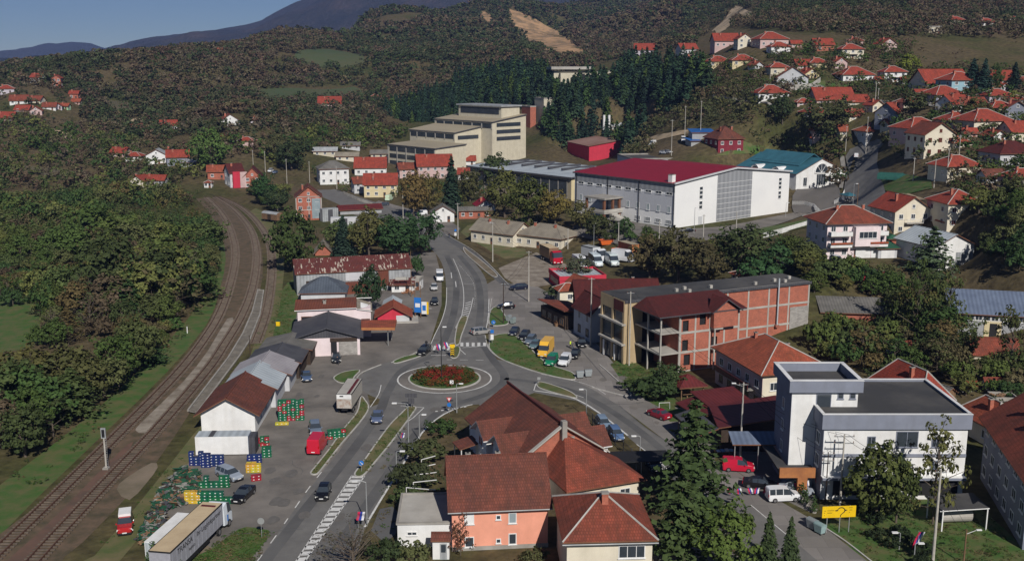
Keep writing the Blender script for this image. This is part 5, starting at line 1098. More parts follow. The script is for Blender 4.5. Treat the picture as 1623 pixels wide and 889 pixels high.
A = gp(471,468); B = gp(652,457); W = (B - A).length; yw = math.atan2(B.y - A.y, B.x - A.x); D = 9.5; He = zat(471,434, A.y); rhh = zat(471,412, A.y + D/2) - He
c = (A + B)/2 + Vector((-math.sin(yw), math.cos(yw),0)) * D/2
r = nb('warehouse', 'long tin warehouse with rusty patchwork roof and grey sheet walls', 'warehouse', c.x, c.y, math.degrees(yw),6); FOOT += [(c.x - 9, c.y - 3,7),(c.x + 9, c.y + 3,7)]
wall_part(r, W, D, He, rhh, 'gx', 'metal_grey'); roof_part(r, W, D, He, rhh, 'gx', 'rust_roof', ov=.4)
mb = MB(); mb.box(-W * .08, W * .14,-D/2 - .08,-D/2 + .01, He * .55, He - .2, 'plaster_lightgrey'); mb.box(W * .2, W * .3,-D/2 - .09,-D/2 + .01, He * .2, He - .1, 'rust_metal'); mb.box(-W * .1, W * .16,-D/2 - 2.4,-D/2 - .1,0, He * .5, 'rust_metal'); mb.build('sheet_patch', r)
for k in range(3): MB().box(-W * .42 + k * 2.2,-W * .42 + k * 2.2 + .8,-D/2 - .06,-D/2 + .01,2,3.4, 'wood_dark').build('shutter', r)
r = house('little white shop with rusty tin roof and firewood heap at the warehouse corner', 638,463,34,12,4, 'shed', 'white', 'rust_roof', D=4, rh=1.0, chim=0, name='shop', cat='shop', wn=2, group=None)
MB().box(-1.6,1.6,-2.6,-2.3,3.2,3.9, 'concrete_pale').build('sign_board', r)
mb = MB()
for k in range(60): x = rng.uniform(0,3); y = rng.uniform(-4.6,-3.2); z = rng.uniform(0,1.1) * (1 - abs(x - 1.6)/2); mb.tube((x, y, z + .1),(x + rng.uniform(-.5,.5), y + rng.uniform(-.3,.3), z + rng.uniform(.0,.3)),.07, m='wood_orange', n=4)
fw = mb.build('firewood_heap'); fw.location = r.location; fw.rotation_euler = r.rotation_euler; tag(fw, 'heap of split firewood lying in front of the little white shop', 'firewood')
house('white flat roofed hut right of the firewood heap', 662,460,18,15,-10, 'flat', 'white', 'concrete_pale', D=4, rh=.3, chim=0, name='hut', cat='hut', wn=2, group=None)
house('low kiosk with curved silver roof just behind the crimson kiosk', 622,486,24,5,3, 'gy', 'wood_dark', 'metal_silver', D=4, rh=.9, chim=0, name='kiosk', cat='kiosk', win=False, group=None)
r = house('crimson kiosk with bright orange red gable roof and white side door', 624,511,50,12,6, 'gy', 'red', 'tile_orange', D=6, rh=2.0, chim=0, name='kiosk', cat='kiosk', win=False, group=None, ov=.8)
MB().box(.6, r['W']/2 + .02,-r['D']/2 - .06,-r['D']/2 + .01,0, r['H'] * 1.0, 'plaster_lightgrey').build('door_panel', r); MB().box(-r['W']/2 - .5, r['W']/2 + 2,-r['D']/2 - 1, r['D']/2,0,.25, 'concrete_pale').build('floor_slab', r)
house('brick gable house with weathered roof hidden behind the rusty warehouse', 513,405,26,5,10, 'gy', 'brick', 'fibre_roof', D=8, rh=2.6, chim=0, group=G3, win=False)
def low(label, x, y, W, D, He, rh, kind, wm, rm, yaw=2, name='storehouse', **k):
 r = nb(name, label, 'storehouse', x, y, yaw, max(W, D)/2 + 1, group='storehouses beside the railway platform'); wall_part(r, W, D, He, rh, kind if kind in ('gx', 'gy') else 'flat', wm); roof_part(r, W, D, He, rh, kind, rm, **k); return r
r = low('white storehouse with brown red tile gable roof behind the white container', -43.9,158.6,8.2,12.5,3.6,2.3, 'gy', 'plaster_white', 'tile_brown', ov=.9)
for k in range(2): window(r, 4.1,-2 + 4 * k, 1.2, math.pi/2,1,1)
low('storehouse with shiny silver sheet gable roof next to the tiled one', -43.6,169.3,8.4,8.6,3.4,1.9, 'gy', 'plaster_lightgrey', 'metal_silver', ov=.6)
low('storehouse with faded pinkish grey sheet roof, third from the tiled one', -43.6,177.2,9.4,7.0,3.2,1.9, 'gy', 'plaster_lightgrey', 'roof_pink', ov=.7)
low('storehouse with dark brown felt roof, fourth from the tiled one', -43.2,185.2,9.0,8.2,3.1,1.2, 'gy', 'wood_dark', 'metal_dark', ov=.6)
low('storehouse with half silver half dark low roof at the end of the row', -43.0,194.0,9.4,8.4,3.0,1.0, 'gy', 'wood_dark', 'fibre_dark', ov=.5)
A = gp(309,722); r = nb('white_container', 'long white box container in front of the tiled storehouse', 'container', A.x + 3.9, A.y + 1.4,3,4)
mb = MB(); mb.box(-3.8,3.8,-1.3,1.3,.15,2.9, 'plaster_white', 'metal_silver'); mb.build('body', r); MB().box(3.8,3.86,-1.2,1.2,.2,2.8, 'metal_blue').build('door', r); mb = MB(); mb.box(-1.9,-1.2,-1.3,1.3,2.905,2.94, 'metal_dark'); mb.build('roof_strip', r); MB().box(3.9,4.8,-1.25,1.25,.1,2.7, 'metal_dark').build('rear_unit', r)
B = gp(1068,362,6); yw = 39.5; r = nb('sports_hall', 'huge white and grey sports hall with crimson roof and raised entrance porch', 'sports hall', B.x, B.y, yw, 4, z=H(B.x, B.y)); z0 = r.location.z
Wh, Dh = 58.0,45.0; ex = Vector((math.cos(R(yw)), math.sin(R(yw)),0)); ey = Vector((-ex.y, ex.x, 0))
for a in range(5):
 for b in range(4): q = B + ex * Wh * (a + .5)/5 + ey * Dh * (b + .5)/4; FOOT.append((q.x, q.y, 9))
He = zat(1068,292, B.y) - z0; pk = B + ex * Wh/2; rh = zat(1167,267, pk.y) - z0 - He
mb = MB(); mb.box(0, Wh, 0, Dh, -6, He, 'hall_white'); mb.poly([(0,0, He),(Wh, 0, He),(Wh/2,0, He + rh)], 'hall_white'); mb.poly([(0, Dh, He),(Wh, Dh, He),(Wh/2, Dh, He + rh)], 'plaster_white'); mb.build('wall', r)
dm('cladding_grey', (.3,.31,.33),(.27,.28,.3), sc=.1, kind='corr', p=.15)
dm('cladding_pale', (.5,.51,.54),(.46,.47,.5), sc=.1)
mb = MB(); mb.box(20,37.5,-.1,-.01,.2, He, 'cladding_grey'); mb.poly([(20,-.1, He),(37.5,-.1, He),(37.5,-.1, He + rh * .7),(Wh/2,-.1, He + rh),(20,-.1, He + rh * .69)], 'cladding_grey')
for k in range(8): mb.box(20.02,37.48,-.14,-.101,.8 + k * 1.65,.9 + k * 1.65, 'frame_white')
mb.box(-.1,-.01,0, Dh, 4.5, He - 3.4, 'cladding_pale'); mb.box(-.12,-.01,0, Dh, He - 2.6, He - .2, 'cladding_grey'); mb.build('cladding', r)
mb = MB(); e = He + .2; mb.slab([(-.6,-.6, e),(-.6, Dh + .6, e),(Wh/2, Dh + .6, e + rh),(Wh/2,-.6, e + rh)],.4, 'metal_red', 'metal_dark'); mb.slab([(Wh + .6,-.6, e),(Wh + .6, Dh + .6, e),(Wh/2, Dh + .6, e + rh),(Wh/2,-.6, e + rh)],.4, 'metal_red', 'metal_dark')
rf = mb.build('roof', r); chimney(rf, 1.2,2.5, He + .8,1.8, 'plaster_white', 1.6)
mb = MB(); mb.slab([(-.7,-.72, e + .25),(Wh/2,-.72, e + rh + .25),(Wh/2,-.3, e + rh + .25),(-.7,-.3, e + .25)],.5, 'plaster_lightgrey'); mb.slab([(Wh + .7,-.72, e + .25),(Wh/2,-.72, e + rh + .25),(Wh/2,-.3, e + rh + .25),(Wh + .7,-.3, e + .25)],.5, 'plaster_lightgrey'); mb.build('roof_verge', rf)
for k in range(10):
 y = 2.2 + k * 4.4
 window(r, -.1, y, He - 3.6,-math.pi/2,2.6,.9, 'frame_white', 'glass', bars=1)
 if k not in (5,6): window(r, -.1, y, 4.6,-math.pi/2,1.4,2.0, 'frame_white', 'glass_pale', bars=1)
 if k in (0,1,2,3): window(r, -.05, y, 1.0,-math.pi/2,2.4,1.3, 'frame_white', 'metal_grey', bars=0)
for x in (12.2,52.8):
 for k in range(5): window(r, x, -.02,5.0 + k * 1.35 + (.5 if k > 1 else 0),0,1.6,1.1, 'frame_white', 'glass', bars=0)
MB().box(11.3,13.2,-.08,.02,0,2.6, 'plaster_lightgrey').build('door', r)
for y in (.2,15,29,44): MB().tube((-.25, y, 0),(-.25, y, He),.12, m='black').build('downpipe', r)
mb = MB(); mb.box(-8.4,-.1,22,31.5,7.2,7.7, 'concrete'); mb.box(-8.2,-.1,22.2,31.3,2.6,3.0, 'concrete_pale'); mb.box(-8.3,-8.1,22.2,31.3,3.0,4.0, 'concrete_pale'); mb.box(-8.1,-.1,22.1,22.3,3,4, 'concrete_pale')
for x, y in ((-7.8,22.8),(-7.8,30.8),(-4,22.8),(-1,22.8)): mb.box(x - .35, x + .35, y - .35, y + .35,-1,7.2, 'frame_brown')
for k in range(8): mb.box(-6.2,-3.6,13.5 + k * 1.05,22,-1,.3 + k * .36, 'concrete_pale')
mb.box(-9.5,-6.3,12,20,1.4,1.7, 'concrete_pale'); mb.box(-9.3,-8.9,12.3,12.7,-1,1.4, 'concrete'); mb.box(-9.3,-8.9,19.3,19.7,-1,1.4, 'concrete'); mb.build('entrance_porch', r)
r = house('white sports pavilion with teal stepped roof and big arched gable window', 1250,300,74,26,30, 'gy', 'white', 'metal_teal', wm=25, D=32, rh=5, chim=0, win=False, name='pavilion', cat='pavilion', ov=.4)
W, D, Hh = r['W'], r['D'], r['H']
q = Vector(r.location); FOOT += [(q.x - 8, q.y + 8,14),(q.x + 8, q.y - 6,12)]
mb = MB(); mb.slab([(-W/2 + 5,-D/2 + 4, Hh + 2.6),(-W/2 + 5, D/2 - 3, Hh + 2.6),(0, D/2 - 3, Hh + 6.6),(0,-D/2 + 4, Hh + 6.6)],.3, 'metal_teal'); mb.slab([(W/2 - 5,-D/2 + 4, Hh + 2.6),(W/2 - 5, D/2 - 3, Hh + 2.6),(0, D/2 - 3, Hh + 6.6),(0,-D/2 + 4, Hh + 6.6)],.3, 'metal_teal'); mb.box(-W/2 + 6, W/2 - 6,-D/2 + 4.5, D/2 - 3.5, Hh, Hh + 3.2, 'glass'); mb.build('raised_roof', r)
def arch(mb, x, y, z, rr, m, gl):
 n = 14; P = [(x + rr * math.cos(math.pi * i/n), y, z + rr * math.sin(math.pi * i/n)) for i in range(n + 1)]; mb.poly(P, gl); mb.path([(p[0], p[1] - .1, p[2]) for p in P],.22, m, 6); mb.tube((x - rr, y - .1, z),(x + rr, y - .1, z),.18, m=m); 
 for i in (4,7,10): mb.tube((x, y - .05, z), P[i],.09, m=m, n=4)
mb = MB(); arch(mb, 0,-D/2 - .06, Hh * .98,3.4, 'frame_white', 'glass'); mb.build('arched_window', r)
window(r, 0,-D/2,.8,0,4.6,4.2, bars=3)
for x in (-8,8): window(r, x, -D/2,.9,0,1.9,3.2, bars=1)
for y in (-6,5):
 mb = MB(); mb.box(-W/2 - .6,-W/2 + 3, y - 1.9, y + 1.9,0, Hh, 'plaster_white'); n = 12
 mb.poly([(-W/2 - .6, y + 2.1 * math.cos(math.pi * i/n), Hh - .2 + 2.1 * math.sin(math.pi * i/n)) for i in range(n + 1)], 'plaster_white'); mb.poly([(-W/2 - .65, y + 1.4 * math.cos(math.pi * i/n), Hh - .1 + 1.4 * math.sin(math.pi * i/n)) for i in range(n + 1)], 'glass'); mb.loft([[(-W/2 - .7, y + 2.1 * math.cos(math.pi * i/n), Hh - .2 + 2.1 * math.sin(math.pi * i/n)) for i in range(n + 1)],[(-W/2 + 4, y + 2.1 * math.cos(math.pi * i/n), Hh - .2 + 2.1 * math.sin(math.pi * i/n)) for i in range(n + 1)]], lambda i, j: 'frame_white' if j < n else None); mb.build('arched_dormer', r)
house('small teal roofed gate lodge with white walls at the pavilion forecourt', 1345,322,22,11,10, 'pyr', 'white', 'metal_teal', chim=0, name='gate_lodge', cat='gate lodge', D=5)
B = gp(905,322,2); yw = 42; r = nb('factory_hall', 'long factory hall with pale grey metal roof, brown wall and yellow end', 'factory hall', B.x, B.y, yw, 4, z=1); ex = Vector((math.cos(R(yw)), math.sin(R(yw)),0)); ey = Vector((-ex.y, ex.x, 0))
Wf, Df = 38,62
for a in range(3):
 for b in range(5): q = B + ex * Wf * (a + .5)/3 + ey * Df * (b + .5)/5; FOOT.append((q.x, q.y, 9))
Hf = zat(905,282, B.y) - 1; mb = MB(); mb.box(0, Wf, 0, Df, -3, Hf, 'sand_roof'); mb.build('wall', r); mb = MB(); mb.box(0, Wf, -.1,-.01,0, Hf - .8, 'plaster_yellow'); mb.box(-.1,-.01,2, Df * .9,3.5, Hf - 1.2, 'glass')
for k in range(12): mb.box(-.2,-.101,2 + k * 5,2.4 + k * 5,0, Hf - .2, 'concrete')
mb.build('facade', r); mb = MB(); mb.slab([(-1,-1, Hf + .3),(-1, Df + 1, Hf + .3),(Wf/2, Df + 1, Hf + 1.6),(Wf/2,-1, Hf + 1.6)],.6, 'metal_silver', 'metal_dark'); mb.slab([(Wf + 1,-1, Hf + .3),(Wf + 1, Df + 1, Hf + .3),(Wf/2, Df + 1, Hf + 1.6),(Wf/2,-1, Hf + 1.6)],.6, 'metal_silver', 'metal_dark'); rf = mb.build('roof', r)
for k in range(7): MB().box(9,28,6 + k * 8,6.8 + k * 8, Hf + 1.3, Hf + 2.1, 'metal_dark').build('roof_light', rf)
house('dark flat roofed store behind the crimson roofed sports hall', 1050,262,150,8,10, 'flat', 'lightgrey', 'felt', D=24, rh=.6, chim=0, win=False, name='store_building', cat='store')
house('crimson walled hall with rusty brown sheet roof beside the twin white flues', 962,252,100,21,16, 'gy', 'red', 'rust_pale', wm=33, D=34, rh=2.6, chim=0, win=False, name='industrial_hall', cat='factory hall')
for u in (957,965):
 p = tp(u, 216); s = scale_at(p); h_ = 33 / s; o = MB().tube((0,0,0),(0,0, h_),.75,.7, 'plaster_white', 12).build('flue'); o.location = p; tag(o, 'twin tall white factory flue above the crimson walled hall', 'flue', 'twin white factory flues')
B = gp(690,264,5); yw = 42; r = nb('factory', 'stepped concrete factory of three rising halls with sand coloured roofs', 'factory', B.x, B.y, yw, 4, z=3); ex = Vector((math.cos(R(yw)), math.sin(R(yw)),0)); ey = Vector((-ex.y, ex.x, 0))
for a in range(6):
 for b in range(5): q = B + ex * (a * 11 + 5) + ey * (b * 10 + 4); FOOT.append((q.x, q.y, 9))
def blk(nm, x0, x1, y0, y1, utop, vtop, rise, rows):
 q = B + ex * x0 + ey * y0; h = zat(utop, vtop, q.y) - 3; mb = MB(); mb.box(x0, x1, y0, y1,-3, h, 'plaster_sand'); mb.poly([(x0, y0, h),(x1, y0, h),(x1, y0, h + rise)], 'plaster_sand'); mb.poly([(x1, y0, h),(x1, y1, h),(x1, y1, h + rise),(x1, y0, h + rise)], 'plaster_sand'); w_ = mb.build(nm, r)
 MB().slab([(x0 - .6, y0 - .6, h + .2),(x1 + .3, y0 - .6, h + rise + .25),(x1 + .3, y1 + .6, h + rise + .25),(x0 - .6, y1 + .6, h + .2)],.5, 'sand_roof', 'metal_dark').build('roof', w_)
 mb = MB()
 for k in range(rows): z = h - 3.2 - k * 3.6; mb.box(x0 - .15, x0 - .02, y0 + 1, y1 - 1, z, z + 2.2, 'glass')
 for k in range(int((y1 - y0) / 8) + 1): mb.box(x0 - .3, x0 - .16, y0 + k * 8, y0 + k * 8 + .6, h - 3.6 * rows, h - .3, 'concrete_pale')
 mb.build('ribbon_window', w_); return w_, h
w1, h1 = blk('lower_hall', 0,20,0,40,690,236,1.2,3)
w2, h2 = blk('middle_hall', 20,38,9,48,726,211,2.6,1); mb = MB(); mb.box(22,36,8.85,8.98, h2 - 3.6, h2 - 1.6, 'glass'); mb.build('window_band', w2)
w3, h3 = blk('upper_hall', 38,62,0,48,782,194,3.2,1); mb = MB()
for k in range(3): mb.box(41,58,-.15,-.02, h3 - 2.6 - k * 3.6, h3 - .6 - k * 3.6, 'glass')
mb.build('window_band', w3)
mb = MB(); mb.box(48,61,4,40, h3, h3 + 7.5, 'plaster_sand'); mb.box(47,62,3,41, h3 + 7.5, h3 + 8.2, 'metal_grey'); mb.box(47.8,47.98,6,38, h3 + 3.5, h3 + 6.8, 'glass'); mb.build('roof_house', r)
house('windowless sand coloured concrete silo block behind the stepped factory', 862,195,30,40,22, 'flat', 'sand', 'concrete', D=14, rh=.4, chim=0, win=False, name='silo_building', cat='silo')
house('orange brick tower with flat roof between the stepped factory and the silo', 838,204,22,36,25, 'flat', 'brick', 'concrete', D=12, rh=.4, chim=0, win=False, name='brick_tower', cat='tower')
r = house('long weathered concrete hall on the hill above the pine wood', 925,128,110,14,8, 'flat', 'sand', 'concrete_pale', D=16, rh=1.6, chim=0, win=False, name='concrete_hall', cat='factory hall')
s_ = 2.3; part_box(r, 'gantry_block', -r['W']*.42,-r['W']*.12,-r['D']/2 - 6,-r['D']/2,-10, r['H'] * .9, 'plaster_sand'); part_box(r, 'roof_slab', -r['W']*.55, r['W']*.1,-r['D']*.7, r['D']/2, r['H'] + 1.8, r['H'] + 3.6, 'concrete_pale'); part_box(r, 'dark_bay', -r['W']*.1,-r['W']*.02,-r['D']/2 - .3,-r['D']/2,0, r['H'] - 1, 'black')
house('maroon walled villa with white framed windows and brown hip roof near the blue sheds', 1146,246,62,26,16, 'hip', 'maroon', 'tile_brown', D=13, rh=5, chim=3, group=G3)
house('long bright blue roofed shed behind the maroon villa', 1130,216,78,5,4, 'shed', 'grey', 'metal_bright_blue', D=7, rh=1.2, chim=0, win=False, name='shed', cat='shed')
house('small blue roofed lean-to left of the maroon villa', 1098,232,24,8,15, 'shed', 'grey', 'metal_bright_blue', D=6, rh=1.0, chim=0, win=False, name='shed', cat='shed')
house('little white house among the pines behind the crimson hall', 976,208,18,8,10, 'gx', 'white', 'metal_grey', chim=0, group=G3)
house('red tiled roof just visible between the walnut trees below the sports hall', 1172,446,26,10,15, 'hip', 'cream', 'tile_orange', chim=0, group=G3)
# ================================================================ TREES
def quads_mesh(name, C, Nn, S, matname, tint=None):
 """one quad per row: centre C, normal Nn, half size S"""
 n = len(C); Nn = Nn / np.maximum(np.linalg.norm(Nn, axis=1),1e-6)[:, None]
 a = np.cross(Nn, rng.normal(size=(n, 3))); a /= np.maximum(np.linalg.norm(a, axis=1),1e-6)[:, None]; b = np.cross(Nn, a)
 S = np.broadcast_to(np.asarray(S, float),(n,))[:, None]; asp = rng.uniform(.55,1.0,(n, 1))
 V = np.stack([C - a * S - b * S * asp * .6, C + a * S * .3 - b * S * asp, C + a * S + b * S * asp * .4, C - a * S * .2 + b * S * asp],1).reshape(-1,3)
 me = bpy.data.meshes.new(name); me.vertices.add(4 * n); me.vertices.foreach_set('co', V.astype(np.float32).ravel())
 me.loops.add(4 * n); me.loops.foreach_set('vertex_index', np.arange(4 * n)); me.polygons.add(n); me.polygons.foreach_set('loop_start', np.arange(n) * 4)
 me.update(calc_edges=True); me.materials.append(M[matname])
 if tint is not None:
  at = me.color_attributes.new('tint', 'FLOAT_COLOR', 'POINT'); t4 = np.ones((4 * n, 4), np.float32); t4[:, :3] = np.repeat(tint, 4, axis=0); at.data.foreach_set('color', t4.ravel())
 return me
def crown_pts(ncl, per, rx, rz, zc, seed, shape='round', loose=.2, dropf=.0):
 r = np.random.default_rng(seed); d = r.normal(size=(ncl, 3)); d /= np.linalg.norm(d, axis=1)[:, None]
 rad = r.uniform(.5,1.0, ncl) ** .5 * (1 + loose * r.normal(size=ncl)); cc = d * rad[:, None]
 if shape == 'egg': cc[:, :2] *= (1 - .35 * cc[:, 2:3])
 if shape == 'flat': cc[:, 2] = np.abs(cc[:, 2]) * .9 - .25
 cc = cc * [rx, rx, rz] + [0,0, zc]; cl = r.uniform(.16,.30, ncl) * rx
 o = r.normal(size=(ncl, per, 3)); o /= np.linalg.norm(o, axis=2)[..., None]; o *= (r.uniform(.4,1,(ncl, per, 1)) ** .5)
 C = cc[:, None] + o * cl[:, None, None] * [1,1,.75]; Nn = o + .5 * d[:, None] + np.array([0,0,.35]) + .45 * r.normal(size=o.shape)
 return C.reshape(-1,3), Nn.reshape(-1,3), cc
def conifer_pts(h, r0, lv, per, seed, bottom=.12):
 r = np.random.default_rng(seed); C = []; Nn = []
 for k in range(lv):
  t = k / (lv - 1); z = h * (bottom + (1 - bottom) * t); rad = r0 * (1 - t) ** .85 * r.uniform(.85,1.12) + .12; m = max(4, int(per * (1 - t) + 4))
  an = r.uniform(0,2 * math.pi, m); rr = rad * r.uniform(.25,1.05, m)
  C.append(np.stack([np.cos(an) * rr, np.sin(an) * rr, z - rr * .28 + r.normal(size=m) * .12],-1)); Nn.append(np.stack([np.cos(an) * .55, np.sin(an) * .55, np.ones(m) * .9],-1) + .35 * r.normal(size=(m, 3)))
 return np.concatenate(C), np.concatenate(Nn)
def pine_pts(h, r0, nb, per, seed):
 r = np.random.default_rng(seed); C = []; Nn = []
 for k in range(nb):
  t = (k + r.random()) / nb; z = h * (.1 + .9 * t); L_ = r0 * (1 - t) ** .75 * r.uniform(.55,1.2) + .15; a = r.uniform(0,6.28); m = max(4, int(per * (1 - t) ** .5)); q = r.uniform(.15,1, m) * L_
  sp_ = .16 + .2 * q[:, None] * r.normal(size=(m, 3)) * .8; C.append(np.stack([np.cos(a) * q, np.sin(a) * q, z - q * .22 + .05 * q * q],-1) + sp_ * [1,1,.35]); Nn.append(np.tile([np.cos(a) * .4, np.sin(a) * .4,.9],(m, 1)) + .5 * r.normal(size=(m, 3)))
 return np.concatenate(C), np.concatenate(Nn)
def tree_proto(kind, seed):
 """crown of unit height 1 with unit width 1, scaled per tree; returns meshes (crown, trunk)"""
 if kind == 'conifer': C, Nn = conifer_pts(10,2.6,46,62, seed); S = .3; me = quads_mesh('crown', C, Nn, rng.uniform(.18,.42, len(C)), 'leaf'); t = MB().tube((0,0,-.6),(0,0,9),.2,.03, 'bark', 7)
 elif kind == 'conifer_loose':
  C, Nn = pine_pts(10,3.2,150,26, seed); me = quads_mesh('crown', C, Nn, rng.uniform(.14,.34, len(C)), 'leaf'); t = MB().tube((0,0,-.6),(0,0,9),.22,.04, 'bark', 7)
  for k in range(14): a = k * 2.4; z = 2 + k * .5; t.tube((0,0, z),(math.cos(a) * (2.6 - k * .16), math.sin(a) * (2.6 - k * .16), z - .4),.05,.02, 'bark', 4, False)
 elif kind == 'bush': C, Nn, cc = crown_pts(46,22,5,3.8,3.6, seed, 'flat', .15); me = quads_mesh('crown', C, Nn, rng.uniform(.25,.55, len(C)), 'leaf'); t = MB().tube((0,0,-.6),(0,0,4),.2,.08, 'bark', 5)
 elif kind == 'sparse':
  C, Nn, cc = crown_pts(44,20,3.4,4.2,5.9, seed, 'egg', .3); me = quads_mesh('crown', C, Nn, rng.uniform(.12,.3, len(C)), 'leaf'); t = MB().tube((0,0,-.6),(0,0,8),.16,.04, 'bark', 6)
  for q in cc[:26]: t.tube((0,0, max(1.5, q[2] - 1.6)), tuple(q),.06,.02, 'bark', 4, False)
 elif kind == 'bare':
  C, Nn, cc = crown_pts(50,5,3.8,4.2,5.4, seed, 'egg', .2); me = quads_mesh('crown', C, Nn, rng.uniform(.08,.2, len(C)), 'leaf'); t = MB().tube((0,0,-.6),(0,0,7),.2,.05, 'bark', 6)
  for q in cc:
   b = (q[0] * .3, q[1] * .3, max(1.2, q[2] - 2.2)); t.tube((0,0, max(.8, q[2] - 3)), b, .07,.05, 'bark', 4, False); t.tube(b, tuple(q),.05,.015, 'bark', 4, False)
   for e in range(3): e2 = q + rng.normal(size=3) * .8; t.tube(tuple(q * .8 + np.array(b) * .2), tuple(e2),.02,.01, 'bark', 3, False)
 else:
  sh = 'egg' if seed % 2 else 'round'; C, Nn, cc = crown_pts(92,26,4.4,3.9,5.9, seed, sh, .16); me = quads_mesh('crown', C, Nn, rng.uniform(.16,.40, len(C)), 'leaf'); t = MB().tube((0,0,-.6),(0,0,6),.3,.12, 'bark', 7)
  for q in cc[:14]: t.tube((0,0,1.6 + rng.uniform(0,2)), tuple(q * .85),.12,.03, 'bark', 4, False)
 return me, t.mesh('trunk')
UNIT = {'conifer': (10,5.2), 'conifer_loose': (10,6), 'bush': (7.6,10.4), 'sparse': (10.4,7.4), 'bare': (10,7.6), 'broad': (10,9.4)}
PROTO = {k: [tree_proto(k, s) for s in range(n)] for k, n in (('conifer', 3),('conifer_loose', 2),('bush', 4),('sparse', 3),('bare', 2),('broad', 5))}
NT = [0]; LB = 1.0
GREEN = [(.06,.105,.03),(.075,.115,.03),(.05,.09,.03),(.1,.13,.035),(.085,.1,.035),(.065,.085,.03),(.12,.13,.05),(.14,.15,.045),(.09,.12,.04)]
AUT = [(.13,.12,.04),(.13,.095,.04),(.12,.1,.05),(.15,.12,.045),(.11,.08,.05),(.11,.11,.04)]
PINE = [(.03,.06,.038),(.034,.07,.04),(.04,.07,.035),(.028,.052,.036)]
def tree(kind, p, wd, ht, col, label, group, name=None, sink=0):
 NT[0] += 1; k = NT[0]; pr = PROTO[kind][k % len(PROTO[kind])]; uh, uw = UNIT[kind]
 nm = name or {'conifer': 'conifer_tree', 'conifer_loose': 'conifer_tree', 'bush': 'bush', 'sparse': 'slender_tree', 'bare': 'bare_tree', 'broad': 'broadleaf_tree'}[kind]
 r = empty(nm, (p.x, p.y, p.z - sink), rng.uniform(0,6.28), label, 'bush' if kind == 'bush' else 'tree', group); r.scale = (wd / uw, wd / uw, ht / uh)
 c = link('crown', pr[0], r); j = rng.uniform(.85,1.18); c.color = tuple(q * j * LB for q in col) + (1,); link('trunk', pr[1], r); return r
def px_tree(kind, u, v, wpx, hpx, col, label, group=None, name=None, z=None):
 p = tp(u, v) if z is None else gp(u, v, z); s = scale_at(p); return tree(kind, p, wpx / s, hpx / s / .96, col, label, group, name)
pick = lambda L: L[int(rng.integers(len(L)))]
D1, D2, D3 = (.03,.05,.018),(.045,.058,.02),(.022,.04,.026)
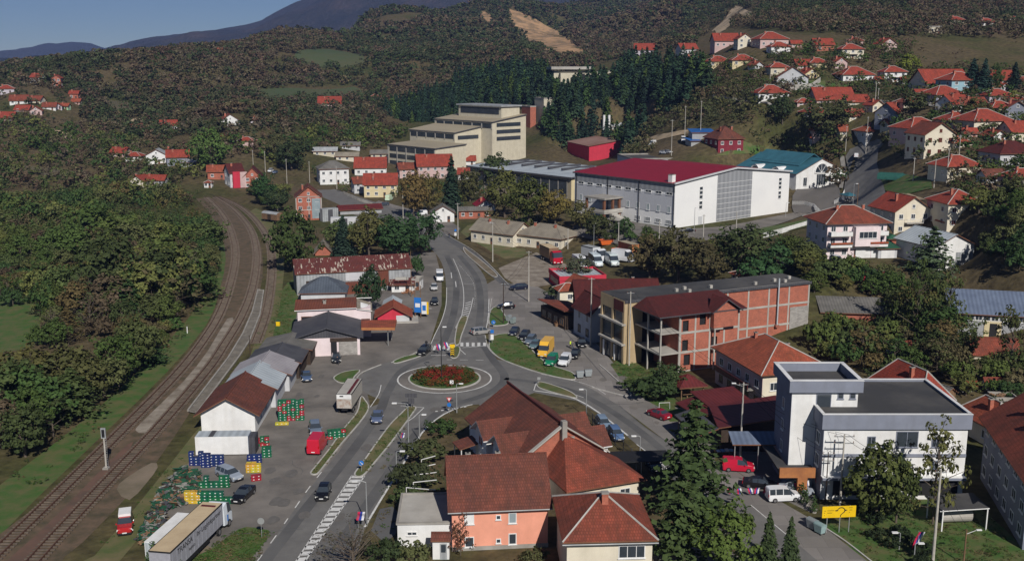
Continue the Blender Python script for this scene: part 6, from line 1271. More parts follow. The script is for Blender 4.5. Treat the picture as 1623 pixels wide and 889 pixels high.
TREES = [  # kind, u, v(base), w px, h px, colour, label
 ('broad',468,432,74,98,(.042,.06,.018),'round dense chestnut tree at the left end of the rusty warehouse'),
 ('conifer',545,408,38,64,(.02,.036,.024),'dark spruce between the round chestnut and the trees behind the warehouse'),
 ('broad',585,408,56,74,(.075,.07,.025),'yellowing tree right of the dark spruce behind the warehouse'),
 ('broad',630,412,66,62,(.03,.058,.022),'dark green tree behind the right half of the rusty warehouse'),
 ('broad',668,404,62,66,(.028,.055,.022),'spreading dark tree leaning over the main road bend'),
 ('broad',612,386,50,44,(.035,.055,.02),'middle sized dark tree between the container boxes and the road bend'),
 ('bush',660,440,26,40,(.03,.055,.02),'bushy tree beside the white vans on the road shoulder'),
 ('broad',588,496,46,70,(.022,.042,.018),'very dark round tree between the pink shop and the warehouse'),
 ('broad',418,325,38,46,(.028,.06,.02),'round green tree beside the orange brick gable house'),
 ('broad',440,335,40,34,(.035,.05,.022),'dark tree by the old freight wagon'),
 ('broad',334,272,56,66,(.075,.12,.032),'large pale green tree beyond the end of the railway curve'),
 ('broad',462,270,50,44,(.035,.05,.02),'dark tree clump left of the white hip roofed house'),
 ('broad',440,255,36,40,(.06,.06,.025),'olive tree along the far valley road'),
 ('broad',656,345,46,68,(.11,.075,.028),'autumn brown tree right of the pale green van'),
 ('broad',680,340,40,62,(.085,.07,.024),'ochre tree in front of the big pink house'),
 ('conifer',716,338,38,86,(.016,.03,.018),'tall dark spruce behind the grey gabled kiosk'),
 ('broad',745,320,36,50,(.06,.06,.022),'small green ochre tree left of the crimson roofed outbuilding'),
 ('broad',800,345,60,72,(.07,.072,.022),'big olive walnut tree left of the yellow hall end'),
 ('broad',838,352,66,66,(.06,.07,.02),'broad olive tree in front of the grey flat roofed hall'),
 ('broad',880,358,52,54,(.11,.085,.025),'golden tree before the yellow end of the factory hall'),
 ('broad',920,364,46,44,(.07,.065,.025),'brown green tree left of the sports hall porch'),
 ('broad',948,382,44,40,(.05,.055,.022),'low brownish tree behind the old cream houses'),
 ('broad',786,305,60,56,(.04,.055,.02),'dark tree before the brown wall of the factory hall'),
 ('broad',1030,440,70,62,(.075,.06,.028),'brownish walnut tree behind the maroon guest house roof'),
 ('broad',1075,446,80,82,(.06,.055,.024),'large brown green walnut tree below the sports hall'),
 ('broad',1120,448,66,60,(.065,.055,.026),'rust tinged walnut tree left of the rounder dark walnut'),
 ('broad',1176,428,90,68,(.042,.055,.02),'big dark walnut tree below the grey panel of the sports hall'),
 ('broad',1232,436,60,48,(.03,.06,.022),'dark green round tree left of the big flowered villa'),
 ('bush',1205,448,70,44,(.03,.065,.024),'bright green bushy tree behind the brick block roof'),
 ('broad',1306,218,74,52,(.055,.06,.024),'wide walnut tree above the road on the hillside'),
 ('broad',1440,118,34,30,(.13,.15,.025),'lime green tree beside the white balcony house'),
 ('conifer',1540,146,34,50,(.018,.04,.032),'dark blue green fir in front of the teal house'),
 ('conifer',1558,150,34,52,(.02,.042,.034),'second dark fir right of the teal house'),
 ('broad',1576,148,26,42,(.04,.06,.02),'slim green tree right of the two firs'),
 ('conifer',1606,148,30,46,(.016,.03,.022),'dark spruce at the right end of the conifer group'),
 ('broad',1545,195,44,38,(.06,.065,.022),'olive tree between the cream villa and the teal house'),
 ('broad',1450,180,46,34,(.05,.058,.024),'dark tree between the blue grey gable and the bluish house'),
 ('broad',1240,195,36,42,(.035,.05,.02),'dark tree left of the white walnut tree house'),
 ('conifer_loose',1475,440,76,78,(.06,.085,.045),'airy grey green cypress like tree before the white steel shed'),
 ('sparse',1450,545,60,150,(.05,.07,.02),'tall thin tree with yellow green leaves in the gardens below the shed'),
 ('sparse',1500,545,50,130,(.06,.07,.022),'tall half bare tree left of the derelict workshop'),
 ('sparse',1600,600,56,120,(.055,.06,.02),'thin tree in front of the workshop\'s blue roof'),
 ('conifer_loose',1098,814,132,178,(.034,.052,.018),'towering dark pine beside the red van at the lower right'),
 ('conifer_loose',1078,892,116,150,(.04,.058,.02),'second tall pine in front of the towering dark one'),
 ('broad',1140,905,110,104,(.06,.085,.02),'light green leafy tree at the foot of the tall pines'),
 ('conifer',1216,905,40,96,(.04,.058,.022),'young spruce with twin neighbour at the bottom edge'),
 ('conifer',1250,910,40,94,(.038,.055,.022),'young spruce right of its twin at the bottom edge'),
 ('broad',1388,822,96,118,(.06,.07,.02),'leafy tree in front of the white office wall, left one'),
 ('broad',1420,828,66,104,(.05,.064,.02),'leafy tree in front of the white office wall, middle one'),
 ('sparse',1478,830,84,176,(.07,.07,.022),'tall yellowing tree in front of the white office\'s right corner'),
 ('bush',1040,632,80,44,(.035,.055,.02),'dense dark shrub group in front of the brick building wing'),
 ('broad',1058,628,56,52,(.04,.06,.022),'green tree at the corner of the brick building wing'),
 ('bush',1000,618,40,20,(.04,.06,.02),'low shrub on the grass before the ochre column'),
 ('bush',1098,672,30,18,(.05,.085,.02),'clipped light green hedge by the parked dark red car'),
 ('sparse',730,880,34,64,(.13,.06,.035),'small reddish brown tree in front of the salmon house'),
 ('bare',560,905,110,84,(.07,.065,.045),'leafless twiggy tree at the bottom edge beside the road'),
 ('bush',612,896,66,50,(.035,.05,.02),'dark bush at the bottom edge right of the twiggy tree'),
 ('bush',655,900,60,46,(.07,.075,.03),'yellow green bush in front of the white garage'),
 ('broad',262,905,60,42,(.035,.06,.02),'dark leafy tree beside the trailer\'s rear end'),
 ('bush',850,893,44,28,(.07,.07,.03),'straggly vine bush between salmon and white houses'),
 ('bush',700,688,50,28,(.035,.06,.018),'green shrub at the kerb left of the steep red roof'),
 ('bush',672,730,70,40,(.05,.058,.024),'dark vine thicket on the white trellis, upper part'),
 ('bush',655,772,76,46,(.038,.045,.02),'dark vine thicket on the white trellis, middle part'),
 ('bush',648,802,60,36,(.04,.055,.02),'dark vine thicket on the white trellis, lowest part'),
 ('bush',935,768,44,20,(.06,.085,.02),'green vine along the cream wall under the front wing roof'),
 ('broad',1240,600,0,0,(0,0,0),None),
 ('bush',895,478,60,30,(.04,.055,.025),'dusty green bush in front of the bright red kiosk'),
 ('broad',915,448,50,40,(.06,.065,.04),'thin grey leaved tree over the bright red kiosk roof'),
 ('bush',1165,845,60,40,(.06,.08,.022),'light green shrub under the towering pines'),
]
for k_, u, v, wp, hp, c, lab in TREES:
 if lab: px_tree(k_, u, v, wp, hp, tuple(q * 1.5 for q in c), lab)
# ---- gardens and thickets as countable trees in belts
FA = np.array(FOOT)
def free(x, y, m=0):
 return ((FA[:, 0] - x) ** 2 + (FA[:, 1] - y) ** 2 > (FA[:, 2] * .8 + m) ** 2).all()
def freev(x, y, m=0):
 ok = np.ones(len(x), bool)
 for fx, fy, fr in FA: ok &= ((fx - x) ** 2 + (fy - y) ** 2 > (fr * .8 + m) ** 2)
 return ok
def belt(poly, n, kinds, cols, hr, wr, label, group, mind=3.0, z=None, m=0):
 us = [q[0] for q in poly]; vs = [q[1] for q in poly]; P = []; t = 0
 while len(P) < n and t < n * 40:
  t += 1; u, v = rng.uniform(min(us), max(us)), rng.uniform(min(vs), max(vs))
  if not inpoly(np.array([u]), np.array([v]), poly)[0]: continue
  p = tp(u, v)
  if not free(p.x, p.y, m) or any((p.x - q.x) ** 2 + (p.y - q.y) ** 2 < mind * mind for q in P): continue
  P.append(p); h = rng.uniform(*hr); tree(pick(kinds), p, h * rng.uniform(*wr), h, pick(cols), label, group)
 return P
GA_ = GREEN + AUT[:3]
belt([(1290,560),(1420,490),(1480,470),(1500,540),(1560,560),(1500,600),(1420,600),(1330,580)],46,['broad','bush','bush','sparse'], GA_, (3.5,8.5),(.8,1.3), 'garden tree in the overgrown plots between the brick block and the derelict workshop', 'overgrown garden trees', 3.2)
belt([(1500,600),(1623,575),(1623,640),(1540,640),(1500,620)],14,['bush','broad'], GA_, (3,5),(.9,1.4), 'bush among the garden sheds at the right edge', 'bushes among the garden sheds', 2.5)
belt([(1240,400),(1290,380),(1300,425),(1400,440),(1500,450),(1420,480),(1290,470)],20,['broad','bush'], GA_, (3,6.5),(.9,1.4), 'garden bush below the flowered villa and the red container', 'garden bushes below the villas', 3)
belt([(1540,320),(1623,310),(1623,440),(1570,430),(1560,370)],18,['broad','bush'], GREEN, (3,7),(.9,1.3), 'green garden tree on the slope right of the white steel shed', 'slope trees right of the white steel shed', 3.5)
belt([(1340,820),(1380,812),(1440,850),(1480,900),(1450,900),(1380,850)],9,['bush'],[(.03,.045,.02),(.035,.05,.022)],(1.6,2.6),(1.0,1.4), 'dark hedge bush along the white lamp posts', 'hedge bushes by the lamp posts', 1.8)
belt([(945,362),(1000,372),(1060,395),(1000,392),(950,385)],10,['bush','broad'], GA_, (3,5.5),(.9,1.3), 'scrubby tree behind the parked vans below the hall yard', 'scrub below the hall yard', 3)
belt([(380,300),(450,310),(440,345),(410,330),(395,318)],12,['bush','broad'], GREEN, (3.5,6),(1,1.4), 'bush along the siding left of the freight wagon', 'bushes by the siding', 3)
belt([(500,390),(560,375),(640,380),(640,400),(520,405)],9,['broad','bush'], GREEN, (5,8),(.9,1.2), 'dark tree in the row behind the rusty warehouse', 'trees behind the rusty warehouse', 4, m=-2)
wood = [(0,310),(180,302),(255,312),(296,318),(318,345),(335,395),(330,440),(295,500),(245,560),(215,590),(175,632),(120,672),(60,712),(0,762)]
holes = [[(-5,475),(60,478),(85,515),(80,640),(-5,650)],[(205,420),(245,395),(262,420),(230,445),(205,440)],[(60,565),(130,540),(195,525),(222,560),(170,625),(120,640),(70,615)],[(-5,590),(40,590),(40,660),(-5,690)]]
Wp = []
x = rng.uniform(-330,-55,30000); y = rng.uniform(135,560,30000); z = Hv(x, y); uu, vv = projv(x, y, z)
ok = inpoly(uu, vv, wood) & freev(x, y, 2)
for h_ in holes: ok &= ~inpoly(uu, vv, h_) | (rng.random(len(uu)) < .012)
x, y, z, uu, vv = x[ok], y[ok], z[ok], uu[ok], vv[ok]; cell = {}; keep = []
for i in range(len(x)):
 c_ = (int(x[i] // 5.2), int(y[i] // 5.2))
 if c_ in cell: continue
 cell[c_] = 1; keep.append(i)
keep = sorted(keep, key=lambda i: y[i])
nz_ = vnoise(x, y, 26,5)
def woodcol(i):
 return pick(AUT) if nz_[i] > .3 else (pick(GREEN) if rng.random() < .88 else pick(AUT))
def woodh(i): return 2.2 + 13 * min(1, max(0,(vnoise(x[i:i+1], y[i:i+1],30,9)[0] + .5))) ** 1.4 * rng.uniform(.55,1.25) * (1 if vv[i] < 560 else .75)
NEAR = 215
for i in keep[:NEAR]:
 h = woodh(i); k_ = 'bush' if h < 5.2 else ('broad' if rng.random() < .72 else pick(['sparse', 'bare', 'conifer_loose', 'sparse']))
 c_ = woodcol(i); U, V = uu[i], vv[i]; cn = 'ochre' if c_[0] > c_[1] else ('bright green' if c_[1] > .11 else 'dark green'); kn = {'bush': 'bush', 'broad': 'round crowned tree', 'sparse': 'slender tree', 'bare': 'nearly leafless tree', 'conifer_loose': 'conifer'}[k_]
 zn = 'in the bottom left corner of the wood' if V > 660 else ('along the railway bank by the white marker post' if U > 230 and V > 470 else ('at the left edge below the green clearing' if U < 90 else ('between the green clearing and the railway bank' if V > 520 else 'in the wood around the whitewashed hut')))
 tree(k_, Vector((x[i], y[i], z[i])), h * rng.uniform(.85,1.2) * (1.25 if k_ == 'bush' else 1), h, c_, '%s %s %s' % (cn, kn, zn), '%s %ss %s' % (cn, kn, zn))
# ---- far-off woods, each one mass
TPL = {}
def template(kind, n, seed):
 k = (kind, n, seed)
 if k not in TPL:
  if kind == 'con': C, Nn = conifer_pts(10,2.7, max(6, n // 12),20, seed); C = C / 10
  else:
   C, Nn, _ = crown_pts(max(6, n // 9),9,4.6,4.1,5.2, seed, 'egg' if seed % 2 else 'round', .14); C = C / 10
  TPL[k] = (C, Nn)
 return TPL[k]
def mass(name, label, cat, X, Y, Z, Hh, Wf, cols, kind, n, leaf, group=None):
 """thousands of crowns in one mesh: a far wood that reads as one mass"""
 Cs, Ns, Ss, Ts = [],[],[],[]; cols = np.asarray(cols)
 tid = rng.integers(0,5, len(X))
 for t in range(5):
  C, Nn = template(kind, n, t); m = tid == t; k = m.sum()
  if not k: continue
  a = rng.uniform(0,6.28, k); ca, sa = np.cos(a)[:, None], np.sin(a)[:, None]; h = Hh[m][:, None]; w = (Hh * Wf)[m][:, None]
  px = (C[:, 0] * ca - C[:, 1] * sa) * w + X[m][:, None]; py = (C[:, 0] * sa + C[:, 1] * ca) * w + Y[m][:, None]; pz = C[:, 2] * h + Z[m][:, None] - .06 * h
  nx = Nn[:, 0] * ca - Nn[:, 1] * sa; ny = Nn[:, 0] * sa + Nn[:, 1] * ca; q = len(C)
  Cs.append(np.stack([px, py, pz],-1).reshape(-1,3)); Ns.append(np.stack([nx, ny, np.broadcast_to(Nn[:, 2], nx.shape)],-1).reshape(-1,3)); Ss.append((rng.uniform(.6,1.2,(k, q)) * h * leaf).ravel()); Ts.append(np.repeat(cols[m], q, axis=0))
 me = quads_mesh(name, np.concatenate(Cs), np.concatenate(Ns), np.concatenate(Ss), 'leaf_mass', np.concatenate(Ts)); o = link(name, me); tag(o, label, cat, group, 'stuff'); return o
def colmix(n, A, B, frac):
 A = np.array(A); B = np.array(B); u = rng.random(n); c = np.where((u < frac)[:, None], B[rng.integers(0, len(B), n)], A[rng.integers(0, len(A), n)]); return c * rng.uniform(.8,1.25,(n, 1))
i = np.array(keep[NEAR:]); hh = np.array([woodh(j) for j in i]); cc = np.array([woodcol(j) for j in i])
mass('woodland', 'dense green and ochre scrub wood stretching away left of the railway', 'woodland', x[i], y[i], z[i], hh, np.full(len(i),1.05), cc, 'bro', 330,.045)
HILLA = [(.14,.115,.062),(.135,.095,.06),(.14,.11,.075),(.115,.1,.055),(.13,.085,.06)]; HILLG = [(.06,.085,.033),(.075,.093,.042),(.055,.07,.035),(.08,.08,.04)]
PATCHP = [q[1] for q in PATCH if 'scree' not in q[2]] + [[(1328,340),(1336,240),(1400,220),(1404,240),(1420,340)]]
PATCHS = [q[1] for q in PATCH if 'scree' in q[2]]
def sample(zone, Y0, Y1, dens, excl=True, mg=1):
 W0 = .62; n = int(((Y1 ** 2 - Y0 ** 2) * W0) * dens); yy = np.sqrt(rng.uniform(Y0 ** 2, Y1 ** 2, n)); xx = rng.uniform(-W0, W0, n) * yy; zz = Hv(xx, yy); u, v = projv(xx, yy, zz)
 ok = inpoly(u, v, zone) & freev(xx, yy, mg)
 if excl:
  for P in PATCHP: ok &= ~inpoly(u, v, P)
  for P in PATCHS: ok &= ~inpoly(u, v, P)
 return xx[ok], yy[ok], zz[ok], u[ok], v[ok]
hill = [(-80,60),(100,100),(240,60),(420,50),(600,20),(800,-40),(1700,-60),(1700,62),(1440,62),(1380,60),(1130,42),(1100,75),(1000,88),(880,125),(740,140),(640,165),(590,135),(450,145),(420,180),(330,200),(240,170),(130,160),(100,140),(-80,130)]
X, Y, Z, u, v = sample(hill, 600,2600,.026)
dens = vnoise(X, Y, 70,41) + vnoise(X, Y, 25,42) * .6; k_ = (dens > np.where(Y < 1150,-.45,-.3)) & ~((v < 10) & (u < 700)); X, Y, Z, u, v, dens = [q[k_] for q in (X, Y, Z, u, v, dens)]
hh = rng.uniform(4.5,9.5, len(X)) * np.where(u > 1100,.8,1); cc = colmix(len(X), HILLA, HILLG, .25 + .0 * u); mixg = vnoise(X, Y, 120,44) > .12; cc[mixg] = colmix(mixg.sum(), HILLG, HILLA, .2)
fr = Y < 1150
mass('hillside_wood', 'brown and dark green wood covering the nearer slopes of the hills', 'wood', X[fr], Y[fr], Z[fr], hh[fr], np.full(fr.sum(),1.1), cc[fr], 'bro', 120,.09)
mass('hilltop_wood', 'brownish wood covering the farther hill slopes below the mountain', 'wood', X[~fr], Y[~fr], Z[~fr], hh[~fr] * 1.15, np.full((~fr).sum(),1.25), cc[~fr], 'bro', 36,.15)
pine = [(690,150),(740,128),(800,118),(868,120),(880,150),(905,150),(960,135),(1000,108),(1110,112),(1130,140),(1090,165),(1040,185),(1010,222),(1000,246),(960,238),(895,238),(870,215),(850,180),(800,165),(700,195),(650,195),(600,180),(640,165)]
X, Y, Z, u, v = sample(pine, 420,900,.046, True, -9)
hh = rng.uniform(6,17, len(X)) * np.where(u < 720,.75,1); cc = colmix(len(X), PINE, GREEN[:3],.2)
mass('pine_wood', 'dark pine wood between the stepped factory and the village on the hill', 'pine wood', X, Y, Z, hh, rng.uniform(.75,1.35, len(X)), cc, 'con', 260,.055)
val = [(-80,215),(60,195),(130,200),(230,230),(300,235),(330,215),(420,235),(480,215),(600,200),(640,215),(620,235),(480,245),(440,262),(345,250),(310,290),(180,298),(-80,305)]
X, Y, Z, u, v = sample(val, 400,760,.026)
hh = rng.uniform(3.5,9, len(X)); cc = colmix(len(X), GREEN, HILLA, .3)
mass('valley_scrub', 'green thicket on the valley floor around the small houses', 'thicket', X, Y, Z, hh, np.full(len(X),1.1), cc, 'bro', 150,.07)
up = [(130,160),(240,170),(330,200),(420,180),(450,150),(590,135),(640,165),(600,200),(480,215),(420,235),(330,215),(230,230),(130,200)]
X, Y, Z, u, v = sample(up, 500,900,.024); hh = rng.uniform(4.5,10, len(X)); cc = colmix(len(X), HILLG, HILLA, .35)
mass('slope_wood', 'dark mixed wood on the foot of the hill above the valley houses', 'wood', X, Y, Z, hh, np.full(len(X),1.05), cc, 'bro', 130,.075)
lft = [(-80,130),(100,128),(140,165),(130,200),(60,198),(-80,215)]
X, Y, Z, u, v = sample(lft, 540,900,.014); hh = rng.uniform(3,7, len(X)); mass('cluster_scrub', 'scrub between the houses of the far left hill cluster', 'thicket', X, Y, Z, hh, np.full(len(X),1.1), colmix(len(X), HILLG, HILLA, .3), 'bro', 110,.08)
rise = [(990,252),(1010,215),(1040,186),(1100,160),(1150,145),(1235,165),(1262,200),(1250,232),(1200,250),(1185,225),(1140,202),(1050,210),(1020,226),(1040,238),(1040,250)]
X, Y, Z, u, v = sample(rise, 330,680,.035, True, -5); hh = rng.uniform(3.5,8, len(X)); mass('rise_wood', 'olive and brown thicket on the round rise right of the pine wood', 'thicket', X, Y, Z, hh, np.full(len(X),1.15), colmix(len(X),[(.09,.1,.042),(.085,.09,.045),(.11,.105,.045)], HILLA, .35), 'bro', 170,.06)
X, Y, Z, u, v = sample([(1380,62),(1440,50),(1700,45),(1700,125),(1540,122),(1450,118),(1400,100)],500,1000,.007); k_ = vnoise(X, Y, 30,77) > -.1; X, Y, Z = X[k_], Y[k_], Z[k_]; hh = rng.uniform(1,3.2, len(X)); mass('meadow_scrub', 'low brown scrub scattered over the meadow above the teal walled house', 'scrub', X, Y, Z, hh, np.full(len(X),2.2), colmix(len(X), HILLA, HILLG, .4), 'bro', 60,.1)
gard = [(1080,96),(1200,95),(1330,70),(1450,70),(1440,105),(1623,120),(1700,130),(1700,330),(1570,330),(1500,300),(1480,270),(1420,262),(1400,225),(1340,235),(1330,300),(1200,255),(1180,215),(1220,205),(1200,180),(1130,150),(1080,120)]
X, Y, Z, u, v = sample(gard, 230,640,.042, True, -2.5); hh = rng.uniform(2,6.5, len(X)) * np.where((u < 1335) & (v > 195),1.4,1); mass('village_greenery', 'garden trees and hedges packed between the houses of the hillside village', 'garden greenery', X, Y, Z, hh, np.full(len(X),1.1), colmix(len(X), GREEN, HILLA, .35), 'bro', 170,.062)
mid = [(440,262),(480,250),(560,290),(640,285),(740,290),(830,330),(900,362),(960,372),(1000,380),(960,388),(760,352),(640,322),(560,315),(500,300)]
X, Y, Z, u, v = sample(mid, 330,540,.02, False); hh = rng.uniform(1.5,6, len(X)); k_ = ~inpoly(u, v, NORTH) & ~inpoly(u, v, [(560,345),(600,312),(760,335),(760,380),(660,375)]); X, Y, Z, hh = X[k_], Y[k_], Z[k_], hh[k_]
mass('street_greenery', 'hedges and small garden trees between the houses of the middle town', 'garden greenery', X, Y, Z, hh, np.full(len(X),1.1), colmix(len(X), GREEN, AUT[:3],.3), 'bro', 220,.055)
low_ = [(1100,395),(1260,345),(1290,390),(1240,440),(1200,470),(1290,470),(1420,450),(1560,445),(1623,440),(1623,700),(1540,640),(1420,610),(1300,580),(1300,500),(1130,445),(1010,450),(1010,420)]
X, Y, Z, u, v = sample(low_, 150,330,.011, False); k_ = ~inpoly(u, v, [(1185,330),(1340,320),(1340,345),(1200,385)]); X, Y, Z = X[k_], Y[k_], Z[k_]; hh = rng.uniform(1.2,4, len(X)); mass('undergrowth', 'brambles and undergrowth filling the plots below the villas', 'undergrowth', X, Y, Z, hh, np.full(len(X),1.5), colmix(len(X), GREEN, HILLA, .4), 'bro', 260,.06)
bank = [(0,765),(60,715),(120,678),(180,635),(250,560),(300,500),(340,430),(340,350),(305,310),(315,300),(345,330),(352,400),(352,450),(300,520),(230,600),(150,690),(60,775),(0,820)]
X, Y, Z, u, v = sample(bank, 130,480,.09, False); hh = rng.uniform(.35,1.2, len(X)); mass('bank_grass', 'rough grass and weeds on the railway bank', 'grass', X, Y, Z, hh, np.full(len(X),2.4), colmix(len(X),[(.045,.08,.02),(.055,.09,.025)],[(.13,.1,.05),(.09,.07,.04)],.3), 'bro', 60,.13)
tuft = []
for P in ([(562,752),(575,754),(618,704),(659,646),(648,645),(595,705)],[(493,751),(520,715),(566,654),(578,634),(584,648),(540,705),(503,751)],[(775,548),(782,533),(832,545),(870,578),(912,598),(858,592),(800,572)],[(300,889),(378,838),(430,845),(390,915)],[(1300,822),(1380,790),(1560,810),(1640,900),(1395,900)],[(440,470),(470,440),(455,560),(415,570),(430,520)],[(968,578),(1000,572),(1060,600),(1035,640)],[(395,345),(432,410),(410,520),(305,690),(150,880),(262,790),(345,670),(446,470),(435,350)],[(1080,889),(600,840),(600,700),(700,650),(790,640),(1000,760)]):
 k_ = 700; U = rng.uniform(min(p[0] for p in P), max(p[0] for p in P), k_); V = rng.uniform(min(p[1] for p in P), max(p[1] for p in P), k_); ok = inpoly(U, V, P); tuft += [gp(a, b) for a, b in zip(U[ok], V[ok])]
X = np.array([p.x for p in tuft]); Y = np.array([p.y for p in tuft]); mass('verge_grass', 'tufts of grass and weeds on the verges, islands and lawns', 'grass', X, Y, np.full(len(X),.02), rng.uniform(.12,.4, len(X)), np.full(len(X),3.2), colmix(len(X),[(.06,.11,.025),(.075,.12,.03)],[(.14,.12,.05),(.16,.12,.06)],.35), 'bro', 36,.16)
fl = circ(1)
n = 300; a = rng.uniform(0,6.28, n); rr_ = 5.4 * np.sqrt(rng.random(n)); X = C_R.x + rr_ * np.cos(a); Y = C_R.y + rr_ * np.sin(a); cc = np.where((rr_ < 3.9)[:, None] & (rng.random((n, 1)) < .8), np.array([[.26,.035,.025]]), np.array([[.05,.085,.02]])) * rng.uniform(.7,1.3,(n, 1)); cc = np.where(((rr_ > 2.5) & (rng.random(n) < .35))[:, None], np.array([[.16,.06,.02]]), cc)
mass('roundabout_shrubs', 'red and rust coloured low shrubs planted on the roundabout island', 'shrubs', X, Y, np.full(n, .18), rng.uniform(.6,1.3, n), np.full(n, 1.5), cc, 'bro', 160,.07)
# ================================================================ VEHICLES
def body_profile(kind):
 P = 'paintwork'; G = 'glass'
 if kind == 'hatch': return 4.0,[(0,.74,.35,.86,.9,.70,P,P),(.08,.82,.22,.92,1.02,.74,G,P),(.5,.86,.2,.93,1.42,.58,P,G),(1.35,.87,.2,.92,1.47,.6,P,P),(1.43,.87,.2,.92,1.47,.6,P,G),(2.3,.87,.2,.9,1.42,.58,G,G),(2.95,.86,.2,.88,.96,.78,P,P),(3.75,.8,.2,.74,.82,.68,P,P),(4.0,.66,.3,.58,.62,.55,P,P)]
 if kind == 'estate': return 4.6,[(0,.76,.35,.9,.95,.72,P,P),(.06,.84,.22,.95,1.1,.76,G,P),(.35,.87,.2,.95,1.44,.62,P,G),(1.3,.88,.2,.94,1.5,.62,P,P),(1.38,.88,.2,.94,1.5,.62,P,G),(2.2,.88,.2,.93,1.5,.62,P,P),(2.28,.88,.2,.93,1.5,.62,P,G),(2.8,.88,.2,.9,1.44,.6,G,G),(3.45,.87,.2,.9,.98,.78,P,P),(4.3,.82,.2,.76,.84,.7,P,P),(4.6,.66,.3,.6,.64,.55,P,P)]
 if kind == 'sedan': return 4.5,[(0,.72,.35,.85,.9,.68,P,P),(.1,.84,.22,.9,1.0,.76,P,P),(.75,.87,.2,.93,1.04,.76,G,P),(1.3,.87,.2,.93,1.38,.58,P,G),(1.95,.88,.2,.92,1.43,.6,P,P),(2.03,.88,.2,.92,1.43,.6,P,G),(2.65,.88,.2,.9,1.38,.58,G,G),(3.35,.87,.2,.88,.95,.78,P,P),(4.2,.82,.2,.74,.82,.7,P,P),(4.5,.66,.3,.58,.62,.55,P,P)]
 if kind == 'suv': return 4.5,[(0,.8,.4,1.0,1.05,.74,P,P),(.06,.88,.3,1.04,1.15,.8,G,P),(.4,.9,.28,1.04,1.62,.66,P,G),(1.5,.9,.28,1.02,1.68,.68,P,P),(1.58,.9,.28,1.02,1.68,.68,P,G),(2.6,.9,.28,1.0,1.62,.66,G,G),(3.2,.9,.28,1.0,1.1,.82,P,P),(4.2,.86,.3,.9,1.0,.76,P,P),(4.5,.72,.38,.7,.76,.6,P,P)]
 if kind == 'mini_van': return 4.4,[(0,.82,.35,1.1,1.7,.68,P,P),(.12,.88,.25,1.1,1.8,.7,P,P),(1.9,.9,.22,1.1,1.84,.72,P,P),(1.98,.9,.22,1.1,1.84,.72,P,G),(2.7,.9,.22,1.05,1.72,.68,G,G),(3.4,.88,.22,1.0,1.12,.8,P,P),(4.2,.84,.24,.84,.92,.72,P,P),(4.4,.7,.3,.66,.7,.6,P,P)]
 if kind == 'mpv': return 4.4,[(0,.82,.35,1.08,1.65,.68,P,P),(.1,.88,.25,1.08,1.78,.7,P,G),(.85,.9,.22,1.08,1.82,.72,P,P),(.93,.9,.22,1.08,1.82,.72,P,G),(1.85,.9,.22,1.08,1.82,.72,P,P),(1.93,.9,.22,1.06,1.82,.72,P,G),(2.7,.9,.22,1.03,1.72,.68,G,G),(3.4,.88,.22,.98,1.1,.8,P,P),(4.2,.84,.24,.84,.92,.72,P,P),(4.4,.7,.3,.66,.7,.6,P,P)]
 if kind == 'van': return 5.6,[(0,.94,.4,1.5,2.35,.84,P,P),(.1,.98,.3,1.5,2.48,.88,P,P),(3.5,.99,.28,1.4,2.5,.88,P,P),(3.58,.99,.28,1.3,2.48,.88,P,G),(4.2,.98,.28,1.25,2.2,.8,G,G),(4.9,.96,.28,1.2,1.35,.86,P,P),(5.5,.88,.3,.95,1.02,.76,P,P),(5.6,.76,.35,.75,.8,.66,P,P)]
 if kind == 'minibus': return 5.8,[(0,.94,.4,1.4,2.3,.84,P,G),(.1,.98,.3,1.4,2.45,.88,P,G),(1.2,.99,.3,1.4,2.48,.88,P,P),(1.3,.99,.3,1.4,2.48,.88,P,G),(2.4,.99,.28,1.4,2.48,.88,P,P),(2.5,.99,.28,1.4,2.48,.88,P,G),(3.6,.99,.28,1.3,2.48,.88,P,P),(3.7,.99,.28,1.3,2.46,.88,P,G),(4.4,.98,.28,1.25,2.2,.8,G,G),(5.1,.96,.28,1.2,1.35,.86,P,P),(5.7,.88,.3,.95,1.02,.76,P,P),(5.8,.76,.35,.75,.8,.66,P,P)]
 if kind == 'big_van': return 6.8,[(0,.97,.4,1.6,2.6,.9,P,P),(.1,1.0,.3,1.6,2.78,.92,P,P),(4.5,1.0,.28,1.5,2.8,.92,P,P),(4.7,1.0,.28,1.3,2.66,.9,P,G),(5.3,.99,.28,1.28,2.2,.84,G,G),(6.0,.97,.28,1.22,1.38,.88,P,P),(6.7,.88,.3,.98,1.06,.78,P,P),(6.8,.78,.35,.78,.82,.68,P,P)]
CC = {}
def wheel_meshes(r=.33, w=.22):
 k = ('w', r)
 if k not in CC: CC[k] = (MB().tube((0,-w/2,0),(0, w/2,0), r, r, 'tyre', 14).mesh('tyre'), MB().tube((0,-w/2 - .015,0),(0, w/2 + .015,0), r * .6, r * .6, 'rim', 10).mesh('rim'))
 return CC[k]
def add_wheels(root, xs, hw, r=.33):
 t, rm = wheel_meshes(r)
 for x in xs:
  for s in (-1,1): w_ = link('wheel', t, root); w_.location = (x, s * (hw - .1), r); link('rim', rm, w_)
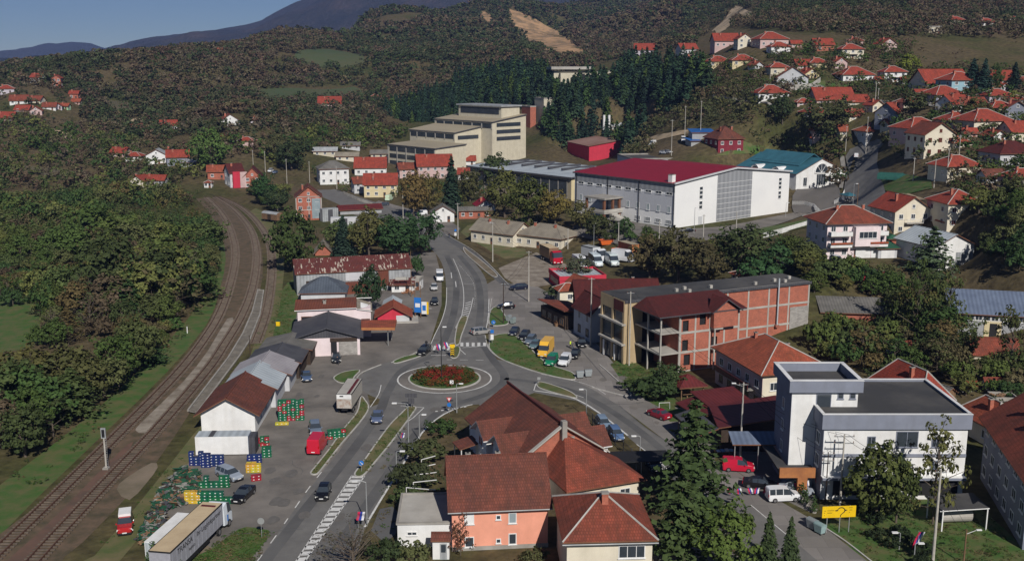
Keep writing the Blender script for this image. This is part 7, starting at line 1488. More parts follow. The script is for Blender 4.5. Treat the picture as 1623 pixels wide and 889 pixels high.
def car_meshes(kind):
 if kind in CC: return CC[kind]
 L_, st = body_profile(kind); mb = MB(); rings = []
 for x, hw, zb, zt, zr, hr, a, b in st: x -= L_/2; rings.append([(x, -hw * .96, zb),(x, -hw, zb + (zt - zb) * .5),(x, -hw * .97, zt),(x, -hr, zr),(x, hr, zr),(x, hw * .97, zt),(x, hw, zb + (zt - zb) * .5),(x, hw * .96, zb)])
 mf = lambda i, j: {0: 'paintwork', 1: 'paintwork', 2: st[i][7],3: st[i][6],4: st[i][7],5: 'paintwork', 6: 'paintwork', 7: 'black'}[j]
 mb.loft(rings, mf); mb.poly(rings[0], 'paintwork'); mb.poly(rings[-1], 'paintwork')
 body = mb.mesh('body'); f = st[-1]; r = st[0]
 hl = MB().box(-.06,.05,-.19,.19,-.08,.09, 'lamp_glass').mesh('headlight'); tl = MB().box(-.04,.04,-.09,.09,-.16,.16, 'tail').mesh('tail_light'); pl = MB().box(-.02,.02,-.26,.26,-.06,.06, 'frame_white').mesh('number_plate'); bp = MB().box(-.06,.08,-f[1] - .05, f[1] + .05,-.13,.1, 'black').mesh('bumper'); mr = MB().box(-.08,.06,-.1,.1,-.07,.08, 'paintwork').mesh('mirror')
 CC[kind] = (L_, st, body, hl, tl, pl, bp, mr); return CC[kind]
def vehicle(kind, u, v, du, dv, col, label, scale=1.0, z=None, group=None, name=None, cat=None):
 p = tp(u, v) if z is None else gp(u, v, z); q = (gp(u + du * .3, v + dv * .3, p.z) - p); yaw = math.atan2(q.y, q.x)
 L_, st, body, hl, tl, pl, bp, mr = car_meshes(kind)
 nm = name or ('parked_van' if 'van' in kind or kind == 'minibus' else 'parked_car'); ct = cat or ('van' if 'van' in kind else ('minibus' if kind == 'minibus' else 'car'))
 r = empty(nm, (p.x, p.y, p.z + .03), yaw, label, ct, group); r.scale = (scale,) * 3
 b = link('body', body, r); b.color = tuple(col) + (1,)
 f = st[-2]; e = st[1]
 for s in (-1,1):
  o = link('headlight', hl, r); o.location = (st[-2][0] - L_/2 + .1, s * (f[1] - .18), f[3] - .1)
  o = link('tail_light', tl, r); o.location = (-L_/2 - .01, s * (st[0][1] - .1), st[0][3] - .12)
  m = [k for k in range(len(st)) if st[k][6] == 'glass'][-1]; o = link('mirror', mr, r); o.location = (st[m][0] - L_/2 + .35, s * (st[m][1] + .06), st[m][3] + .05); o.color = b.color
 o = link('number_plate', pl, r); o.location = (L_/2 + .09,0,.5); o = link('number_plate', pl, r); o.location = (-L_/2 - .03,0,.62)
 o = link('bumper', bp, r); o.location = (L_/2 - .02,0,.38)
 add_wheels(r, (-L_/2 + .8, L_/2 - .85), st[3][1],.33 if kind in ('hatch', 'sedan', 'estate', 'mini_van', 'mpv') else .37)
 return r
K = (.008,.008,.01); DKB = (.012,.016,.035); SIL = (.38,.4,.43); WH = (.75,.76,.78); BLU = (.07,.11,.2); GRB = (.14,.18,.24); RED = (.42,.01,.025)
VEH = [
 ('hatch',513,786,-9,24,K,'black hatchback driving towards the bottom edge on the left carriageway'),
 ('sedan',598,666,-4,22,(.1,.13,.22),'blue grey saloon driving down the left carriageway below the roundabout'),
 ('estate',672,560,-14,11,K,'black estate car entering the roundabout from the upper left'),
 ('estate',763,529,22,-3,(.3,.29,.28),'silver grey estate car crossing by the blue signs at the pedestrian crossing'),
 ('estate',822,459,-22,2,DKB,'dark blue estate car beside the tall concrete pole at the rubble yard'),
 ('hatch',802,489,-22,1,K,'black hatchback parked at the tip of the small parking lawn'),
 ('hatch',815,530,-12,13,DKB,'dark blue car, first of the slanted row by the roundabout lawn'),
 ('estate',831,536,-12,13,K,'black estate car, second of the slanted row by the roundabout lawn'),
 ('estate',841,543,-12,13,(.12,.15,.19),'slate grey car, third of the slanted row by the roundabout lawn'),
 ('hatch',848,551,-12,13,(.1,.16,.18),'teal grey hatchback, fourth of the slanted row beside the yellow van'),
 ('big_van',865,561,-12,14,(.8,.45,.05),'tall yellow delivery van parked by the roundabout lawn'),
 ('mini_van',874,577,-12,13,(.01,.2,.1),'small green van between the yellow van and the white van'),
 ('mini_van',895,577,-11,13,WH,'small white van with a red mark, right of the green one'),
 ('hatch',911,566,-10,13,K,'black car half hidden behind the small white van'),
 ('hatch',922,548,3,14,K,'black hatchback parked beside the person in the yellow vest'),
 ('hatch',689,482,0,14,K,'black hatchback on the paved shoulder below the white car'),
 ('hatch',669,498,1,14,K,'black car parked beside the blue and yellow billboards'),
 ('van',697,444,1,14,WH,'white van facing the camera on the paved shoulder'),
 ('hatch',688,459,0,14,(.5,.5,.5),'pale grey small car between the white van and the black hatchback'),
 ('hatch',533,572,0,14,(.02,.03,.04),'dark car parked against the pale pink shop'),
 ('sedan',486,601,2,14,BLU,'blue saloon parked in the middle of the shop yard'),
 ('suv',500,686,3,18,(.16,.2,.26),'grey blue off roader with open boot lid near the red van'),
 ('van',504,712,11,-16,(.55,.015,.04),'bright red van with its rear to the camera in the yard'),
 ('estate',364,757,20,9,(.3,.34,.4),'silver off roader among the crates, pointing right'),
 ('sedan',386,789,-13,12,K,'black saloon behind the lorry cab'),
 ('estate',956,676,9,13,(.2,.27,.36),'silver blue car at the kerb beside the fenced yard, upper one'),
 ('estate',976,693,10,14,(.1,.17,.32),'blue car at the kerb beside the fenced yard, lower one'),
 ('hatch',1036,742,8,12,(.03,.08,.14),'dark blue car half under the black carport'),
 ('sedan',1044,661,-18,-7,(.25,.012,.03),'dark red saloon parked alone on the pale paving'),
 ('mini_van',1170,745,20,1,(.5,.012,.04),'red small van standing at the foot of the tall pine'),
 ('sedan',1204,772,20,2,K,'black saloon between the red van and the white people carrier'),
 ('mpv',1241,792,22,-1,WH,'white people carrier parked below the flag line'),
 ('sedan',1262,780,20,5,(.3,.33,.38),'silver saloon mostly hidden behind the white people carrier'),
 ('van',701,348,-20,8,(.5,.55,.56),'silver van beside the grey gabled kiosk'),
 ('mini_van',668,341,-20,2,WH,'white van with its side door open left of the grey gabled kiosk'),
 ('van',617,318,20,-8,(.6,.75,.55),'pale green van parked off the far street'),
 ('hatch',609,326,-20,1,(.05,.06,.08),'dark car below the pale green van'),
 ('mpv',1357,250,3,-20,WH,'white car driving up the hill road'),
 ('sedan',1090,369,-20,1,K,'black saloon parked at the sports hall corner'),
 ('hatch',1346,320,-18,2,K,'black car in front of the teal roofed gate lodge'),
 ('van',919,424,16,9,WH,'white van, leftmost of the vans by the old cream house'),
 ('minibus',944,421,14,10,(.6,.68,.72),'pale blue minibus, second of the vans by the old cream house'),
 ('van',970,420,14,10,(.55,.62,.62),'greenish white van, third of the vans by the old cream house'),
 ('van',989,414,20,3,WH,'white van rightmost by the rust red container'),
 ('estate',1287,411,-18,2,K,'black car at the stair of the flowered villa'),
 ('suv',1326,416,16,6,WH,'white pickup in the flowered villa\'s forecourt'),
 ('mpv',429,273,-20,6,WH,'white car far up the valley street'),
 ('hatch',436,275,-20,6,BLU,'blue car just behind the white one far up the valley street'),
 ('van',1033,231,-20,3,WH,'white lorry cab at the gravel track behind the crimson hall'),
 ('van',1083,225,4,20,WH,'white lorry facing the camera near the blue sheds'),
 ('hatch',1052,244,20,2,WH,'white small car left of the twin on the gravel yard'),
 ('hatch',1059,243,20,2,(.5,.5,.5),'light grey small car right of its twin on the gravel yard'),
]
for q in VEH: vehicle(*q, scale=1.32 if 'old cream house' in q[6] or 'rust red container' in q[6] else 1.0)
dm('stained_panel', (.45,.42,.38),(.25,.13,.08), sc=1.5, noise=(.45,.7))
def lorry(label, p, yaw, cabc, boxc, Lb, hb=2.6, wb=2.5, boxmat='plastic', cab=True, side='plastic', roofm=None, artic=False, scale=1, name='lorry'):
 r = empty(name, (p.x, p.y, p.z + .02), yaw, label, 'lorry' if cab else 'trailer'); r.scale = (scale,) * 3
 z0 = 1.15; mb = MB(); x0, x1 = -Lb/2, Lb/2; mb.box(x0, x1,-wb/2, wb/2, z0, z0 + hb, side, roofm); b = mb.build('box_body', r); b.color = tuple(boxc) + (1,)
 mb = MB(); mb.box(x0 + .1, x1 - .1,-.5,.5,.75, z0 - .02, 'black'); 
 for s in (-1,1): mb.box(x0 + 1.5, x1 - 3.5, s * 1.1 - .04, s * 1.1 + .04,.5,1.05, 'black')
 if cab: mb.box(x1, x1 + 2.3,-.5,.5,.6,.95, 'black')
 mb.build('chassis', r); mb = MB()
 for s in (-1,1): mb.box(x0, x1, s * (wb/2 + .02) - .03, s * (wb/2 + .02) + .03, z0 + hb - .12, z0 + hb + .03, 'black')
 mb.box(x0 - .03, x0 + .02,-wb/2, wb/2, z0 + hb - .14, z0 + hb + .03, 'black'); mb.build('roof_rail', r)
 if cab:
  x = x1 + .5; cb = MB(); st = [(x, 1.2,.6,1.9,3.0,1.1),(x + .9,1.22,.5,1.9,3.25,1.1),(x + 1.75,1.22,.5,1.85,2.95,1.08),(x + 2.15,1.2,.45,1.65,1.75,1.12),(x + 2.25,1.15,.45,.9,1.0,1.05)]
  R_ = [[(a, -hw, zb),(a, -hw, zt),(a, -hr, zr),(a, hr, zr),(a, hw, zt),(a, hw, zb)] for a, hw, zb, zt, zr, hr in st]
  cb.loft(R_, lambda i, j: 'glass' if (i == 2 and j in (1,2,3)) or (i == 1 and j in (1,3)) else 'paintwork'); cb.poly(R_[0], 'paintwork'); cb.poly(R_[-1], 'paintwork'); c = cb.build('cab', r); c.color = tuple(cabc) + (1,)
  for s in (-1,1): o = MB().box(x + 2.2, x + 2.3, s * .9 - .18, s * .9 + .18,.6,.85, 'lamp_glass').build('headlight', r)
  MB().box(x + 2.24, x + 2.3,-.3,.3,.5,.62, 'frame_white').build('number_plate', r)
  add_wheels(r, (x + 1.2,),1.25,.48)
 add_wheels(r, (x0 + 1.4, x0 + 2.6) + ((x0 + 3.8,) if artic else ()),1.2,.48)
 if artic: add_wheels(r, (x1 - 1.0,),1.2,.48)
 return r
F_ = gp(352,797,3.8); B_ = gp(258,886,3.8); d = (F_ - B_).normalized(); n = Vector((-d.y, d.x, 0)); Lb = 13.2
c = F_ - d * Lb/2 + n * 1.25; c.z = 0
r = lorry('white articulated lorry with tan roofed grey curtain trailer at the bottom left', c, math.atan2(d.y, d.x),(.7,.75,.8),(.36,.36,.4), Lb, 2.65,2.5, side='plastic', roofm='tan_tarp', artic=True)
def text(root, s, x, y, z, rx, rz, size, m, name='lettering'):
 c = bpy.data.curves.new(name, 'FONT'); c.body = s; c.size = size; c.extrude = .006; c.align_x = 'CENTER'; c.align_y = 'CENTER'; c.materials.append(M[m])
 tmp = bpy.data.objects.new(name, c); COL.objects.link(tmp); dg = bpy.context.evaluated_depsgraph_get(); me = bpy.data.meshes.new_from_object(tmp.evaluated_get(dg)); bpy.data.objects.remove(tmp); 
 o = link(name, me, root); o.location = (x, y, z); o.rotation_euler = (rx, 0, rz); return o
text(r, 'Ihr Logistikpartner', Lb * .22,-1.27,2.95, math.pi/2,0,.85, 'black'); text(r, 'TRANSA', -Lb * .24,-1.27,3.0, math.pi/2,0,.95, 'black'); text(r, 'logistics', -Lb * .12,-1.27,2.1, math.pi/2,0,.5, 'black')
mb = MB()
for k in range(13): x = -Lb/2 + .5 + k * (Lb - 1) / 12; mb.box(x - .03, x + .03,-1.27,-1.24,1.2,3.75, 'tarp')
mb.build('curtain_buckle', r); MB().box(Lb/2 - 1.3, Lb/2 - .9,-.9,.9,3.79,3.86, 'metal_maroon').build('roof_hatch', r)
MB().box(Lb/2 + 1.2, Lb/2 + 1.5,-1.26,-1.23,.9,1.7, 'sign_blue').build('side_stripe', r)
F_ = gp(300,811,2.6); p = F_ - d * 4.3 + n * .2; r = empty('box_trailer', (p.x, p.y, 0), math.atan2(d.y, d.x), 'plain white box trailer standing just left of the tan roofed lorry', 'trailer')
MB().box(-4,4,-1.2,1.2,.5,2.6, 'plaster_white').build('box_body', r); MB().box(-4.05,-4,-1.1,1.1,.6,2.5, 'metal_silver').build('door', r); add_wheels(r, (-2,2),1.15,.4)
F_ = gp(567,626); B_ = gp(542,664); d2 = (F_ - B_).normalized(); c = (F_ + B_)/2; r = lorry('dirty white lorry trailer with a stained rear door at the grass verge', c, math.atan2(d2.y, d2.x),(.5,.5,.5),(.48,.45,.4),8.6,2.4,2.45, cab=False, side='plastic', roofm='concrete_pale', name='lorry_trailer')
MB().box(-4.34,-4.3,-1.2,1.2,2.75,3.5, 'frame_white').build('door_board', r); MB().box(-4.34,-4.3,-1.2,1.2,1.2,2.7, 'stained_panel').build('stained_door', r); MB().box(-4.36,-4.34,.1,.7,3.1,3.3, 'black').build('faded_lettering', r)
MB().box(-4,4,-.9,-.4,3.56,3.6, 'metal_maroon').build('roof_strip', r)
F_ = gp(890,424); B_ = gp(856,408); d2 = (F_ - B_).normalized(); c = (F_ + B_)/2 + Vector((0,1,0)); lorry('red cab lorry with faded brown tarpaulin box near the old cream house', c - d2 * 1.2, math.atan2(d2.y, d2.x),(.45,.01,.03),(.22,.13,.08),6.4,2.5,2.4, side='plastic', roofm='tan_tarp', scale=1.2)
p = tp(936,412); lorry('white box lorry with grey roof behind the pale blue minibus', p, math.atan2(-12,8),(.7,.72,.75),(.6,.62,.63),4.6,2.2,2.3, roofm='metal_grey', scale=1.2)
p = tp(996,400); r = empty('shipping_container', (p.x, p.y, p.z), math.atan2(-10,5), 'rust red box container at the far end of the van park', 'container'); MB().box(-3.6,3.6,-1.25,1.25,.1,2.9, 'rust_metal', 'sand_roof').build('body', r); MB().box(3.6,3.65,-1.15,1.15,.2,2.8, 'wood_orange').build('door', r)
for k, (u, v, c_) in enumerate(((960,388,(.6,.12,.02)),(981,402,(.62,.15,.04)))):
 p = tp(u, v); r = empty('skip_container', (p.x, p.y, p.z),.3,('orange skip behind the white box lorry', 'orange skip between the white vans and the rust red container')[k], 'skip', 'orange skips'); mb = MB(); R_ = [[(-1.6 - k_ * .5,-1 , z),(1.6 + k_ * .5,-1, z),(1.6 + k_ * .5,1, z),(-1.6 - k_ * .5,1, z)] for k_, z in ((0,.15),(1,1.6))]; mb.loft(R_, lambda i, j: 'plastic'); mb.poly([(x, y, 1.3) for x, y, z in R_[1]], 'plastic'); o = mb.build('tub', r); o.color = c_ + (1,); MB().box(-2.2,2.2,-1.1,-1.0,1.5,1.7, 'rust_metal').build('rim', r)
p = gp(1375,445,6); p = tp(1376,447); r = empty('shipping_container', (p.x, p.y, p.z), R(-4), 'faded red steel container with a darker red patch below the villas', 'container'); s = scale_at(p); w_ = 50 / s; MB().box(-w_/2, w_/2,-1.2,1.2,0,2.7, 'plaster_red', 'concrete').build('body', r); MB().box(-w_*.1, w_*.3,-1.23,-1.2,.5,2.2, 'metal_red').build('patch', r)
r = vehicle('suv', 199,838,-2,20,(.4,.02,.02), 'old red pickup with a white roof standing on the siding grass'); MB().box(-2.1,.0,-.72,.72,1.6,1.95, 'plaster_white').build('canopy', r)
p = tp(432,352); s = scale_at(p); r = empty('freight_wagon', (p.x, p.y, p.z + .1), R(-38), 'old grey freight wagon with curved roof standing on the grass', 'wagon'); mb = MB(); n = 8; R_ = [[(x, -1.4,.9),(x, -1.4,3.0)] + [(x, -1.45 * math.cos(math.pi * i/n),3.0 + .7 * math.sin(math.pi * i/n)) for i in range(n + 1)] + [(x, 1.4,.9)] for x in (-4.2,4.2)]
mb.loft(R_, lambda i, j: 'metal_grey' if 2 <= j <= n + 1 else 'wood'); mb.poly(R_[0], 'wood'); mb.poly(R_[1], 'wood'); mb.build('body', r); MB().box(-.9,.9,-1.5,-1.42,1.0,2.9, 'wood_dark').build('sliding_door', r); add_wheels(r, (-3,3),1.0,.45)
for (u, v, wp, hp, lb, mm, yw) in ((522,350,26,20, 'grey green box container behind the orange brick house', 'metal_grey', 30),(547,362,44,18, 'white box container in front of the street, nearest the spruce', 'plaster_lightgrey', 8)):
 p = tp(u, v); s = scale_at(p); r = empty('shipping_container', (p.x, p.y, p.z), R(yw), lb, 'container'); MB().box(-wp/s/2, wp/s/2,-1.4,1.4,0, hp/s, mm).build('body', r); MB().box(-.9,.9,-1.45,-1.4,.1, hp/s - .3, 'metal_dark').build('door', r)
# ================================================================ CRATES
cm = MB(); cx_, cy_, cz_ = .25,.2,.17
cm.box(-cx_, cx_, -cy_, cy_, 0,.05, 'plastic')
for s in (-1,1):
 cm.box(-cx_, cx_, s * cy_ - .02, s * cy_ + .02,.05,.31, 'plastic'); cm.box(s * cx_ - .02, s * cx_ + .02,-cy_ + .021, cy_ - .021,.05,.31, 'plastic')
 cm.box(-.07,.07, s * (cy_ + .022) - .004, s * (cy_ + .022) + .004,.13,.21, 'frame_white'); cm.box(s * (cx_ + .022) - .004, s * (cx_ + .022) + .004,-.06,.06,.13,.21, 'frame_white')
for i in range(5):
 for j in range(4): cm.box(-.2 + i * .1 - .03,-.2 + i * .1 + .03,-.15 + j * .1 - .03,-.15 + j * .1 + .03,.05,.24, 'glass')
crate_me = cm.mesh('crate', fix=False)
CG, CR, CB, CYL = (.012,.13,.06),(.33,.02,.035),(.018,.035,.14),(.62,.42,.05)
def crates(u, v, yaw, nx, ny, nz, col, label, group, mix=None, z=0.0, jag=.15):
 p = gp(u, v, 0); ca, sa = math.cos(R(yaw)), math.sin(R(yaw))
 for i in range(nx):
  for j in range(ny):
   top = nz if rng.random() > jag else max(1, nz - int(rng.integers(1,3)))
   for k in range(top):
    x = (i - (nx - 1)/2) * .68 + rng.normal() * .012; y = j * .56 + rng.normal() * .012
    o = link('crate', crate_me); o.location = (p.x + x * ca - y * sa, p.y + x * sa + y * ca, z + .02 + k * .415); o.scale = (1.3,1.3,1.3); o.rotation_euler.z = R(yaw) + rng.normal() * .03
    c = pick(mix) if mix and rng.random() < .28 else col; o.color = tuple(q * rng.uniform(.8,1.2) for q in c) + (1,); red = c is CR and col is not CR; tag(o, label.replace('green', 'red', 1) if red else label, 'crate', 'red ' + group if red else group)
crates(462,666,6,6,2,8, CG, 'green bottle crate in the tall block by the silver roofed storehouse', 'crates of the tall green block', [CR])
crates(312,737,2,3,1,5, CB, 'dark blue bottle crate in the left stack before the white container', 'left stack of dark blue crates')
crates(327,740,2,2,1,5, CB, 'dark blue bottle crate in the middle stack before the white container', 'middle stack of dark blue crates')
crates(344,738,2,3,1,4, CB, 'dark blue bottle crate in the right stack before the white container', 'right stack of dark blue crates')
crates(340,772,3,6,1,4, CG, 'green crate in the low row behind the yellow stack and the silver off roader', 'rear row of green crates')
crates(343,797,0,7,1,4, CG, 'green crate in the long front stack behind the lorry', 'front stack of green crates', [CG, CR])
crates(306,797,0,3,1,4, CYL, 'yellow crate in the stack left of the long green one', 'yellow crates left of the green stack')
crates(416,706,12,3,2,3, CG, 'green crate in the loose pile at the storehouse wall', 'loose pile of green and red crates', [CR, CR])
crates(423,724,12,2,3,3, CG, 'bright green crate at the yard side of the loose pile', 'bright green crates of the loose pile')
crates(404,733,8,3,1,3, CB, 'dark blue crate between the loose green pile and the yellow block', 'dark blue crates of the loose pile')
crates(402,748,5,3,2,3, CYL, 'yellow crate in the block at the end of the loose pile', 'yellow crates of the loose pile')
crates(406,761,20,2,1,2, CR, 'red crate in the little heap by the yellow block', 'red crates of the little heap')
crates(534,694,20,4,2,3, CG, 'green crate stacked behind the dirty lorry trailer', 'crates behind the lorry trailer', [CR])
crates(447,673,6,3,1,1, CYL, 'yellow crate lying at the foot of the tall green block', 'yellow crates at the tall green block')
n = 900; x0 = [(218,860),(245,800),(262,765),(290,742),(315,752),(318,770),(292,800),(262,812),(255,850),(240,872)]
us = rng.uniform(215,320, n * 3); vs = rng.uniform(740,875, n * 3); k_ = inpoly(us, vs, x0); us, vs = us[k_][:n], vs[k_][:n]; mb = MB()
dm('scrap_green', (.01,.09,.045),(.02,.05,.03), sc=3); dm('scrap_pale', (.3,.3,.28),(.12,.12,.1), sc=3)
for a, b in zip(us, vs):
 p = gp(a, b); s = rng.uniform(.12,.32); h = rng.uniform(0,.5); q = Matrix.Rotation(rng.uniform(0,3),3, 'Z') @ Matrix.Rotation(rng.uniform(-.9,.9),3, 'X'); m = pick(['scrap_green', 'scrap_green', 'scrap_green', 'scrap_pale', 'wood_dark', 'metal_dark', 'wood'])
 P = [q @ Vector((x * s * rng.uniform(.6,2.4), y * s, z * .06)) + Vector((p.x, p.y, h + .12)) for x in (-1,1) for y in (-1,1) for z in (-1,1)]; k = len(mb.v); mb.v += [tuple(t) for t in P]
 for f in ((0,1,3,2),(4,6,7,5),(0,4,5,1),(2,3,7,6),(0,2,6,4),(1,5,7,3)): mb.f.append(tuple(k + i for i in f)); mb.m.append(mb.mi(m))
tag(mb.build('scrap_heap', fix=False), 'heap of broken crates, planks and scrap left of the lorry', 'scrap heap', kind='stuff')
# ================================================================ POLES AND LAMPS
def base(u, v): return tp(u, v) if v < 430 or u > 1240 and v < 560 else gp(u, v)
def top_of(p, v): return max(2.0, atY(811, v, p.y).z - p.z)
POLES = {}
def upole(key, u, v, vt, label, m='pole_concrete', arms=1, r0=.17, wide=1.4, lamp=0, yaw=0):
 p = base(u, v); h = top_of(p, vt); r = empty('utility_pole', p, R(yaw), label, 'utility pole', 'utility poles'); MB().tube((0,0,-.5),(0,0, h), r0, r0 * .6, m, 8).build('pole', r)
 for k in range(arms):
  mb = MB(); z = h - .35 - k * .9; mb.box(-wide/2, wide/2,-.05,.05, z, z + .1, 'steel')
  for x in (-wide/2 + .1,0, wide/2 - .1): mb.tube((x, 0, z + .1),(x, 0, z + .32),.05,.04, 'frame_brown', 6)
  mb.build('cross_arm', r)
 if lamp: mb = MB(); mb.tube((0,0, h - .6),(lamp, 0, h - .1),.04,.04, 'steel', 5); mb.box(lamp - .1, lamp + .5,-.12,.12, h - .16, h - .04, 'frame_white'); mb.build('lamp_arm', r)
 POLES[key] = (Vector((p.x, p.y, p.z + h - .05)), wide, R(yaw)); return r
upole('a', 838,478,398, 'tall pale concrete pole with a white box beside the dark blue estate car', arms=1); o = MB().box(-.3,.3,-.3,-.15,0,.6, 'frame_white'); 
q = POLES['a'][0]
upole('b', 798,513,448, 'dark wooden pole with a slanted stay on the small parking lawn', 'wood_dark', 1,.14,1.2)
upole('c', 936,548,440, 'tall concrete pole at the corner of the grey white guest house')
upole('d', 997,579,462, 'concrete pole standing against the ochre column of the brick block', arms=1, r0=.15)
upole('e', 1173,727,606, 'concrete pole between the red van and the maroon sheds', arms=1, lamp=-1.6)
upole('f', 1331,800,688, 'concrete pole with double cross arms behind the yellow direction sign', arms=2, wide=2.6)
upole('g', 1308,795,716, 'thin dark pole with small cross arms left of the double armed pole', 'wood_dark', 2,.1,1.6)
upole('h', 1478,893,744, 'tall concrete pole on the lawn at the bottom right', arms=1, r0=.2)
upole('i', 1527,893,838, 'brown wooden pole with a lamp at the bottom right corner', 'wood', 0,.12,1, lamp=1.2)
upole('j', 639,346,296, 'concrete pole left of the autumn brown tree', arms=1)
upole('k', 726,379,322, 'concrete pole beside the path and the small white sign', arms=1)
upole('l', 781,415,352, 'slim concrete pole in front of the nearer old cream house', arms=1, lamp=-.8)
upole('m', 398,587,532, 'old wooden pole at the lower end of the platform grass', 'wood_dark', 0,.12)
upole('n', 652,470,398, 'thin wooden pole at the right end of the rusty warehouse', 'wood', 0,.1)
upole('o', 1355,378,290, 'concrete pole in front of the hip roof of the flowered villa', 'wood', 0,.12)
for i, (u, v, vt) in enumerate([(455,292,252),(491,290,256),(421,278,240),(402,276,238),(534,300,264),(592,312,280),(1064,247,190),(1372,246,185),(1340,240,200),(1391,168,140),(1387,163,132),(1347,147,122),(1500,290,236),(1480,298,252),(1447,288,250),(1520,246,214),(1220,138,118),(1060,170,155),(1110,216,160),(1085,225,168),(900,395,362),(1044,402,350),(1114,390,340),(980,392,352),(1166,382,335)]):
 p = tp(u, v); h = top_of(p, vt); r = empty('utility_pole', p, 0, 'slim pole %s' % ['by the left bend of the valley street','before the pines of the valley street','at the far end of the valley street','behind the maroon apartment row','left of the yellow house','in front of the yellow house','with a crossbar by the gravel yard behind the crimson hall','at the bend of the hill road','left of the hill road bend','above the garden wall right of the long white house','beside the curved lamp below the long white house','in front of the long white house','right of the tunnel greenhouse','left of the loggia house','at the corner of the small greenhouse yard','right of the tall cream gable house','beside the curved garden wall','at the top edge of the pine wood','near the left end of the blue shed','on the gravel track below the round rise','between the old cream houses and the vans','left in the yard of the sports hall','at the corner of the sports hall','before the entrance porch of the sports hall','on the lawn edge of the sports hall'][i], 'utility pole', 'utility poles')
 MB().tube((0,0,-.5),(0,0, h),.16,.1, 'pole_concrete', 6).build('pole', r); MB().box(-.8 if i == 6 else -.4,.8 if i == 6 else .4,-.05,.05, h - .4, h - .28, 'steel').build('cross_arm', r)
def lamp(u, v, vt, dx, label, two=False, m='steel'):
 p = base(u, v); h = top_of(p, vt); r = empty('street_lamp', p, 0, label, 'street lamp', 'street lamps'); mb = MB().tube((0,0,0),(0,0, h),.09,.055, m, 8); mb.tube((0,0, h),(dx * .4,0, h + .12),.05,.04, m, 6); mb.build('pole', r)
 hd = MB(); x = dx; hd.tube((dx * .4,0, h + .12),(dx, 0, h + .16),.04,.04, m, 6); hd.box(min(x, x + .7 * (1 if dx > 0 else -1)), max(x, x + .7 * (1 if dx > 0 else -1)),-.17,.17, h + .06, h + .2, 'frame_white'); hd.build('lamp_head', r); return r
lamp(629,765,716,.5, 'street lamp at the kerb beside the vine trellis')
lamp(648,718,640,-1.6, 'tall street lamp with its arm reaching over the median island')
lamp(665,698,658,.4, 'short street lamp at the kerb above the green shrubs')
lamp(724,654,609,.4, 'street lamp at the roundabout exit beside the give way sign')
lamp(582,833,764,-1.0, 'street lamp by the dark driveway at the bottom edge')
lamp(929,662,618,-.5, 'street lamp between the silver blue car and the splitter island')
lamp(1014,730,692,-.6, 'street lamp at the kerb left of the black carport')
lamp(700,607,519,.3, 'dark lamp post with loudspeakers in the middle of the roundabout', m='black')
lamp(1448,893,862,.3, 'short white lamp post on the lawn, nearest the flag')
lamp(1425,870,846,-.3, 'short white lamp post on the lawn beside the hedge')
lamp(1350,352,292,.5, 'street lamp beside the teal roofed gate lodge')
lamp(941,395,355,.4, 'street lamp in the van park below the hall')
lamp(1100,372,330,.3, 'street lamp in front of the white hall wall')
lamp(1245,345,322,.3, 'street lamp at the far corner of the white hall wall')
p = gp(168.5,743); r = empty('railway_signal', p, 0, 'grey railway signal mast with black lamp head between the two tracks', 'railway signal'); h = top_of(p, 690)
MB().tube((0,0,0),(0,0, h),.12,.1, 'pole_concrete', 10).box(-.4,.4,-.4,.4,0,.25, 'concrete').build('mast', r); mb = MB(); mb.box(-.32,.32,-.1,.12, h - .4, h + 1.1, 'metal_grey'); mb.box(-.2,.2,-.16,-.1, h - .2, h + .9, 'black'); hd = mb.build('signal_head', r)
for k in range(3): MB().tube((0,-.3, h + k * .35),(0,-.15, h + k * .35),.12,.1, 'black', 10).build('lamp_hood', hd)
mb = MB()
for k in range(14): mb.box(.14,.34,-.02,.02,.4 + k * .35,.44 + k * .35, 'steel')
mb.box(.13,.15,-.02,.02,.3, h - .4, 'steel'); mb.box(.33,.35,-.02,.02,.3, h - .4, 'steel'); mb.build('ladder', r)
def wire(A, B, sag, label, r_=.022):
 mb = MB(); P = [A.lerp(B, t/12) - Vector((0,0, sag * 4 * (t/12) * (1 - t/12))) for t in range(13)]; mb.path(P, r_, 'black', 4); o = mb.build('power_cable', fix=False); tag(o, label, 'cable', 'overhead cables')
pz = {k: v[0] for k, v in POLES.items()}
ls = {'ab':'from the white boxed pole to the wooden lawn pole','ac':'from the white boxed pole to the guest house pole','cd':'from the guest house pole to the ochre column pole','de':'from the ochre column pole to the red van pole','eg':'from the red van pole to the thin dark pole','fh':'from the double armed pole to the tall lawn pole','hi':'between the tall lawn pole and the brown lamp pole','la':'from the old cream house pole to the white boxed pole','kl':'between the path pole and the old cream house pole','jk':'from the autumn tree pole to the path pole','ef':'from the red van pole to the double armed pole'}
for k, t in ls.items():
 for s in (-.5,.5): wire(pz[k[0]] + Vector((s, 0,0)), pz[k[1]] + Vector((s, 0,0)),1.2, '%s overhead cable %s' % ('left hand' if s < 0 else 'right hand', t))
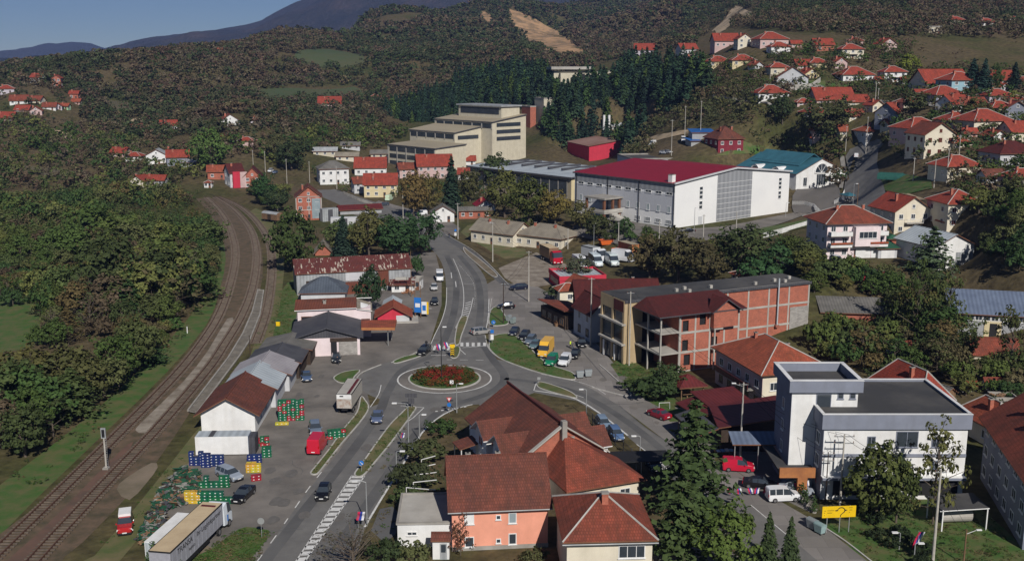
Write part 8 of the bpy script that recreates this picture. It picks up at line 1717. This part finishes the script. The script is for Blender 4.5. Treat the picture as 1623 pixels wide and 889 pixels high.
# ================================================================ SIGNS
def post(mb, x, h, m='steel', r=.035): mb.tube((x, 0,0),(x, 0, h), r, r, m, 6)
def signpost(name, u, v, h, label, cat='traffic sign', yaw=0): r = empty(name, gp(u, v), R(yaw), label, cat); mb = MB(); post(mb, 0, h); mb.build('post', r); return r
def disc(mb, x, y, z, r, m, n=20): mb.poly([(x + r * math.cos(2 * math.pi * i/n), y, z + r * math.sin(2 * math.pi * i/n)) for i in range(n)], m)
def plate(root, name, r, z, m, rim=None, y=-.06):
 mb = MB(); mb.tube((0, y + .02, z),(0, y, z), r, r, rim or m, 20); 
 if rim: mb.tube((0, y, z),(0, y - .006, z), r * .82, r * .82, m, 20)
 return mb.build(name, root)
p = gp(1327,843); r = empty('direction_sign', p, R(5), 'big yellow direction sign with a black roundabout arrow diagram on three posts', 'road sign'); zt = top_of(p, 801); zb = top_of(p, 826)
mb = MB(); 
for x in (-1.4,.2,1.4): post(mb, x, zt, r=.06)
mb.build('post', r) ; W = 4.2; MB().box(-W/2, W/2,-.14,-.06, zb, zt, 'sign_yellow').build('board', r)
mb = MB(); zc = (zb + zt)/2 + .18; mb.path([(.25 + .45 * math.cos(t),-.16, zc + .38 * math.sin(t)) for t in np.linspace(-1.1, math.pi + .1,16)],.05, 'black', 5); mb.tube((.45,-.16, zc - .35),(.2,-.16, zc - .62),.05,.05, 'black', 5); mb.tube((.2,-.16, zc - .62),(.2,-.16, zc - .8),.05,.05, 'black', 5)
mb.poly([(-.6,-.16, zc),(-.3,-.16, zc + .1),(-.3,-.16, zc - .1)], 'black'); mb.poly([(1.05,-.16, zc + .02),(.75,-.16, zc + .12),(.75,-.16, zc - .08)], 'black'); mb.tube((-.3,-.16, zc),(-.2,-.16, zc + .05),.05,.05, 'black', 5); mb.tube((.7,-.16, zc + .05),(.8,-.16, zc + .02),.05,.05, 'black', 5); mb.build('arrow_diagram', r)
dm('sign_print', (.18,.12,.01)); mb = MB()   # the lettering cannot be read in the photograph: only its lines
for x, z, w_ in ((-1.45,.02,.85),(-1.45,-.28,.6),(1.2,.32,.5),(1.3,.02,.4),(1.25,-.28,.15),(-1.85,.0,.25),(-1.85,-.28,.2),(-1.85,-.6,.15)):
 for k in range(max(1, int(w_ / .12))): mb.box(x + k * .12, x + k * .12 + .075,-.146,-.139, zc + z - .05, zc + z + .05, 'sign_print')
mb.build('lettering', r)
def arrow_sign(u, v, h, label, col='sign_blue', rad=.36):
 r = signpost('traffic_sign', u, v, h, label); pl = plate(r, 'sign_plate', rad, h - .1, col); mb = MB(); z = h - .1; mb.tube((-.15,-.09, z + .15),(.15,-.09, z - .15),.035,.035, 'frame_white', 4); mb.poly([(.22,-.09, z - .22),(.2,-.09, z - .02),(.02,-.09, z - .2)], 'frame_white'); mb.build('arrow', pl); return r
arrow_sign(573,748,1.5, 'round blue keep right sign at the lower tip of the median island')
arrow_sign(782,519,1.3, 'blue sign on the front corner of the small parking lawn', rad=.45)
r = signpost('information_sign', 780,545,3.0, 'blue parking sign above a white board beside the pedestrian crossing', 'road sign'); MB().box(-.35,.35,-.1,-.05,2.3,3.0, 'sign_blue').build('sign_plate', r); MB().box(-.3,.3,-.1,-.05,.9,2.0, 'frame_white').build('notice_board', r)
r = signpost('traffic_sign', 712,655,2.6, 'red and white give way triangle above a round blue roundabout sign'); mb = MB(); mb.poly([(-.45,-.06,2.75),(.45,-.06,2.75),(0,-.06,1.98)], 'sign_red'); mb.poly([(-.27,-.07,2.64),(.27,-.07,2.64),(0,-.07,2.2)], 'frame_white'); mb.build('give_way_plate', r); plate(r, 'roundabout_plate', .34,1.5, 'sign_blue')
r = signpost('direction_sign', 652,647,2.4, 'dark double direction board with grey back standing on the median tip', 'road sign'); MB().box(-.95,.95,-.08,-.03,1.9,2.6, 'metal_dark').build('board', r); MB().box(-.5,.5,-.08,-.03,.8,1.8, 'metal_dark').build('lower_board', r)
r = signpost('chevron_sign', 717,566,2.2, 'yellow topped board with black and yellow chevrons on the splitter island', 'road sign'); MB().box(-.5,.5,-.1,-.04,2.0,2.6, 'sign_yellow').build('top_plate', r); b = MB().box(-.4,.4,-.1,-.04,.3,1.95, 'black').build('board', r); mb = MB()
for k in range(4): z = .45 + k * .4; mb.poly([(-.38,-.105, z),(0,-.105, z + .22),(.38,-.105, z),(.38,-.105, z + .16),(0,-.105, z + .38),(-.38,-.105, z + .16)], 'sign_yellow')
mb.build('chevron', b)
r = signpost('chevron_sign', 716,614,1.2, 'white square sign with a black arrow at the front of the roundabout shrubs', 'road sign'); b = MB().box(-.32,.32,-.08,-.03,.7,1.35, 'frame_white').build('board', r); MB().poly([(-.15,-.085,.8),(.12,-.085,1.02),(-.15,-.085,1.25),(.02,-.085,1.25),(.27,-.085,1.02),(.02,-.085,.8)], 'black').build('arrow', b)
r = signpost('traffic_sign', 570,625,2.6, 'grey back of a double traffic sign by the dirty lorry trailer'); plate(r, 'sign_plate', .35,2.5, 'steel'); plate(r, 'lower_plate', .3,1.7, 'black')
r = signpost('traffic_sign', 415,852,2.3, 'round grey backed sign in the grass right of the lorry'); plate(r, 'sign_plate', .42,2.2, 'steel')
r = signpost('traffic_sign', 676,556,1.9, 'small dark backed sign at the roadside strip near the shop yard'); plate(r, 'sign_plate', .3,1.8, 'black')
r = signpost('traffic_sign', 854,611,1.6, 'small pale blue sign on the tip of the eastern splitter island'); MB().box(-.28,.28,-.08,-.03,1.1,1.6, 'steel').build('sign_plate', r)
r = signpost('traffic_sign', 722,378,3.2, 'white notice below a dark round sign beside the far path'); MB().box(-.4,.4,-.1,-.05,.9,1.9, 'frame_white').build('notice', r); plate(r, 'sign_plate', .4,2.7, 'sign_blue')
r = empty('billboard', gp(663,503), R(-12), 'tall blue advertising board on lattice posts beside the crimson kiosk', 'billboard', 'roadside billboards'); mb = MB(); post(mb, -.7,8, 'wood', .1); post(mb, .6,7.4, 'wood', .1); mb.build('posts', r); MB().box(-.85,.75,-.2,-.12,1.2,4.6, 'sign_blue').build('board', r); MB().box(-.6,.5,-.22,-.2,2.4,3.3, 'frame_white').build('poster_panel', r)
r = empty('billboard', gp(674,503), R(-10), 'narrow white and yellow sign right of the blue advertising board', 'billboard', 'roadside billboards'); MB().box(-.8,.8,-.1,0,.8,3.6, 'frame_white').build('board', r); MB().box(.4,.82,-.14,-.1,.8,3.6, 'sign_yellow').build('yellow_strip', r); MB().box(-.6,.2,-.14,-.1,1.6,2.8, 'sign_blue').build('poster_panel', r)
dm('flag_white', (.75,.75,.78)); dm('flag_blue', (.03,.06,.35)); dm('flag_red', (.6,.02,.08))
def flag(A, label, w_=.55, h_=1.1, group='string of tricolour flags', yaw=0):
 r = empty('flag', A, yaw, label, 'flag', group); mb = MB(); n = 5; ph = rng.uniform(0,6)
 for k, m in enumerate(('flag_red', 'flag_blue', 'flag_white')):
  R_ = [[(-w_/2 + w_ * (k + i)/3,.1 * math.sin(ph + t * 1.3) , -h_ * t/n) for i in (0,1)] + [(-w_/2 + w_ * (k + 1)/3,.1 * math.sin(ph + t * 1.3) + .01,-h_ * t/n),(-w_/2 + w_ * k/3,.1 * math.sin(ph + t * 1.3) + .01,-h_ * t/n)] for t in range(n + 1)]
  R_ = [[(p[0] + .35 * (-p[2]) * math.sin(ph), p[1], p[2]) for p in q] for q in R_]; mb.loft(R_, lambda i, j: m)
 mb.build('cloth', r); return r
A = atY(1120,770,128); Bp = atY(1312,752,130); Bq = Bp; mb = MB(); mb.path([A.lerp(Bq, t/10) - Vector((0,0,.9 * 4 * (t/10) * (1 - t/10))) for t in range(11)],.02, 'black', 4)
tag(mb.build('flag_line', fix=False), 'thin line of small flags hung across the office forecourt', 'line')
us = [1156,1171,1188,1201,1216,1232,1245,1262,1279,1296,1309]
for k, u in enumerate(us): t = (u - 1120)/(1312 - 1120); p = A.lerp(Bq, t) - Vector((0,0,.9 * 4 * t * (1 - t))); flag(p, 'flag number %s from the left on the line across the forecourt' % ['one','two','three','four','five','six','seven','eight','nine','ten','eleven'][k],.6,.85)
p = gp(1458,880); q = flag(p + Vector((0,0,3.0)), 'red, blue and white flag hanging on the lawn beside the tall concrete pole', .7,2.1, None); MB().tube((-.36,0,-3),(-.36,0,.1),.03, m='steel').build('pole', q)
for u, v, l in ((694,556, 'left of the two tricolour flags by the roundabout crossing'),(706,553, 'right of the two tricolour flags by the roundabout crossing')):
 p = gp(u, v + 6); q = flag(p + Vector((0,0,2.1)), l, .7,1.2); MB().tube((-.36,0,-2.1),(-.36,0,.1),.03, m='steel').build('pole', q)
p = gp(574,838); q = flag(p + Vector((0,0,2.3)), 'tricolour flag on the lamp post by the dark driveway', .9,1.1, None); MB().tube((-.46,0,-2.3),(-.46,0,.1),.03, m='steel').build('pole', q)
p = gp(640,712); q = flag(p + Vector((0,0,2.6)), 'small tricolour flag on the tall street lamp over the median', .5,.7, None); MB().tube((-.26,0,-2.6),(-.26,0,.1),.03, m='steel').build('pole', q)
# ================================================================ STREET FURNITURE
def dumpster(u, v, yaw, label, col=(.3,.33,.34)):
 r = empty('waste_container', gp(u, v), R(yaw), label, 'waste container', 'wheeled waste containers'); mb = MB(); R_ = [[(-.6 * s, -.42 * s, z),(.6 * s, -.42 * s, z),(.6 * s, .42 * s, z),(-.6 * s, .42 * s, z)] for s, z in ((.85,.2),(1.08,1.15))]; mb.loft(R_, lambda i, j: 'plastic'); mb.poly(R_[0], 'plastic'); o = mb.build('tub', r); o.color = col + (1,)
 mb = MB(); n = 8; mb.loft([[(x, .46 * math.cos(math.pi * i/n),1.16 + .26 * math.sin(math.pi * i/n)) for i in range(n + 1)] for x in (-.68,.68)], lambda i, j: 'plastic' if j < n else None); mb.poly([(-.68,.46 * math.cos(math.pi * i/n),1.16 + .26 * math.sin(math.pi * i/n)) for i in range(n + 1)], 'plastic'); mb.poly([(.68,.46 * math.cos(math.pi * i/n),1.16 + .26 * math.sin(math.pi * i/n)) for i in range(n + 1)], 'plastic'); o = mb.build('lid', r); o.color = tuple(c * .8 for c in col) + (1,)
 for x in (-.45,.45):
  for y in (-.3,.3): MB().tube((x - .04, y, .1),(x + .04, y, .1),.1,.1, 'tyre', 8).build('wheel', r)
 return r
dumpster(919,599,8, 'grey waste container on the kerb, left one of the pair'); dumpster(932,597,10, 'grey waste container on the kerb, right one of the pair')
dumpster(1287,838,-60, 'grey waste container left of the yellow direction sign, rear one'); dumpster(1299,845,-60, 'pale teal waste container with open lid nearest the yellow sign', (.3,.42,.42))
dumpster(806,509,60, 'grey waste container behind the wooden lawn pole'); dumpster(813,513,60, 'waste container with pale arched lid beside the small parking lawn', (.28,.34,.33))
for k, (u, v) in enumerate(((865,496),(871,505),(875,511),(882,517))):
 r = empty('planter', gp(u, v),.4, 'wooden planter with dry flowers, %s of the four before the timber restaurant' % ('farthest', 'second', 'third', 'nearest')[k], 'planter', 'wooden planters'); MB().box(-.45,.45,-.4,.4,0,.65, 'wood').build('tub', r); C, Nn, _ = crown_pts(10,14,.5,.35,.85, k); o = link('plant', quads_mesh('plant', C, Nn, .08, 'leaf'), r); o.color = (.2,.1,.05,1)
for k, (u, v) in enumerate(((1271,790),(1277,800),(1290,812),(1262,783))):
 r = empty('plant_pot', gp(u, v),0, 'potted evergreen %s at the office entrance' % ('second from the porch', 'third from the porch', 'farthest from the porch', 'nearest the porch')[k], 'potted plant', 'potted evergreens'); MB().tube((0,0,0),(0,0,.5),.3,.4, 'concrete_pale', 10).build('pot', r); C, Nn = conifer_pts(1.8,.6,10,26, k); o = link('plant', quads_mesh('plant', C + [0,0,.45], Nn, .12, 'leaf'), r); o.color = (.04,.07,.02,1)
p = gp(1012,752); r = empty('carport', p, R(4), 'black flat carport with thin posts beside the tall pines', 'carport'); mb = MB(); mb.box(-4.2,4.2,-2,2,2.6,2.75, 'black'); mb.build('roof', r)
for x in (-4,0,4):
 for y in (-1.8,1.8): MB().tube((x, y, 0),(x, y, 2.6),.05, m='steel').build('post', r)
def fence(label, pts, h, m, name='fence', step=2.5, mesh='bars', zfun=gp):
 P = [zfun(*q) for q in pts]; r = empty(name, P[0],0, label, 'fence'); o0 = P[0]; pb = MB()
 for a, b in zip(P[:-1], P[1:]):
  L_ = (b - a).length; n = max(1, int(L_ / step))
  for k in range(n):
   q = a.lerp(b, k/n) - o0; q2 = a.lerp(b, (k + 1)/n) - o0; MB().tube(q - Vector((0,0,.2)), q + Vector((0,0, h)),.06,.06, m, 6).build('post', r)
   if mesh == 'solid': pb.slab([(q.x, q.y, q.z + h),(q2.x, q2.y, q2.z + h),(q2.x, q2.y + .06, q2.z + h),(q.x, q.y + .06, q.z + h)], h * .95, m)
   else:
    for z in (.15,.5,.95): pb.tube(q + Vector((0,0, h * z)), q2 + Vector((0,0, h * z)),.025,.025, m, 4)
    nn = 7 if mesh == 'bars' else 12
    for j in range(nn): w1 = q.lerp(q2, j/nn); pb.tube(w1 + Vector((0,0,.1)), w1 + Vector((0,0, h * .95)),.018 if mesh != 'white' else .045, None, m, 4)
 q = P[-1] - o0; MB().tube(q - Vector((0,0,.2)), q + Vector((0,0, h)),.06,.06, m, 6).build('post', r)
 if pb.v: pb.build('panel', r)
 return r
fence('dark mesh fence round the yard of the rambling house by the parked blue cars', [(929,662),(950,684),(975,706),(1001,730)],1.9, 'metal_dark', mesh='mesh')
fence('white picket fence on a concrete base along the hall lawn', [(1209,378),(1240,370),(1276,359),(1300,352)],1.6, 'frame_white', mesh='white', zfun=tp)
fence('white picket fence round the pavilion forecourt', [(1256,326),(1275,326),(1290,330),(1305,346),(1322,352)],1.6, 'frame_white', mesh='white', zfun=tp)
fence('white picket fence between the gate lodge and the hill road', [(1322,325),(1333,318),(1338,308)],1.6, 'frame_white', mesh='white', zfun=tp)
fence('pale concrete panel fence curving below the grey gabled house', [(1212,142),(1245,145),(1285,142),(1300,132)],2.6, 'concrete_pale', mesh='solid', zfun=tp, step=4)
fence('low garden fence at the old cream houses', [(757,392),(775,402),(792,410)],1.1, 'wood', zfun=tp)
fence('white lattice fence along the valley street in front of the yellow house', [(545,308),(566,318),(590,326)],1.3, 'concrete_pale', mesh='white', zfun=tp)
r = empty('trellis', gp(660,760), R(60), 'white concrete vine trellis beams beside the kerb and the salmon house', 'trellis')
p0 = gp(660,760); mb = MB()
for k, (a, b) in enumerate((((690,722),(668,728)),((690,735),(662,741)),((692,748),(658,752)),((692,760),(655,764)),((690,776),(644,772)))):
 A = gp(a[0], a[1],2.2) ; B = gp(b[0], b[1],2.2); o = MB().tube(A - p0, B - p0,.06,.06, 'frame_white', 4).tube(B - p0, Vector((B.x - p0.x, B.y - p0.y, 0)),.06,.06, 'frame_white', 4).build('beam', r)
r.rotation_euler.z = 0
p = gp(1515,832); r = empty('lean_to', p, R(4), 'open lean-to with white posts sheltering a large concrete pipe', 'lean-to'); mb = MB(); mb.slab([(-3.0,-1.6,2.7),(3.2,-1.6,2.9),(3.2,2.6,3.1),(-3.0,2.6,2.9)],.12, 'felt', 'frame_white'); mb.build('roof', r)
for x in (-2.6,3.0): MB().box(x - .07, x + .07,-1.6,-1.46,-.2,2.75, 'frame_white').build('post', r)
for x in (-2.6,3.0): MB().box(x - .07, x + .07,2.3,2.44,0,2.9, 'frame_white').build('post', r)
o = MB(); n = 20; R_ = [[(x, rr * math.cos(2 * math.pi * i/n),1.0 + rr * math.sin(2 * math.pi * i/n)) for i in range(n)] for x, rr in ((-1.9,.95),(1.9,.95),(1.9,.8),(-1.9,.8),(-1.9,.95))]; o.loft(R_, lambda i, j: 'concrete_pale'); o = o.build('concrete_pipe'); o.location = gp(1512,826); o.rotation_euler.z = R(4); tag(o, 'large pale concrete pipe lying under the lean-to', 'pipe')
p = tp(1418,284); s = scale_at(p); r = empty('greenhouse', p, R(-28), 'long tunnel greenhouse with dark green net below the tall cream gable', 'greenhouse')
for k, yy in enumerate((-1.5,1.5)):
 n = 10; mb = MB(); R_ = [[(x, yy + 1.4 * math.cos(math.pi * i/n),1.9 * math.sin(math.pi * i/n)) for i in range(n + 1)] for x in np.linspace(-5,5,8)]; mb.loft(R_, lambda i, j: 'net_green' if j < n else None); mb.poly(R_[0], 'net_green'); mb.poly(R_[-1], 'net_green'); mb.build('tunnel', r)
p = gp(1452,660); o = MB(); 
for k in range(120): a = rng.uniform(-1,1); z = rng.uniform(0,2.2); y = rng.uniform(-.5,.5); w_ = 1.9 - .3 * z; o.tube((a * w_ - .25, y, z),(a * w_ + .25, y + .1, z),.14,.14, 'wood', 5)
p = tp(1579,644); o = o.build('log_pile', fix=False); o.location = p; tag(o, 'round heap of stacked brown firewood beside the grey carport', 'log pile')
r = empty('goal_frame', gp(1053,648), R(8), 'small white metal frame on the grass behind the dark red saloon', 'frame'); MB().path([(-.9,0,0),(-.9,0,1.1),(.9,0,1.1),(.9,0,0)],.04, 'frame_white', 6).build('frame', r)
r = empty('stop_marker', gp(297,528),0, 'short white marker post on the grass bank left of the track', 'marker post'); MB().tube((0,0,0),(0,0,1.5),.1,.1, 'frame_white', 8).build('post', r); MB().tube((0,0,1.5),(0,0,1.6),.12,.06, 'black', 8).build('cap', r)
p = gp(215,411); r = empty('hut', p, R(-5), 'whitewashed roofless hut with red stains in the clearing of the wood', 'hut'); mb = MB()
mb.box(-2.2,-.6,-1.1,-.95,0,1.9, 'plaster_lightgrey'); mb.box(.5,2.2,-1.1,-.95,0,2.0, 'plaster_lightgrey'); mb.box(-2.2,-2.05,-.949,1.1,0,1.8, 'plaster_lightgrey'); mb.box(2.05,2.2,-.949,1.1,0,1.9, 'plaster_lightgrey'); mb.box(-2.04,2.04,.95,1.1,0,2.0, 'plaster_lightgrey'); mb.box(-.599,.499,-1.08,-.97,0,.7, 'plaster_pinkish'); mb.build('wall', r); MB().slab([(-2.4,-1.3,2.1),(2.4,-1.3,2.15),(2.4,1.3,2.3),(-2.4,1.3,2.25)],.08, 'metal_dark').build('roof', r)
p = gp(1149,722); r = empty('market_table', p, R(8), 'market table with folded white and blue cloth under the grey canopy', 'table'); MB().box(-1.5,1.5,-.6,.6,.7,.76, 'wood').build('table_top', r)
for x in (-1.4,1.4):
 for y in (-.5,.5): MB().box(x - .04, x + .04, y - .04, y + .04,0,.7, 'wood').build('leg', r)
for k in range(4): o = MB().box(-1.3 + k * .65,-.8 + k * .65,-.4,.4,0,.12 + .05 * (k % 3), 'cloth').build('folded_cloth'); o.location = (p.x, p.y, .765); o.rotation_euler.z = R(8); o.color = [(.7,.72,.78,1),(.2,.4,.65,1),(.7,.7,.7,1),(.35,.55,.7,1)][k]; tag(o, '%s folded cloth on the market table' % ('leftmost white', 'blue', 'second white', 'rightmost pale blue')[k], 'cloth', 'folded cloths')
p = gp(432,545); r = empty('waste_bin', gp(441,516),0, 'small yellow green bin on the grass beside the pink shop', 'bin'); MB().box(-.4,.4,-.35,.35,0,1.0, 'sign_yellow').build('tub', r); MB().box(-.44,.44,-.39,.39,1.0,1.1, 'metal_green').build('lid', r)
# ================================================================ PEOPLE
def person(u, v, yaw, label, top, legs, vest=None, stride=.25, h=1.75, hair=(.03,.02,.015), arm=.2):
 p = gp(u, v); r = empty('person', p, R(yaw), label, 'person'); s = h / 1.75
 V = [(0,0,.95),(0,0,1.15),(0,0,1.38),(0,0,1.5),(0,.0,1.6),(0,-.01,1.7),(.1,0,.9),(.11,-stride*.45,.5),(.12,-stride,.08),(.12,-stride-.14,.03),(-.1,0,.9),(-.11,stride*.2,.5),(-.12,stride,.1),(-.12,stride-.14,.04),(.2,0,1.4),(.25,arm*.4,1.12),(.26,arm*.2-.1,.88),(.265,arm*.1-.14,.8),(-.2,0,1.4),(-.25,-arm*.3,1.12),(-.26,-arm*.6-.05,.88),(-.265,-arm*.8-.06,.8)]
 Rr = [.15,.135,.16,.06,.085,.07,.095,.07,.045,.04,.095,.07,.045,.04,.065,.05,.035,.04,.065,.05,.035,.04]
 E = [(0,1),(1,2),(2,3),(3,4),(4,5),(0,6),(6,7),(7,8),(8,9),(0,10),(10,11),(11,12),(12,13),(2,14),(14,15),(15,16),(16,17),(2,18),(18,19),(19,20),(20,21)]
 me = bpy.data.meshes.new('body'); me.from_pydata([(a*s, b*s, c*s) for a, b, c in V], E, []); o = bpy.data.objects.new('body', me); COL.objects.link(o); sk = o.modifiers.new('s', 'SKIN'); sk.use_smooth_shade = True
 for k, q in enumerate(me.skin_vertices[0].data): q.radius = (Rr[k]*s, Rr[k]*s*(.75 if k < 3 else 1)); q.use_root = k == 0
 o.modifiers.new('d', 'SUBSURF').levels = 1; dg = bpy.context.evaluated_depsgraph_get(); m2 = bpy.data.meshes.new_from_object(o.evaluated_get(dg)); bpy.data.objects.remove(o)
 nm = ['skin', top, legs, 'black']; m2.materials.clear()
 for q in nm: m2.materials.append(M[q])
 for f in m2.polygons:
  c = f.center / s; f.material_index = 0 if c.z > 1.49 or (abs(c.x) > .2 and c.z < .9) else (1 if c.z > .93 else (3 if c.z < .1 else 2))
 b = link('body', m2, r); hb = MB(); n = 8
 hb.loft([[(rr * math.cos(2*math.pi*i/n), rr * math.sin(2*math.pi*i/n) + .015, z) for i in range(n)] for rr, z in ((.095*s, 1.66*s),(.1*s, 1.72*s),(.07*s, 1.79*s),(.01,1.81*s))], lambda i, j: 'black'); hb.build('hair', r)
 if vest:
  n = 10; vb = MB(); vb.loft([[(rx * math.cos(2*math.pi*i/n), ry * math.sin(2*math.pi*i/n), z) for i in range(n)] for rx, ry, z in ((.19,.15,.9),(.18,.14,1.15),(.22,.15,1.35),(.17,.12,1.46))], lambda i, j: vest); vb.build('vest', r)
 return r
dm('vest_yellow', (.6,.8,.05)); dm('cloth_dark', (.02,.025,.04)); dm('cloth_blue', (.04,.06,.12)); dm('cloth_grey', (.12,.12,.13))
person(535,578,200, 'person in dark clothes walking past the dark car at the pink shop', 'cloth_dark', 'cloth_dark', stride=.3)
person(904,552,20, 'person in a yellow high visibility vest beside the black hatchback', 'cloth_grey', 'cloth_dark', 'vest_yellow', .12)
person(908,554,70, 'person in grey standing right behind the one in the yellow vest', 'cloth_grey', 'cloth_blue', stride=.08)
person(712,377,180, 'person in dark clothes walking down the path by the concrete pole', 'cloth_dark', 'cloth_blue', stride=.28)
# ================================================================ HAZE
zmax = max(float((o.matrix_world @ Vector(c)).z) for o in COL.objects if o.type == 'MESH' for c in (o.bound_box[0], o.bound_box[6])) + 20
hz = bpy.data.materials.new('haze'); hz.use_nodes = True; N = hz.node_tree.nodes; N.remove(N['Principled BSDF']); pv = N.new('ShaderNodeVolumePrincipled'); pv.inputs['Color'].default_value = (.34,.47,.95,1); pv.inputs['Density'].default_value = .000075; pv.inputs['Anisotropy'].default_value = .0
hz.node_tree.links.new(pv.outputs[0], N['Material Output'].inputs['Volume'])
b = MB(); M['haze'] = hz; b.box(-6500,6500,-300,8700,-400, zmax, 'haze'); tag(b.build('haze', fix=False), kind='stuff', label='pale blue haze filling the valley air', cat='haze')
